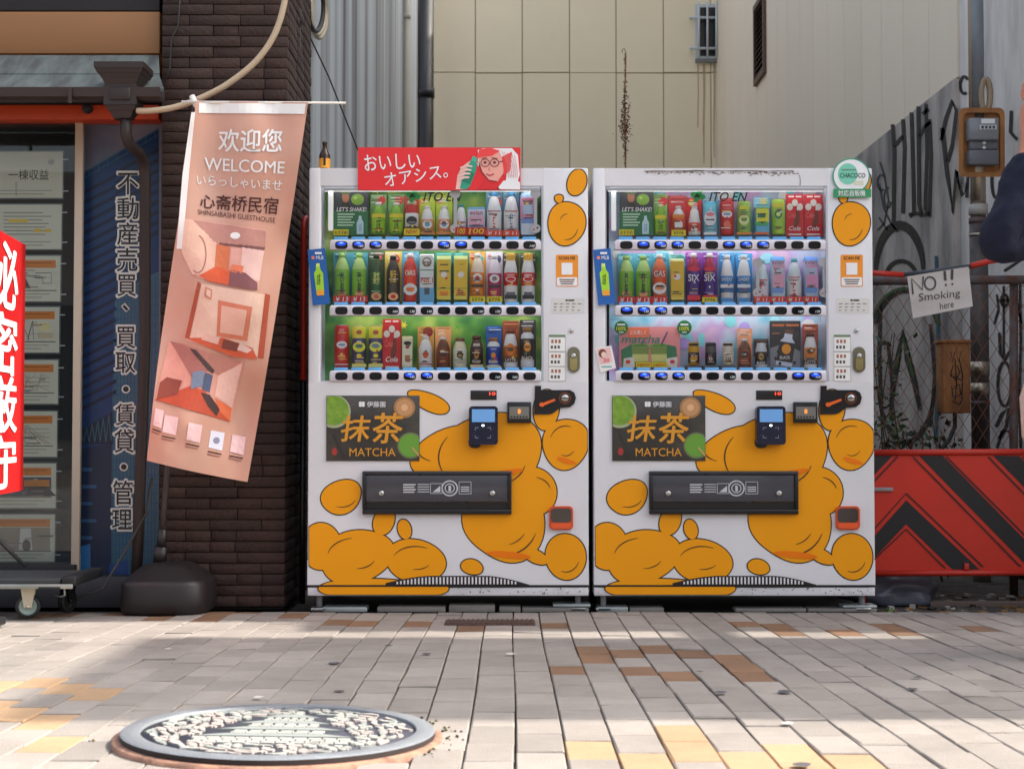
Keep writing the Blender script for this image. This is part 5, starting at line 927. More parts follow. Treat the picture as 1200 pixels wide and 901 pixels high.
# green round sign on the corner of the second machine
t = thing('round_sign', 'round green and white sign with banner strip on the second machine corner', 'sign', tuple(at(998, 231, -.01))); m = MB(); gsg = K(50, 140, 112)
cpts = [(997.5 + 22 * math.cos(a), 206.5 + 21 * math.sin(a)) for a in [i * 6.28318 / 48 for i in range(48)]]
def slab2(m, P, Y0, Y1, mt):
    n = len(P); vs = [at(x, y, Y0) for x, y in P] + [at(x, y, Y1) for x, y in P]; m.add(vs, [(k, n + k, n + (k + 1) % n, (k + 1) % n) for k in range(n)] + [tuple(range(2 * n - 1, n - 1, -1))], mt); m.art(P, plane(Y0), mt)
slab2(m, cpts, -.008, -.005, gsg); m.ell(997.5, 206.5, 20.4, 19.4, plane(-.0088), K(214, 224, 214), 44); m.ell(993.5, 204, 11.5, 12.4, plane(-.0096), K(110, 186, 160), 32); m.text('CHACOCO', 984.5, 203, 1014, 208.5, plane(-.0104), K(30, 60, 46), bold=.02); m.rect(986, 198.4, 1003, 200, plane(-.0104), K(90, 130, 110)); m.rect(1001, 212, 1012, 217, plane(-.0104), K(196, 196, 176)); m.build('disc', t)
m = MB(); slab2(m, [(976.5, 221.5), (1021, 221.5), (1021, 231.5), (976.5, 231.5)], -.0125, -.0105, K(40, 130, 80)); m.text('対応自販機', 982, 223, 1014, 230, plane(-.0135), K(232, 240, 232), bold=.02); m.build('strip', t)
# small portrait card stuck beside the bottom shelf of the second machine
m = MB(); Q = [(697.5, 408), (716.5, 405), (722, 431), (704, 437)]; m.art(Q, plane(-.0035), K(226, 210, 206)); m.art([(700, 409), (715, 407), (717.5, 424), (703, 427)], plane(-.0045), K(222, 176, 170)); m.ell(706, 414, 4.6, 5, plane(-.0055), K(110, 50, 44), 16); m.ell(707.5, 415.5, 3, 3.4, plane(-.0065), K(230, 190, 170), 14); m.text('20', 707, 420, 714, 424, plane(-.0065), K(206, 60, 70), bold=.02); m.rect(705, 429, 717, 430.4, plane(-.0045), K(80, 160, 150)); m.build('promo_sticker', mach2)
# grime along the top rim of the second machine and scuffs on the kick plates
m = MB(); gr_ = mat('grime_print', (120, 108, 98), .9, k=1.0); rn = random.Random(8)
for k in range(150):
    x = rn.uniform(755, 935); y = 201.8 + abs(rn.gauss(0, 1.5)); m.ell(x, y, rn.uniform(.3, 2.2), rn.uniform(.2, .6), plane(-.0011), gr_, 7, rot=rn.uniform(-.3, .3))
for x0 in (755, 800, 860): m.stroke([(x0 + k * 10, 200.6 + rn.uniform(-.5, .5)) for k in range(8)], [rn.uniform(.6, 1.8) for k in range(8)], plane(-.0008), gr_)
m.stroke([(937, 205), (938, 212), (937.5, 218)], .7, plane(-.0011), gr_); m.build('grime', mach2)
for mc, dx in ((mach1, 0), (mach2, 336)):
    m = MB()
    for k in range(46): x = rn.choice([rn.uniform(545, 685), rn.uniform(365, 685)]) + dx; m.ell(x, rn.uniform(688.5, 696), rn.uniform(.3, 1.6), rn.uniform(.2, .9), plane(.0012), gr_, 7, rot=rn.uniform(0, 3))
    m.build('scuffs', mc)
# metal spacer plates and lumps of concrete under the machines
cb = mat('spacer_concrete', (128, 124, 118), .9, bump=.4, k=1.0); cg = mat('spacer_zinc', (170, 178, 176), .45, metal=.5, var=.15, k=1.0)
BLK = [(442, 522, 711, 717.5, cb, 'long concrete strip under the middle of the first machine'), (526, 580, 709, 717, cb, 'short concrete strip right of the long one under the first machine'), (585, 610, 711, 717, cb, 'small concrete lump under the first machine'), (612, 690, 712, 718, cb, 'flat concrete strip near the right foot of the first machine'), (648, 692, 707.5, 711.6, cg, 'grey zinc plate on concrete under the right corner of the first machine'), (378, 430, 711, 714, cg, 'thin bright steel plate at the left foot of the first machine'), (700, 736, 711, 715, cg, 'bright steel plate at the left foot of the second machine'), (738, 778, 712, 717, cb, 'rough concrete strip left under the second machine'), (862, 945, 713, 719, cb, 'long concrete strip right of centre under the second machine'), (947, 1028, 713, 719, cb, 'concrete strip under the right foot of the second machine'), (988, 1028, 709, 712.6, cg, 'grey zinc plate under the right corner of the second machine')]
for k, (x0, x1, y0, y1, mt, lb_) in enumerate(BLK):
    a = at(x0, y1, .03); b = at(x1, y0, .03); m = MB(); zb = max(-.004, a.z) if y1 < 712.7 else -.004; m.box(a.x, b.x, .03, .12, zb, max(b.z, zb + .008), mt, .004)
    tag(m.build('spacer_plate' if mt is cg else 'spacer_block', loc=((a.x + b.x) / 2, .075, zb)), lb_, 'spacer', 'spacers under the machines')
# dark apron under the machines
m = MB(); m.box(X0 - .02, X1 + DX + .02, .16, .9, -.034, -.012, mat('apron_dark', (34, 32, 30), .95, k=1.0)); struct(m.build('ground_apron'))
# red tube frames folded beside and between the machines
redt = mat('tube_red', (186, 44, 32), .4, var=.12, k=1.0)
for px, lb_ in ((355.5, 'red tubular barrier frame leaning between the banner and the first machine'), (694, 'red tubular barrier frame stuck in the slot between the machines')):
    Y = .30; x = at(px, 400, Y).x; zt = at(px, 254, Y).z; t = thing('tube_barrier', lb_, 'barrier', (x, Y, 0)); m = MB()
    m.tube([(x, Y, .95), (x, Y, zt - .05), (x, Y + .015, zt - .015), (x, Y + .05, zt), (x, Y + .5, zt), (x, Y + .54, zt - .02), (x, Y + .55, zt - .05), (x, Y + .55, .95)], .0135, redt, 10); m.tube([(x, Y, 1.15), (x, Y + .55, 1.15)], .008, redt, 8); m.build('top_bar', t)
    for yl in (Y, Y + .55): m = MB(); m.tube([(x, yl, 0), (x, yl, .95)], .0125, blk, 10); m.build('leg', t)
# dried weed stalk behind the second machine
weed = mat('dry_stalk', (122, 86, 60), .9, k=1.0); seed_ = mat('dry_seed', (96, 54, 36), .9, var=.3, island=.3, k=1.0)
Yw = .95; t = thing('dried_weed', 'tall dried brown weed stalk rising behind the second machine', 'weed', (at(733, 600, Yw).x, Yw, 0)); m = MB()
pts = [at(733, 700, Yw), at(732.5, 400, Yw), at(733, 195, Yw), at(732.5, 150, Yw), at(732, 110, Yw), at(733.5, 75, Yw), at(733.5, 62, Yw), at(731.5, 57, Yw), at(729.5, 58.5, Yw), at(729, 62, Yw)]; m.tube(pts, [.006, .005, .0038, .0032, .003, .0024, .002, .002, .002, .002], weed, 6); m.build('stalk', t)
m = MB(); rn = random.Random(4)
for k in range(620):
    py = rn.choice([rn.gauss(150, 17), rn.gauss(132, 20), rn.uniform(62, 192)]); 
    if not 60 < py < 193: continue
    w = 1.0 + 5.2 * math.exp(-((py - 150) / 24) ** 2) + 1.6 * math.exp(-((py - 118) / 18) ** 2); c = at(732.6 + rn.gauss(0, w * .55), py, Yw + rn.gauss(0, w * .0018)); s_ = rn.uniform(.003, .008); a = rn.uniform(0, 6.28); q = Vector((math.cos(a), math.sin(a) * .7, rn.uniform(-.2, 1))).normalized(); s2 = q.cross(Vector((rn.random(), rn.random(), rn.random()))).normalized() * s_ * .45
    m.add([c - q * s_, c + s2, c + q * s_, c - s2], [(0, 1, 2, 3)], seed_)
m.build('seed_head', t)
# ================================================================== SHOP WINDOW: listing sheets behind the glass
paper = mat('sheet_paper', (226, 224, 206), .8, var=.05, k=1.0); Ysh = .37
titles = [(178, 232, 'cover'), (240, 292, 'text'), (300, 353, 'plan'), (360, 413, 'map'), (422, 473, 'list'), (482, 535, 'lines'), (543, 595, 'photo'), (603, 658, 'room')]
labels = ['pale title sheet at the top of the shop window column of listings', 'listing sheet with yellow highlighted lines below the title sheet', 'listing sheet with orange header and floor plan behind the red sign', 'listing sheet with orange header and small map, fourth in the window', 'listing sheet with orange header and pencil grid, fifth in the window', 'listing sheet with orange header above the photo sheets, sixth in the window', 'listing sheet with orange header over a dark blue building photo', 'lowest listing sheet with orange header and pale room photo']
for (y0, y1, kd), lb_ in zip(titles, labels):
    x1 = 73 - (y0 - 178) * .022; x0 = x1 - 92; rn = random.Random(y0); t = thing('listing_sheet', lb_, 'sheet', tuple(at(x1 - 45, y1, Ysh)), 'listing sheets in the shop window')
    m = MB(); m.pbox(x0, y0, x1, y1, Ysh - .001, Ysh + .002, paper); g = plane(Ysh - .002); h = plane(Ysh - .0028); e = plane(Ysh - .0036); ik = K(70, 70, 66); og = K(206, 120, 40)
    if kd == 'cover': m.text('一棟収益', 10, 199, 57, 211, g, K(50, 50, 48), bold=.01); m.rect(18, 213, 20, 230, g, K(170, 172, 150)); m.ell(60, 190, 4, 3.4, g, K(170, 166, 160))
    elif kd == 'text':
        for r in range(7): m.rect(4, 249 + r * 4.2, 61 - rn.random() * 12, 250 + r * 4.2, g, K(120, 120, 110))
        m.rect(10, 257, 33, 260.5, h, K(216, 184, 50)); m.rect(40, 268.5, 49, 272, h, K(220, 176, 50)); m.rect(53, 268.5, 60, 272, h, K(220, 176, 50))
    else:
        m.rect(x0 + 5, y0 + 5, x1 - 5, y0 + 14, g, og); m.rect(x0 + 20, y0 + 7.5, x1 - 10, y0 + 8.6, h, K(150, 80, 30)); m.rect(x0 + 5, y1 - 13, x1 - 4, y1 - 12, g, ik)
        if kd == 'plan':
            m.art([(20, y0 + 38), (28, y0 + 22), (36, y0 + 38)], g, K(90, 70, 66)); m.stroke([(42, y0 + 20), (60, y0 + 20), (60, y0 + 32), (50, y0 + 32), (50, y0 + 26), (42, y0 + 26)], .8, g, ik, closed=True)
        elif kd == 'map':
            for k in range(4): m.stroke([(rn.uniform(20, 40), y0 + 16), (rn.uniform(30, 60), y1 - 15)], .6, g, ik)
            m.rect(46, y0 + 18, 58, y0 + 28, g, K(214, 206, 150)); m.rect(44, y0 + 30, 62, y0 + 36, h, K(196, 180, 150))
        elif kd in ('list', 'lines'):
            for k in range(6): m.stroke([(rn.uniform(10, 50), y0 + 16), (rn.uniform(14, 62), y1 - 15)], .5, g, K(150, 130, 120))
            for k in range(3): m.rect(26, y0 + 20 + k * 5, 58, y0 + 20.8 + k * 5, h, K(160, 150, 140))
        elif kd == 'photo':
            m.rect(x0 + 6, y0 + 16, x1 - 5, y1 - 13.5, h, K(50, 60, 80)); m.art([(30, y1 - 14), (34, y0 + 26), (44, y0 + 20), (58, y0 + 30), (66, y1 - 14)], e, K(30, 34, 44)); m.rect(28, y0 + 19, 58, y0 + 27, e, K(190, 120, 50))
        else:
            m.rect(x0 + 6, y0 + 15, x1 - 5, y1 - 13.5, h, K(150, 140, 126)); m.art([(22, y1 - 14), (24, y0 + 16), (36, y0 + 16), (38, y1 - 14)], e, K(206, 204, 196)); m.ell(31, y0 + 36, 5, 7, plane(Ysh - .0044), K(90, 80, 74)); m.rect(44, y0 + 24, 62, y0 + 26, e, K(110, 90, 80))
        for k in range(9 if kd != 'cover' else 0): xa = rn.uniform(x0 + 20, x1 - 22); yk = y0 + (16 if kd != 'text' else 8) + rn.random() * (y1 - y0 - 30); m.rect(xa, yk, xa + rn.uniform(4, 16), yk + rn.uniform(.6, 1.2), plane(Ysh - .0048), rn.choice([K(120, 116, 108), K(160, 120, 90), K(110, 130, 140), K(170, 166, 150)]))
    for k in range(2): m.rect(x0 + 8, y1 - 9 + k * 4, x1 - 12 - k * 9, y1 - 8 + k * 4, g, K(150, 150, 140))
    m.build('printed_paper', t)
    m = MB(); hk = K(180, 184, 186)
    for yy_ in (y0 + 9, y1 - 8): m.pbox(x1 + .6, yy_ - .6, x1 + 7, yy_ + .6, Ysh, Ysh + .003, hk)
    m.pbox(x0 - 1, y0 - 1.5, x1 + 1.5, y1 + 1.5, Ysh + .003, Ysh + .006, mat('holder_clear', (110, 122, 120), .25, k=1.0)); m.build('holder', t)
# ------------------------------------------------ blue poster sign with vertical lettering
Yp2 = .40; t = thing('poster_sign', 'tall blue poster of an office tower with white edged vertical lettering', 'sign', tuple(at(140, 675, Yp2)))
m = MB(); skyc = mat('poster_sky', (132, 128, 138), .35, scale=2, rgb2=(92, 100, 124), k=1.0); bl1 = mat('poster_blue', (14, 52, 98), .35, var=.25, scale=4, k=1.0); bl2 = mat('poster_blue_deep', (10, 28, 58), .35, k=1.0); bl3 = mat('poster_teal', (52, 98, 118), .35, var=.2, scale=6, k=1.0); bl4 = K(38, 76, 112, .35)
m.pbox(93.5, 139, 186, 676, Yp2, Yp2 + .012, skyc); m.build('panel', t)
m = MB(); g = plane(Yp2 - .001); h = plane(Yp2 - .0018); e = plane(Yp2 - .0026); d_ = plane(Yp2 - .0034)
m.art([(93.5, 206), (186, 152), (186, 676), (93.5, 676)], g, bl1); m.stroke([(93.5, 205), (186, 151)], 1.6, h, bl3)
for k in range(9): m.stroke([(93.5 + k * 11, 205 - k * 6.4), (93.5 + k * 11, 214 - k * 6.4)], .7, h, bl3)
m.stroke([(93.5, 212), (186, 158)], .8, h, bl3)
for k in range(22): y = 226 + k * 12; m.art([(93.5, y), (136, y - 22), (136, y - 17.5), (93.5, y + 4.5)], h, bl2)
for k in range(9): y = 200 + k * 12; m.art([(136, y), (186, y - 27), (186, y - 22), (136, y + 5)], h, bl2)
m.art([(134, 345), (186, 318), (186, 676), (128, 676)], h, bl3)
for k in range(30): y = 352 + k * 11; m.art([(133.5 - k * .15, y), (186, y - 6), (186, y - 4.4), (133.5 - k * .15, y + 1.6)], e, bl4)
for k in range(13): m.stroke([(134 + k * 4, 346 - k * 1.8), (131 + k * 4.2, 676)], .7, d_, K(30, 62, 92, .35))
m.art([(93.5, 505), (132, 482), (132, 520), (93.5, 520)], e, K(14, 26, 46, .35))
for k in range(6): m.stroke([(95 + k * 6.5, 504 - k * 3.6), (98 + k * 6.5, 518)], .9, d_, bl3); m.stroke([(98 + k * 6.5, 518), (101.5 + k * 6.5, 501 - k * 3.6)], .9, d_, bl3)
m.art([(93.5, 526), (131, 520), (130, 676), (93.5, 676)], e, K(12, 30, 58, .35))
for k in range(5): m.rect(94, 548 + k * 20, 108 + (k % 2) * 5, 552 + k * 20, d_, bl4)
m.art([(93.5, 640), (106, 637), (106, 668), (93.5, 676)], d_, K(44, 100, 150, .35)); m.art([(128, 662), (150, 655), (150, 676), (128, 676)], d_, K(24, 60, 110, .35)); m.build('tower_picture', t)
m = MB(); wo = K(206, 204, 196, .4); ki = K(30, 28, 30, .4)
def vch(s_, cx, y0, y1, w):
    m = MB(); m.text(s_, cx - w / 2 - 1.2, y0 - 1.2, cx + w / 2 + 1.2, y1 + 1.2, plane(Yp2 - .0046), wo, bold=.075); m.text(s_, cx - w / 2, y0, cx + w / 2, y1, plane(Yp2 - .006), ki, bold=.016); m.build('letter', t)
for s_, cx, y0, y1, w in (('不', 150, 203, 228, 24), ('動', 150, 232, 257, 25), ('産', 149.5, 261, 287, 24), ('売', 149, 291, 318, 24), ('買', 148.5, 322, 347, 22), ('買', 147.5, 383, 408, 22), ('取', 147, 413, 437, 23), ('賃', 146, 473, 498, 22), ('貸', 145.5, 503, 530, 23), ('管', 144, 563, 591, 23), ('理', 143, 597, 620, 23)): vch(s_, cx, y0, y1, w)
for cx, cy in ((147.5, 456), (145, 547)): m = MB(); m.ell(cx, cy, 5, 5, plane(Yp2 - .0046), wo); m.ell(cx, cy, 3.4, 3.4, plane(Yp2 - .006), ki); m.build('letter', t)
m = MB(); m.stroke([(144, 357), (150, 364)], 6, plane(Yp2 - .0046), wo); m.stroke([(144.5, 358), (149.5, 363.5)], 3.4, plane(Yp2 - .006), ki); m.build('letter', t)
# ------------------------------------------------ red standing sign
redb = mat('sign_red', (226, 26, 26), .5, var=.04, k=.72); A = Vector((-1.884, -.30, 0)); Bv = Vector((-1.80, -1.06, 0)); dv = (A - Bv); z0, z1 = .505, 1.452
nrm = Vector((dv.y, -dv.x, 0)).normalized(); nrm = nrm if nrm.x > 0 else -nrm
t = thing('standing_sign', 'bright red standing sign with white lettering at the left edge', 'sign', (-1.9, -.68, gz(-.68)))
def sp(u, z, off=0): return Bv + dv * u + nrm * off + Vector((0, 0, z))
m = MB(); th = .05
m.add([sp(0, z0), sp(1, z0), sp(1, z1), sp(0, z1), sp(0, z0, -th), sp(1, z0, -th), sp(1, z1, -th), sp(0, z1, -th)], [(0, 1, 2, 3), (7, 6, 5, 4), (1, 5, 6, 2), (0, 3, 7, 4), (3, 2, 6, 7), (0, 4, 5, 1)], redb); m.build('panel', t)
m = MB(); wsl = K(236, 232, 228, .4); fs_ = lambda x, y: sp(x, y, .0015); fs3 = lambda x, y: sp(x, y, .003); dr = K(176, 12, 18, .5, k=.8)
for k in range(-14, 40):
    pts = [(k / 26, z0), (k / 26 + .012, z0), (k / 26 + .452, z1), (k / 26 + .44, z1)]
    if pts[0][0] >= 0 and pts[2][0] <= 1: m.art(pts, fs_, dr)
m.build('stripes', t)
for s_, za, zb in (('秘', 1.18, 1.42), ('密', .94, 1.16), ('厳', .73, .93), ('守', .525, .715)): m = MB(); m.text(s_, .18, zb, .82, za, fs3, wsl, bold=.03, lift=tuple(nrm)); m.build('letter', t)
m = MB(); bkm = mat('stand_black', (28, 28, 30), .45, k=1.0); c0 = sp(.2, 0, -.03); c1 = sp(.55, 0, -.03)
for c in (c0, c1): m.tube([(c.x, c.y, gz(c.y) + .03), (c.x, c.y, z0 + .02)], .014, bkm)
m.box(c0.x - .25, c0.x - .01, c0.y - .1, c1.y + .1, gz(-.7) + .0045, gz(-.7) + .035, bkm, .008); m.tube([sp(.98, z0 - .13, -.03) + Vector((-.14, .05, 0)), sp(1, z0 - .30, -.03) + Vector((.03, .05, 0))], .008, bkm); m.build('stand', t)
# ------------------------------------------------ platform trolley
t = thing('platform_trolley', 'low platform trolley with steel edge and rubber casters at the shop window', 'trolley', (-2.1, -.12, gz(-.12)))
Yt = -.27; wc = at(33, 710, Yt); rw = .047
m = MB(); pz0 = at(40, 690, Yt).z; pz1 = at(40, 673, Yt).z; xr_ = at(90, 680, Yt).x
m.box(-2.75, xr_ - .05, -.31, .04, pz0 + .02, pz1 - .012, mat('trolley_grey', (70, 72, 74), .5, k=.7), .004); m.build('deck', t)
m = MB(); m.box(-2.75, xr_, -.325, -.311, pz0 + .006, pz0 + .024, mat('trolley_steel', (176, 178, 172), .35, metal=.8, k=1.0), .003); m.build('edge_rail', t)
m = MB(); m.box(xr_ - .045, xr_ + .012, -.32, .05, pz0 + .016, pz1 - .002, mat('bumper_black', (24, 24, 26), .6), .008); m.box(xr_ - .13, xr_ - .046, -.33, -.30, pz0 + .004, pz0 + .014, bkm, .002); m.build('bumper', t)
def caster(c, ang, dark):
    m = MB(); Mx = Matrix.Rotation(R(90 + ang), 4, 'Z') @ Matrix.Rotation(R(90), 4, 'Y'); Mx = Matrix.Rotation(R(ang), 4, 'Z') @ Matrix.Rotation(R(90), 4, 'X')
    w = m; rb_ = mat('tyre_black', (32, 34, 34), .6, k=1.0)
    m.lathe([(rw * .72, -.013), (rw * .94, -.014), (rw, -.009), (rw, .009), (rw * .94, .014), (rw * .72, .013)], c, rb_, 30, M=Mx, cap=False); o = m.build('caster', t)
    m = MB(); m.lathe([(.0005, -.0135), (rw * .24, -.0135), (rw * .27, -.010), (rw * .6, -.009), (rw * .73, -.0128), (rw * .73, .0128), (rw * .6, .009), (.0005, .010)], c, mat('wheel_disc', (150, 166, 156), .4, metal=.3, k=1.0) if not dark else rb_, 26, M=Mx, cap=False); m.build('wheel_disc', o)
    m = MB(); fk = mat('fork_zinc', (206, 196, 172), .35, metal=.5, k=1.0) if not dark else bkm
    for s_ in (-.019, .019):
        vs = [Vector((-.014, s_, -.004)), Vector((.014, s_, -.004)), Vector((.030, s_, pz0 - c.z + .006)), Vector((-.026, s_, pz0 - c.z + .006))]; vs = vs + [v + Vector((0, .0025 if s_ > 0 else -.0025, 0)) for v in vs]
        m.add([Matrix.Rotation(R(ang), 4, 'Z') @ v + c for v in vs], [(0, 1, 2, 3), (7, 6, 5, 4), (0, 4, 5, 1), (1, 5, 6, 2), (2, 6, 7, 3), (3, 7, 4, 0)], fk)
    m.box(c.x - .04, c.x + .04, c.y - .03, c.y + .03, pz0 + .004, pz0 + .012, fk, .002); m.lathe([(.007, -.024), (.007, .024)], c, fk, 10, M=Mx); m.build('fork', o)
wc.z = gz(wc.y) + rw + .003; caster(wc, 12, False); w2 = at(79, 695, -.03); w2.z = gz(w2.y) + rw + .003; caster(w2, 70, True)
m = MB(); m.tube([at(64, 696, Yt + .05), at(71, 699, Yt + .02), at(76, 697, Yt), at(75, 686, Yt)], .004, cg, 6); m.build('brake_pedal', t)
# ------------------------------------------------ guest house banner on its pole
Yb = -.24
t = thing('banner_stand', 'dark water filled base with pole holding up the guest house banner', 'stand', (at(186, 700, -.02).x, -.02, gz(-.02)))
m = MB(); bx0, bx1 = at(133, 700, -.16).x, at(239, 700, -.16).x; bz0 = gz(-.16) + .004; bz1 = at(180, 681, -.16).z; bmt = mat('base_plastic', (44, 38, 39), .45, var=.1, k=.65)
cxm = (bx0 + bx1) / 2; w = (bx1 - bx0) / 2
def ringp(s_, z, n=44): return [Vector((cxm + w * s_ * math.copysign(abs(math.cos(a)) ** .55, math.cos(a)), .02 + .185 * s_ * math.copysign(abs(math.sin(a)) ** .55, math.sin(a)), z)) for a in [i * 2 * math.pi / n for i in range(n)]]
rings = [(.95, bz0), (.99, bz0 + .012), (1.0, bz0 + .05), (.985, bz1 - .02), (.95, bz1 - .006), (.90, bz1), (.86, bz1 + .004), (.60, bz1 + .045), (.45, bz1 + .058), (.2, bz1 + .062)]
vs = []; fs = []
for s_, z in rings: vs += ringp(s_, z)
for j in range(len(rings) - 1):
    for i in range(44): k = (i + 1) % 44; fs.append((j * 44 + i, j * 44 + k, (j + 1) * 44 + k, (j + 1) * 44 + i))
fs += [tuple(range(43, -1, -1)), tuple((len(rings) - 1) * 44 + i for i in range(44))]; m.add(vs, fs, bmt, True); m.build('base', t)
m = MB(); pb = at(187, 660, .02); pm = at(192, 600, .0); pt = at(228.5, 116, Yb + .03); pt0 = at(213, 300, -.12)
m.tube([pb, at(189, 640, .01)], .027, bmt, 16); m.tube([at(189, 642, .01), at(190.5, 620, .005)], .019, bmt, 14); m.build('socket', t)
m = MB(); pl = mat('pole_dark', (60, 50, 48), .4, k=1.0); m.tube([at(189, 640, .01), at(193, 590, 0), at(206, 420, -.10), pt0, pt], [.013, .012, .011, .01, .009], pl, 12); m.build('pole', t)
m = MB(); wrod = K(214, 208, 198, .4); m.tube([at(213, 119.5, Yb + .01), at(300, 120.5, Yb + .01), at(405, 121, Yb + .01)], .005, wrod, 8); m.tube([at(225, 113, Yb + .03), at(231, 126, Yb + .02)], .012, wrod, 10); m.build('cross_rod', t)
# cloth
def LX(v): return 230 + (172 - 230) * v + 4 * math.sin(v * 5.2) * v * (1 - v) - 3 * math.sin(v * math.pi)
def RX(v): return 361 + (290 - 361) * v + 2 * math.sin(v * math.pi)
def cl(u, v):
    px = LX(v) * (1 - u) + RX(v) * u; yl = 119 + (540 - 119) * v; yr = 120 + (565 - 120) * v; py = yl * (1 - u) + yr * u + 5 * math.sin(u * 3.14) * math.sin(v * 3.14) - 3 * math.sin(v * 9 + u * 4) * v * .3
    d = .040 * math.sin(u * 5.5 + v * 4.2 - .6) * (.25 + .75 * v) + .024 * math.sin(v * 13 - u * 3.4) * min(1, v * 4) + .014 * math.sin(u * 11 - v * 8) * (1 - .5 * v) + .007 * math.sin(v * 31 + u * 9) * u * min(1, v * 5) + .006 * noise.noise((u * 6, v * 14, 1.7)) - .05 * v * (1 - u)
    return px, py, Yb + d - .03 * v
def clp(u, v, off=0.0):
    px, py, Y = cl(u, v); p = at(px, py, Y); return p + Vector((0, -off, 0))
def uv(px, py):                                                     # where a point of the print lies on the cloth
    u, v = .5, .5
    for _ in range(9):
        a, b, _y = cl(u, v); yl = 119 + 421 * v; v += (py - b) / 436; u += (px - a) / max(60, RX(v) - LX(v))
    return u, v
def pr(off): return lambda px, py: clp(*uv(px, py), off)
bt = thing('cloth_banner', 'peach guest house banner with room photos swaying from the pole', 'banner', tuple(at(295, 120, Yb)))
peach = mat('banner_peach', (244, 178, 150), .8, scale=2.2, rgb2=(246, 196, 174), k=.68, ramp=(.35, .7)); m = MB(); nu, nv = 36, 90; vs = []; fs = []
for j in range(nv + 1):
    for i in range(nu + 1): vs.append(clp(i / nu, j / nv))
for j in range(nv):
    for i in range(nu): a = j * (nu + 1) + i; fs.append((a, a + nu + 1, a + nu + 2, a + 1))
m.add(vs, fs, peach, True); vs2 = [v + Vector((0, .0016, 0)) for v in vs]; m.add(vs2, [f[::-1] for f in fs], peach, True); m.build('cloth', bt)
m = MB(); p1 = pr(.0035); p2 = pr(.005); p3 = pr(.0065); sleeve = K(226, 214, 210, .8); ML = 9
m.art([(233.5, 121), (358.5, 122), (357, 134), (233, 133)], p1, sleeve, ML); m.art([(224.5, 132), (229, 132), (222, 200), (214, 292), (207, 292), (214, 205)], p1, K(226, 210, 206, .8), ML); m.build('sleeve', bt)
m = MB(); wt2 = K(236, 218, 212, .8); bk_ = K(70, 36, 32, .8)
m.text('欢迎您', 0, 0, 0, 0, p1, wt2, bold=.03, quad=[(257, 152), (331, 152), (330, 179), (256, 178)]); m.text('WELCOME', 0, 0, 0, 0, p1, wt2, bold=.02, quad=[(240, 185), (334, 190), (333, 204), (240, 200)]); m.text('いらっしゃいませ', 0, 0, 0, 0, p1, wt2, bold=.01, quad=[(231, 205), (331, 212), (330, 224), (231, 217)]); m.text('心斋桥民宿', 0, 0, 0, 0, p1, bk_, bold=.02, quad=[(235, 228), (327, 232), (325, 252), (235, 244)]); m.text('SHINSAIBASHI GUESTHOUSE', 0, 0, 0, 0, p1, bk_, quad=[(232, 245.5), (323, 255.5), (322.5, 261.5), (232, 251.5)])
for k, (x, y) in enumerate(((186, 490), (200, 498), (228, 507), (254, 516), (279, 521))): # plain pale squares and caption bars where the codes are printed
    s_ = 8 if k else 5; 
    m.art([(x - s_ + 1.5, y - 12), (x + s_ + 1.5, y - 9), (x + s_ - 1.5, y + 12), (x - s_ - 1.5, y + 8)], p1, K(214, 178, 176, .8) if k != 3 else K(206, 204, 226, .8), ML); m.art([(x - s_ - 2, y + 12), (x + s_ - 2, y + 15.4), (x + s_ - 2.4, y + 16.8), (x - s_ - 2.4, y + 13.4)], p1, bk_, ML); m.art([(x - s_ - 3, y + 15.2), (x + s_ - 4, y + 18.6), (x + s_ - 4.2, y + 19.6), (x - s_ - 3.2, y + 16.4)], p1, K(130, 80, 70, .8), ML)
m.ell(254, 516, 4, 4, p2, K(130, 130, 150, .8), 12); m.build('lettering', bt)
m = MB(); 
def q(pts, c, f=p1): m.art(pts, f, mat('photo_%d_%d_%d' % c, c, .75, var=.20, scale=16, detail=3), ML)
# room photo one
q([(217, 256), (313, 270), (303, 340), (222, 322)][:3] + [(240, 328), (226, 322), (214, 300)], (206, 150, 134)); q([(226, 258), (312, 271), (311, 290), (258, 285), (255, 288)], (170, 120, 108), p2); q([(258, 284), (256, 287), (310, 294), (311, 290)], (110, 70, 64), p2); q([(217, 257), (226, 258), (256, 287), (254, 312), (236, 322), (226, 322), (213, 296)], (216, 166, 146), p2); m.stroke([(232 + 11 * math.cos(a) * .9, 298 + 22 * math.sin(a)) for a in [R(x) for x in range(-80, 140, 20)]], 1.2, p3, K(150, 96, 84, .75)); m.ell(276, 276.5, 6, 4, p3, K(238, 214, 206, .75), 16)
q([(254, 286), (270, 290), (268, 318), (252, 312)], (190, 104, 66), p3); q([(284, 290), (310, 294), (304, 330), (282, 324)], (226, 170, 160), p2); q([(234, 323), (254, 312), (270, 318), (268, 334), (246, 330)], (196, 84, 50), p3); q([(270, 316), (288, 320), (302, 332), (302, 340), (268, 335)], (120, 74, 76), p3); q([(272, 310), (286, 312), (284, 322), (270, 318)], (206, 110, 76), p3)
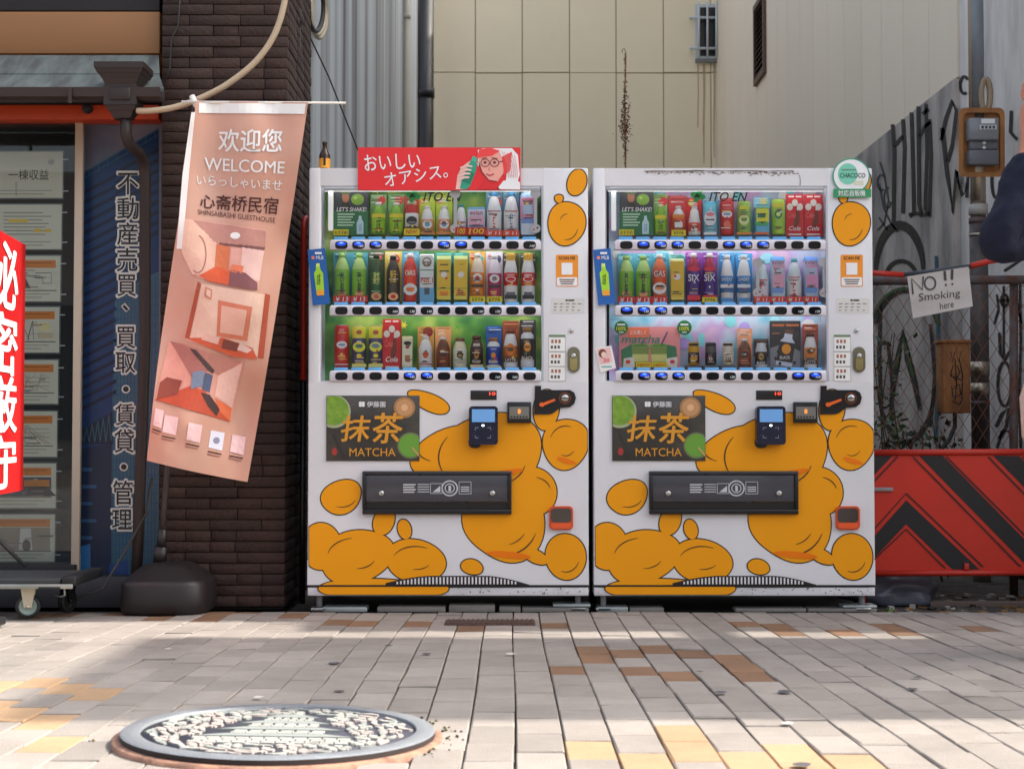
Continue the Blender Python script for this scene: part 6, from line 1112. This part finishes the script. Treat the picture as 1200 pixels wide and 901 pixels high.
# room photo two
q([(234, 332), (315, 346), (304, 422), (274, 416), (218, 398)], (226, 172, 152)); q([(232, 330), (236, 333), (222, 398), (217, 396)], (158, 74, 50), p2); q([(311, 344), (317, 346), (309, 420), (302, 420)], (160, 70, 46), p2); q([(217, 396), (262, 396), (296, 408), (302, 421), (272, 418)], (186, 82, 52), p2); q([(256, 352), (296, 360), (290, 400), (254, 394)], (190, 110, 84), p2); q([(260, 358), (290, 364), (285, 394), (258, 390)], (222, 160, 140), p3); m.stroke([(272, 361), (271, 392)], .8, p3, K(160, 90, 74, .75)); q([(241, 336), (249, 340), (248, 352), (240, 347)], (190, 120, 96), p3); q([(243, 339), (247.5, 341), (247, 349), (242, 346)], (222, 176, 156), pr(.008)); q([(262, 398), (280, 402), (278, 412), (260, 408)], (110, 60, 50), p3); q([(282, 402), (296, 410), (290, 414), (278, 410)], (214, 176, 166), p3); q([(240, 392), (258, 396), (256, 404), (236, 398)], (206, 160, 146), p3)
# room photo three
q([(198, 400), (214, 404), (286, 424), (270, 494), (182, 468)], (200, 140, 124)); q([(200, 400), (216, 404), (248, 432), (226, 444)], (156, 100, 90), p2); q([(216, 404), (284, 424), (256, 440), (246, 432)], (168, 112, 98), p2); q([(222, 408), (230, 410), (252, 434), (250, 438), (244, 434)], (70, 54, 52), p3); q([(226, 436), (240, 434), (238, 452), (224, 456)], (110, 120, 140), p3); q([(241, 436), (250, 440), (246, 460), (237, 456)], (70, 80, 104), p3); q([(182, 468), (224, 452), (240, 458), (262, 482), (270, 494)], (178, 72, 46), p2); q([(236, 460), (246, 462), (258, 480), (254, 488), (244, 476)], (64, 46, 44), p3); q([(256, 440), (284, 426), (272, 478), (252, 464)], (218, 164, 150), p2); q([(188, 448), (196, 442), (214, 446), (208, 462), (184, 468)], (130, 62, 48), p3); q([(252, 466), (272, 478), (270, 494), (258, 482)], (206, 100, 62), p3)
m.build('room_photos', bt)
# beige hose hanging from above to the hopper
m = MB(); hs = mat('hose_beige', (186, 166, 138), .6, k=1.0)
cp = [(338, -40), (334, 0), (322, 40), (300, 72), (268, 98), (236, 115), (205, 126), (178, 130), (160, 130)]
P = [at(x, y, -.12) for x, y in cp]
sm = []
for i in range(len(P) - 1):
    p0, p1_, p2_, p3_ = P[max(0, i - 1)], P[i], P[i + 1], P[min(len(P) - 1, i + 2)]
    for k in range(6): s_ = k / 6; sm.append(.5 * ((2 * p1_) + (p2_ - p0) * s_ + (2 * p0 - 5 * p1_ + 4 * p2_ - p3_) * s_ ** 2 + (3 * p1_ - p0 - 3 * p2_ + p3_) * s_ ** 3))
m.tube(sm + [P[-1]], .0125, hs, 10); tag(m.build('hose', loc=P[3]), 'beige hose looping down from above the brick pillar to the hopper', 'hose')
m = MB(); m.tube([at(212, -20, .155), at(209, 30, .155), at(201, 45, .155), at(199, 80, .155), at(193, 97, .15)], .0035, cabd, 5); tag(m.build('wire', loc=at(205, 40, .155)), 'thin black wire hanging on the upper brick pillar', 'wire')
m = MB(); m.tube([at(178, 560, .1), at(172, 600, .05), at(150, 640, -.0), at(120, 690, -.05), at(92, 700, -.1)], .006, cabd, 6); tag(m.build('power_cable', loc=at(150, 640, 0)), 'slack black power cable behind the banner base', 'cable')
# ================================================================== RIGHT SIDE: barrier, fence, pole, meter, signs
redp = mat('barrier_red', (206, 44, 22), .45, var=.16, scale=5, k=1.0); redt2 = mat('barrier_tube_red', (196, 46, 28), .4, var=.12, k=1.0); bkp = mat('barrier_black', (26, 25, 27), .5, k=1.0)
YBr = .36; t = thing('road_barrier', 'red road barrier panel with black chevrons beside the second machine', 'barrier', tuple(at(1120, 672, YBr)))
m = MB(); m.pbox(1012, 533, 1262, 668, YBr, YBr + .012, redp); m.build('panel', t)
m = MB(); g = plane(YBr - .0015); h = plane(YBr - .003); y0, y1 = 534, 667
def stripe(xa, w, slope):     # band from (xa,y0) going down with slope (px right per px down)
    d = (y1 - y0) * slope
    m.art([(xa, y0), (xa + w, y0), (xa + w + d, y1), (xa + d, y1)], g, bkp)
m.art([(1012, 642), (1062, 586), (1062, 614), (1012, 670 - 3)], g, bkp); m.art([(1062, 586), (1148, 667), (1116, 667), (1062, 614)], g, bkp)
m.art([(1012, 534), (1046, 534), (1012, 570)], g, bkp); stripe(1077, 28, .98); stripe(1164, 30, .98)
for pts in ([(1012, 634), (1062, 578), (1152, 664)], [(1012, 676 - 9), (1062, 620), (1108, 666)], [(1052, 535), (1012, 577)], [(1070, 535), (1196, 664)], [(1109, 535), (1238, 664)], [(1158, 535), (1262, 642)], [(1198, 535), (1262, 600)]): m.stroke(pts, 2.0, h, K(60, 16, 12))
m.build('chevrons', t)
m = MB(); m.tube([at(1010, 530.5, YBr), at(1265, 529, YBr)], .014, redt2, 12); m.tube([at(1010, 672, YBr), at(1265, 670.5, YBr)], .013, redt2, 12); m.tube([at(1263, 529, YBr), at(1263, 712, YBr)], .014, redt2, 12); m.tube([at(1011, 529, YBr), at(1011, 712, YBr)], .014, redt2, 12); m.build('tube_frame', t)
m = MB(); m.pbox(1130, 660, 1136, 668, YBr - .012, YBr - .0035, redt2, .002); m.build('latch', t); m = MB(); m.pbox(1012, 571, 1047, 575.5, YBr - .012, YBr - .004, mat('bar_grey', (150, 140, 138), .5, k=1.0), .002); m.build('reflector_bar', t)
# dark back boards of the gap behind the barrier
rust = mat('rail_rust', (96, 92, 92), .6, metal=.3, scale=14, rgb2=(104, 66, 52), k=1.0)
YF = .85; t = thing('chain_link_fence', 'rusty chain link fence with round top rail closing the gap', 'fence', tuple(at(1110, 700, YF)))
m = MB(); m.tube([at(980, 329, YF), at(1080, 329, YF), at(1300, 327, YF)], .021, rust, 12); m.build('top_rail', t)
m = MB(); wire_m = mat('fence_wire', (132, 84, 66), .7, metal=.2, var=.2, k=1.0); za, zb = 334, 706; s_ = 15.5
for k in range(-26, 24):
    for sg in (1, -1):
        x = 1090 + k * s_; pts = []
        for j in range(0, 13):
            yy_ = za + j * 31; xx = x + sg * (yy_ - za) * .62
            if 985 < xx < 1290 and yy_ < zb: pts.append(at(xx, yy_, YF + (.002 if sg > 0 else -.002)))
        if len(pts) > 1: m.tube(pts, .0016, wire_m, 4)
m.build('mesh', t); m = MB()
for px in (1008, 1188): m.tube([at(px, 330, YF + .02), at(px, 716, YF + .02)], .02, rust, 10)
m.build('post', t)
# sloping red and grey pole resting on the rail
YQ = .60; m = MB(); gp = mat('pole_slate', (72, 78, 84), .5, k=1.0); A_, B_ = at(1000, 318.5, YQ), at(1058, 322, YQ); C_, D_ = at(1137, 312, YQ), at(1160, 306, YQ)
t = thing('sloping_pole', 'slim slate grey pole with red sleeves above the fence rail', 'pole', tuple(B_))
m.tube([B_, C_], .010, gp, 10); m.build('rod', t); m = MB(); m.tube([A_, B_ + Vector((.002, 0, 0))], .0125, redt2, 10); m.build('sleeve', t); m = MB(); m.tube([C_, D_, at(1230, 296, YQ)], .0135, redt2, 10); m.build('sleeve', t); m = MB()
for px, py in ((1020, 320), (1200, 302)): m = MB(); p = at(px, py, YQ); m.tube([p, (p.x, YF, p.z - .03)], .008, gp, 8); m.build('bracket', t)
# hand written sign
t = thing('paper_sign', 'tilted white paper sign hand lettered NO smoking on the fence rail', 'sign', tuple(at(1100, 345, .57)))
m = MB(); Q = [(1063, 324), (1135, 312.5), (1140, 359), (1070, 373)]; pw = mat('crumpled_paper', (206, 198, 192), .85, var=.06, scale=9, bump=.5, bscale=14, k=1.0); YS2 = .57
def ps(u, v): x = (Q[0][0] * (1 - u) + Q[1][0] * u) * (1 - v) + (Q[3][0] * (1 - u) + Q[2][0] * u) * v; y = (Q[0][1] * (1 - u) + Q[1][1] * u) * (1 - v) + (Q[3][1] * (1 - u) + Q[2][1] * u) * v; return x, y, YS2 + .004 * math.sin(u * 7 + v * 3) + .003 * math.sin(v * 9) - .015 * v * v * u
vs = [at(*ps(i / 12, j / 10)) for j in range(11) for i in range(13)]; fs = [(j * 13 + i, (j + 1) * 13 + i, (j + 1) * 13 + i + 1, j * 13 + i + 1) for j in range(10) for i in range(12)]
m.add(vs, fs, pw, True); m.add([v + Vector((0, .002, 0)) for v in vs], [f[::-1] for f in fs], pw, True); m.build('paper', t)
m = MB(); pen = mat('marker_pen', (78, 74, 72), .7, k=1.0)
fq = lambda px, py: at(px, py, YS2 - .020) if False else None
def fpz(px, py):
    u, v = (px - 1063) / 72, (py - 324 + (px - 1063) * .16) / 48; v = min(1, max(0, v)); u = min(1, max(0, u)); return at(px, py, ps(u, v)[2] - .0022)
for pts, w in [([(1070, 345), (1068.5, 327), (1081, 339.5), (1082, 324)], 2), ([(1090 + 6.4 * math.cos(R(a)), 332 + 7.4 * math.sin(R(a))) for a in range(-90, 271, 24)], 2), ([(1107, 317.5), (1108, 329)], 3), ([(1116, 316), (1115.5, 328)], 3)]: m.stroke(pts, w, fpz, pen)
m.ell(1108.5, 334, 1.4, 1.4, fpz, pen, 8); m.ell(1116, 333, 1.4, 1.4, fpz, pen, 8)
m.text('Smoking', 0, 0, 0, 0, fpz, pen, bold=.0, quad=[(1076, 344), (1125, 339), (1126, 350), (1077, 356)], shear=.1); m.text('here', 0, 0, 0, 0, fpz, pen, quad=[(1101, 355), (1117, 352), (1118, 360), (1102, 363)]); m.build('lettering', t)
# steel pole with conduit, meter and box
YM = 1.55; gpipe = mat('pipe_bluegrey', (128, 140, 148), .5, scale=5, rgb2=(108, 112, 116), stretch=(1, 1, .3), k=1.0); stl = mat('pipe_stainless', (170, 158, 140), .3, metal=.85, var=.15, k=1.0); soot = mat('pipe_sooty', (92, 84, 80), .6, metal=.2, scale=7, rgb2=(66, 58, 54), k=1.0)
xp = at(1147, 300, YM).x; t = thing('service_pole', 'upright service pole with blue grey top and sooty steel lower length by the wall', 'pole', (xp, YM, 0)); zf = lambda py: at(1147, py, YM).z
def ty(ya, yb, r, mt, name): m = MB(); m.tube([(xp, YM, zf(yb)), (xp, YM, zf(ya))], r, mt, 18); m.build(name, t)
ty(-60, 128, .036, gpipe, 'upper_pipe'); ty(128.3, 255, .039, stl, 'steel_pipe'); ty(255.3, 540, .046, soot, 'lower_pipe'); ty(540.3, 740, .044, stl, 'lower_pipe')
for ya, yb, mt in ((240, 252, mat('tape_pale', (170, 164, 156), .5, k=1.0)), (256, 262, rust), (274, 277, stl), (424, 440, stl), (449, 463, stl), (470, 474, rust)): m = MB(); m.tube([(xp, YM, zf(yb)), (xp, YM, zf(ya))], .0485, mt, 18); m.build('pipe_band', t)
cdb = mat('conduit_tan', (150, 130, 106), .6, var=.15, k=1.0); xc = at(1137, 50, YM + .02).x
m = MB(); m.tube([(xc, YM, zf(-60)), (xc, YM, zf(128))], .017, cdb, 10); tag(m.build('conduit', loc=(xc, YM, zf(128))), 'tan conduit beside the blue grey top of the service pole', 'conduit')
m = MB(); m.tube([at(1155 + 5.4 * math.cos(R(a)), 112 + 19 * math.sin(R(a)), YM - .03) for a in range(100, 441, 20)], .016, cdb, 8); tag(m.build('cable_loop', loc=at(1155, 112, YM - .03)), 'tan cable looped above the electric meter', 'cable')
woodm = mat('meter_wood', (172, 116, 62), .65, scale=7, rgb2=(126, 80, 42), stretch=(1, 1, .35), k=1.0, bump=.1)
t = thing('electric_meter', 'grey electric meter on a rounded wooden board on the service pole', 'meter', tuple(at(1151, 210, YM - .06)))
m = MB(); Ym = YM - .05; P = []
for cx, cy, a0 in ((1170, 134, -90), (1170, 200, 0), (1131, 200, 90), (1131, 134, 180)):
    for k in range(6): a = R(a0 + 18 * k); P.append((cx + 7.5 * math.cos(a), cy + 7.5 * math.sin(a)))
n = len(P); I = [(1151 + (x - 1151) * .80, 168 + (y - 168) * .86) for x, y in P]
vs = [at(x, y, Ym) for x, y in P] + [at(x, y, Ym + .03) for x, y in P] + [at(x, y, Ym) for x, y in I] + [at(x, y, Ym + .02) for x, y in I]
m.add(vs, [(k, n + k, n + (k + 1) % n, (k + 1) % n) for k in range(n)] + [(k, (k + 1) % n, 2 * n + (k + 1) % n, 2 * n + k) for k in range(n)] + [(2 * n + k, 2 * n + (k + 1) % n, 3 * n + (k + 1) % n, 3 * n + k) for k in range(n)] + [tuple(3 * n + k for k in range(n)), tuple(range(2 * n - 1, n - 1, -1))], woodm); m.build('board', t)
m = MB(); mg = mat('meter_grey', (104, 104, 110), .35, k=1.0); m.pbox(1136, 138, 1171, 164, Ym - .06, Ym + .018, mat('meter_cover', (128, 130, 134), .15, k=1.0), .008); m.pbox(1137, 164.5, 1170, 175, Ym - .035, Ym + .018, mg, .004); m.pbox(1136, 175.5, 1171, 193, Ym - .05, Ym + .018, mg, .006); m.build('casing', t)
m = MB(); m.pbox(1150, 139.5, 1166, 145, Ym - .063, Ym - .0605, K(206, 208, 206)); m.pbox(1148, 146.5, 1168, 152, Ym - .063, Ym - .0605, K(176, 178, 178))
for k in range(4): m.rect(1150 + k * 4.4, 147.6, 1153 + k * 4.4, 151, plane(Ym - .0636), K(60, 62, 66))
m.build('dial_label', t); m = MB()
for py in (168, 173.5): m.lathe([(.009, 0), (.009, .006), (.005, .008)], at(1153, py, Ym - .035), K(196, 194, 190), 12, M=Matrix.Rotation(R(90), 4, 'X'))
m.build('screw', t)
t = thing('wooden_box', 'small wooden service box with black scrawl under the paper sign', 'box', tuple(at(1121, 485, 1.25))); m = MB(); m.pbox(1104.5, 400, 1138, 484, 1.22, 1.34, woodm, .006); m.pbox(1103, 398, 1139, 401.5, 1.21, 1.35, woodm, .002); m.build('body', t)
m = MB(); g = plane(1.2185); rn = random.Random(2)
for pts in ([(1114, 412), (1116, 424), (1120, 410), (1123, 424), (1127, 411)], [(1117, 428), (1114, 438), (1120, 446), (1125, 436), (1121, 428)], [(1115, 452), (1117, 466), (1126, 462), (1124, 450), (1116, 456)], [(1119, 420), (1121, 450), (1119, 470)], [(1113, 440), (1129, 446)], [(1124, 420), (1128, 440), (1127, 468)], [(1116, 470), (1125, 474), (1128, 466)]): m.stroke(pts, 1.9, g, ink, taper=True)
m.build('scrawl', t)
m = MB(); m.tube([at(1119, 484, 1.28), at(1119, 500, 1.28), at(1112, 516, 1.25), at(1100, 530, 1.25), at(1090, 560, 1.25)], .011, mat('cable_black', (26, 26, 28), .5), 8); tag(m.build('power_cable', loc=at(1119, 484, 1.28)), 'black cable running down from the wooden box', 'cable')
# creepers and weeds behind the fence
leaf1 = mat('leaf_green', (58, 84, 40), .6, var=.25, scale=6, island=.35, k=.9); leaf2 = mat('leaf_dark', (40, 60, 34), .6, var=.2, island=.35, k=.9); stem = mat('creeper_stem', (66, 52, 40), .8, k=1.0)
t = thing('creeper', 'dark green creeper and tall weeds growing up behind the chain link fence', 'plant', tuple(at(1060, 640, 1.3))); m = MB(); ms = MB(); rn = random.Random(21)
for k in range(19):
    px = rn.uniform(1014, 1110); Y = rn.uniform(1.0, 1.7); top_ = rn.uniform(455, 545) if k > 2 else 390; b = at(px, 640, Y); b.z = 0; pts = []; q = at(px + rn.uniform(-14, 14), top_, Y)
    for j in range(9): f = j / 8; pts.append(b.lerp(q, f) + Vector((.04 * math.sin(f * 5 + k), .03 * math.sin(f * 7 + k), 0)))
    ms.tube(pts, [.005 * (1 - .7 * j / 8) + .0008 for j in range(9)], stem, 5)
    for j in range(int(16 + (640 - top_) / 5)):
        f = rn.uniform(.25, 1); c = b.lerp(q, f) + Vector((rn.gauss(0, .035), rn.gauss(0, .05), rn.gauss(0, .02))); L = rn.uniform(.02, .055) * (1.5 if f < .65 else 1); d = Vector((rn.gauss(0, 1), rn.gauss(0, .8), rn.uniform(-1.2, .7))).normalized(); w_ = d.cross(Vector((rn.random() - .5, rn.random() - .5, rn.random()))).normalized() * L * rn.uniform(.14, .34)
        m.add([c, c + d * L * .45 + w_, c + d * L, c + d * L * .45 - w_], [(0, 1, 2, 3)], leaf1 if rn.random() < .5 else leaf2)
ms.build('stem', t); m.build('leaves', t)
# rubbish below the barrier
t = None; m = MB(); bagm = mat('bag_grey', (96, 100, 112), .3, var=.2, scale=5, bump=.5, bscale=9, k=1.0); c = at(1050, 694, .55); nn = 26; vs = []; fs = []
for j in range(13):
    f = j / 12; r = (.02 + .19 * math.sin(math.pi * (.08 + .92 * f) * .5 + .0)) if False else .2 * math.sin(math.pi * min(1, .12 + .5 * (1 - f)))
    for i in range(nn):
        a = 2 * math.pi * i / nn; q = 1 + .28 * noise.noise((math.cos(a) * 1.6, math.sin(a) * 1.6, f * 2.2)) + .10 * noise.noise((math.cos(a) * 5, math.sin(a) * 5, f * 6)); vs.append(Vector((c.x + r * q * 1.1 * math.cos(a), .62 + r * q * .8 * math.sin(a), -.03 + .17 * f * (1 + .25 * noise.noise((a, f * 3, 2))))))
for j in range(12):
    for i in range(nn): fs.append((j * nn + i, j * nn + (i + 1) % nn, (j + 1) * nn + (i + 1) % nn, (j + 1) * nn + i))
fs += [tuple(range(nn - 1, -1, -1)), tuple(12 * nn + i for i in range(nn))]; m.add(vs, fs, bagm, True); tag(m.build('rubbish_bag', loc=(c.x, .62, -.03)), 'crumpled grey plastic rubbish bag lying under the barrier panel', 'bag')
m = MB(); plk = mat('plank_grey', (120, 106, 94), .85, scale=8, stretch=(.3, 1, 1), k=1.0); a = at(1088, 706, .5); b = at(1260, 706, .5); m.box(a.x, b.x, .47, .53, a.z - .02, a.z + .006, plk, .003); tag(m.build('plank', loc=((a.x + b.x) / 2, .5, a.z - .02)), 'long weathered plank lying below the chevron barrier', 'plank')
m = MB(); rn = random.Random(31); lt_ = [mat('litter_tan', (140, 104, 64), .9, k=1.0), mat('litter_grey', (110, 104, 98), .9, k=1.0), mat('litter_dark', (44, 38, 34), .9, k=1.0), mat('litter_pale', (176, 170, 160), .8, k=1.0)]
for k in range(260):
    x = rn.uniform(1.2, 2.5); y = rn.uniform(.06, .9); s_ = rn.uniform(.004, .02); z = -.034
    m.box(-s_, s_, -s_ * .6, s_ * .6, 0, s_ * rn.uniform(.3, .9), rn.choice(lt_), M=Matrix.Translation((x, y, z)) @ Matrix.Rotation(rn.uniform(0, 3), 4, 'Z') @ Matrix.Rotation(rn.uniform(-.3, .3), 4, 'X'))
o = m.build('litter'); o['kind'] = 'stuff'; o['label'] = 'leaf litter and rubble on the dark ground below the barrier'
t = thing('small_weed', 'small green weed sprouting at the right corner of the second machine', 'weed', tuple(at(1039, 722, .02))); m = MB(); c = at(1039, 721, .02); c.z = -.03
for k in range(11): a = k * 1.3; L = rn.uniform(.03, .06); d = Vector((math.cos(a) * .6, math.sin(a) * .5, 1)).normalized(); w_ = d.cross(Vector((math.sin(a), math.cos(a), .2))).normalized() * L * .2; m.add([c, c + d * L * .5 + w_, c + d * L, c + d * L * .5 - w_], [(0, 1, 2, 3)], mat('weed_green', (96, 130, 52), .6, k=.9))
m.build('leaves', t)
# ================================================================== PERSON at the right edge, taking a picture
navy = mat('coat_navy', (20, 28, 56), .9, var=.2, scale=12, bump=.9, bscale=16, k=.62); skinm = mat('skin', (196, 134, 110), .55, var=.06, k=1.0); trous = mat('trousers_grey', (70, 70, 76), .85, var=.12, k=1.0); hairm = mat('hair_dark', (34, 28, 26), .6, k=1.0); shoem = mat('shoe_black', (24, 24, 26), .5, k=1.0)
PX, PY = 1.885, -1.52; g0 = gz(PY) + .004
def skinned(verts, edges, name, mt, parent=None, sub=2, loc=None):
    me = bpy.data.meshes.new(name); base = root_loc(parent) if parent else Vector(loc)
    me.from_pydata([tuple(Vector(v[:3]) - base) for v in verts], edges, []); o = bpy.data.objects.new(name, me); S.collection.objects.link(o)
    if parent: o.parent = parent
    else: o.location = base
    md = o.modifiers.new('skin', 'SKIN'); md.use_smooth_shade = True
    for i, v in enumerate(verts): sv = me.skin_vertices[0].data[i]; sv.radius = (v[3], v[4] if len(v) > 4 else v[3]); sv.use_root = (i == 0)
    s2 = o.modifiers.new('sub', 'SUBSURF'); s2.levels = sub; s2.render_levels = sub; me.materials.append(mt); return o
P_ = lambda x, y, z, r, r2=None: (PX + x, PY + y, g0 + z, r, r2 or r)
# body: one continuous figure (hand and head in skin colour), clothing laid over it
V = [P_(0, 0, .95, .13, .10), P_(0, 0, 1.15, .125, .10), P_(0, .01, 1.36, .15, .10), P_(0, 0, 1.49, .06), P_(-.01, -.02, 1.60, .075, .09), P_(-.01, -.02, 1.70, .08, .095), P_(-.01, -.01, 1.78, .05, .06),
     P_(-.17, 0, 1.42, .055), P_(-.405, .0, 1.235, .042), P_(-.325, -.03, 1.53, .03), P_(-.325, -.035, 1.575, .027), P_(-.33, -.04, 1.63, .038, .02), P_(-.33, -.045, 1.685, .036, .018),
     P_(.17, 0, 1.42, .055), P_(.24, .06, 1.15, .042), P_(.10, .26, 1.22, .03), P_(.05, .32, 1.26, .035, .02),
     P_(-.1, 0, .88, .085), P_(-.12, .02, .50, .058), P_(-.16, 0, .09, .042), P_(-.19, -.02, .035, .04, .03), P_(-.25, -.05, .028, .035, .024), P_(.1, 0, .88, .085), P_(.11, .02, .50, .058), P_(.13, 0, .09, .042), P_(.13, .06, .035, .04, .03), P_(.13, .13, .028, .035, .024)]
E_ = [(0, 1), (1, 2), (2, 3), (3, 4), (4, 5), (5, 6), (2, 7), (7, 8), (8, 9), (9, 10), (10, 11), (11, 12), (2, 13), (13, 14), (14, 15), (15, 16), (0, 17), (17, 18), (18, 19), (19, 20), (20, 21), (0, 22), (22, 23), (23, 24), (24, 25), (25, 26)]
pt = skinned(V, E_, 'person', skinm, loc=(PX, PY, g0)); tag(pt, 'person in a navy coat raising a hand with a dark camera at the right edge', 'person')
# fingers round the camera
def child_skin(verts, edges, name, mt, par, sub=2): return skinned(verts, edges, name, mt, par, sub)
for k, (dy, dz, L) in enumerate(((-.028, .010, .9), (-.010, .016, 1.0), (.008, .013, .95), (.024, .004, .78))):
    b = (-.33, -.045 + dy * .8, 1.68 + dz); child_skin([P_(*b, .011), P_(b[0] - .012, b[1], b[2] + .032 * L, .0095), P_(b[0] + .004, b[1] - .004, b[2] + .058 * L, .0085), P_(b[0] + .024, b[1] - .006, b[2] + .066 * L, .0075)], [(0, 1), (1, 2), (2, 3)], 'finger', skinm, pt)
child_skin([P_(-.325, -.07, 1.62, .013), P_(-.31, -.095, 1.655, .011), P_(-.287, -.10, 1.685, .009)], [(0, 1), (1, 2)], 'thumb', skinm, pt)
C2 = [P_(0, 0, .80, .22, .16), P_(0, 0, 1.0, .20, .155), P_(0, 0, 1.2, .195, .15), P_(0, .01, 1.38, .21, .145), P_(0, 0, 1.475, .10, .10), P_(-.19, 0, 1.43, .095), P_(-.29, 0, 1.335, .088), P_(-.36, .0, 1.262, .080), P_(-.408, -.004, 1.236, .076), P_(-.400, -.010, 1.275, .076), P_(-.376, -.018, 1.335, .070), P_(-.347, -.025, 1.43, .062), P_(-.325, -.03, 1.54, .054), P_(.19, 0, 1.43, .105), P_(.25, .06, 1.15, .085), P_(.12, .25, 1.215, .056)]
child_skin(C2, [(0, 1), (1, 2), (2, 3), (3, 4), (3, 5), (5, 6), (6, 7), (7, 8), (8, 9), (9, 10), (10, 11), (11, 12), (3, 13), (13, 14), (14, 15)], 'coat', navy, pt, 3)
tx = bpy.data.textures.new('cloth_folds', 'CLOUDS'); tx.noise_scale = .075; tx.noise_depth = 2; ct = [o for o in pt.children if o.name.startswith('coat')][0]; dm = ct.modifiers.new('folds', 'DISPLACE'); dm.texture = tx; dm.strength = .034; dm.mid_level = .5; dm.texture_coords = 'LOCAL'
child_skin([P_(0, 0, .92, .14, .12), P_(-.1, 0, .84, .10), P_(-.12, .02, .50, .078), P_(-.155, 0, .12, .06), P_(.1, 0, .84, .10), P_(.11, .02, .50, .078), P_(.13, 0, .12, .06)], [(0, 1), (1, 2), (2, 3), (0, 4), (4, 5), (5, 6)], 'trousers', trous, pt)
for sx, a in ((-.165, -1), (.13, 1)): child_skin([P_(sx + (.02 if a < 0 else 0), (.02 if a < 0 else -.01), .055, .05, .045), P_(sx + (-.06 if a < 0 else 0), (-.01 if a < 0 else .08), .04, .048, .036), P_(sx + (-.15 if a < 0 else 0), (-.035 if a < 0 else .15), .034, .042, .030)], [(0, 1), (1, 2)], 'shoe', shoem, pt)
m = MB(); hd = Vector((PX - .01, PY - .02, g0 + 1.715))
bm = bmesh.new(); bmesh.ops.create_uvsphere(bm, u_segments=24, v_segments=16, radius=1)
for v in bm.verts:
    n_ = noise.noise(v.co * 3) * .05; v.co = Vector((v.co.x * (.098 + n_ * .1), v.co.y * (.112 + n_ * .1), v.co.z * .105 + .02))
    if v.co.z < -.02 and v.co.y > .02: v.co.y = .05
m.frombm(bm, hairm, True, Matrix.Translation(hd)); m.build('hair', pt)
m = MB(); fz = Vector((PX - .01, PY + .075, g0 + 1.665))
for sx in (-.033, .033): m.lathe([(.0001, -.007), (.012, 0), (.0001, .007)], fz + Vector((sx, -.002, .02)), K(30, 26, 26), 10)
m.lathe([(.013, -.02), (.016, -.012), (.008, .025)], fz + Vector((0, .01, -.01)), skinm, 10); m.box(fz.x - .022, fz.x + .022, fz.y - .006, fz.y + .004, fz.z - .048, fz.z - .040, K(150, 84, 78), .002)
for sx in (-.088, .088): m.lathe([(.006, -.03), (.014, 0), (.010, .03)], Vector((PX - .01 + sx, PY - .015, g0 + 1.665)), skinm, 10)
m.build('face', pt)
cm = MB(); cc = Vector((PX - .30, PY - .05, g0 + 1.71)); cm.box(cc.x - .012, cc.x + .075, cc.y - .02, cc.y + .025, cc.z - .045, cc.z + .045, blk, .008); cm.lathe([(.03, .0), (.03, .03), (.024, .035)], cc + Vector((.035, .024, 0)), blk2, 20, M=Matrix.Rotation(R(-90), 4, 'X')); tag(cm.build('camera_body', loc=cc), 'small black camera held up in the raised hand', 'camera')
# pale shoulder bag
t = thing('tote_bag', 'pale pink cloth bag hanging at the side of the person in navy', 'bag', (1.70, -1.36, .5)); m = MB(); tb = mat('tote_cloth', (214, 180, 164), .85, var=.08, scale=14, bump=.3, k=1.0); bx, by, zt2, zb2 = 1.745, -1.36, .93, .70
vs = []; fs = []; nn = 24
for j, (f, wx, wy) in enumerate(((0, .135, .045), (.06, .148, .06), (.3, .152, .066), (.6, .148, .055), (.85, .138, .03), (1, .134, .014))):
    for i in range(nn): a = 2 * math.pi * i / nn; vs.append(Vector((bx + wx * math.copysign(abs(math.cos(a)) ** .6, math.cos(a)) + .006 * math.sin(j * 2 + i), by + wy * math.copysign(abs(math.sin(a)) ** .8, math.sin(a)), zb2 + (zt2 - zb2) * f)))
for j in range(5):
    for i in range(nn): fs.append((j * nn + i, j * nn + (i + 1) % nn, (j + 1) * nn + (i + 1) % nn, (j + 1) * nn + i))
fs += [tuple(range(nn - 1, -1, -1)), tuple(5 * nn + i for i in range(nn))]; m.add(vs, fs, tb, True); m.build('body', t); m = MB()
for s_ in (-.012, .012): m.tube([(bx - .06, by + s_, zt2 - .01), (bx - .02, by + s_ - .0, zt2 + .18), (bx + .06, by - .02, zt2 + .42), (bx + .12, by - .06, zt2 + .50)], .006, tb, 6)
m.build('strap', t)
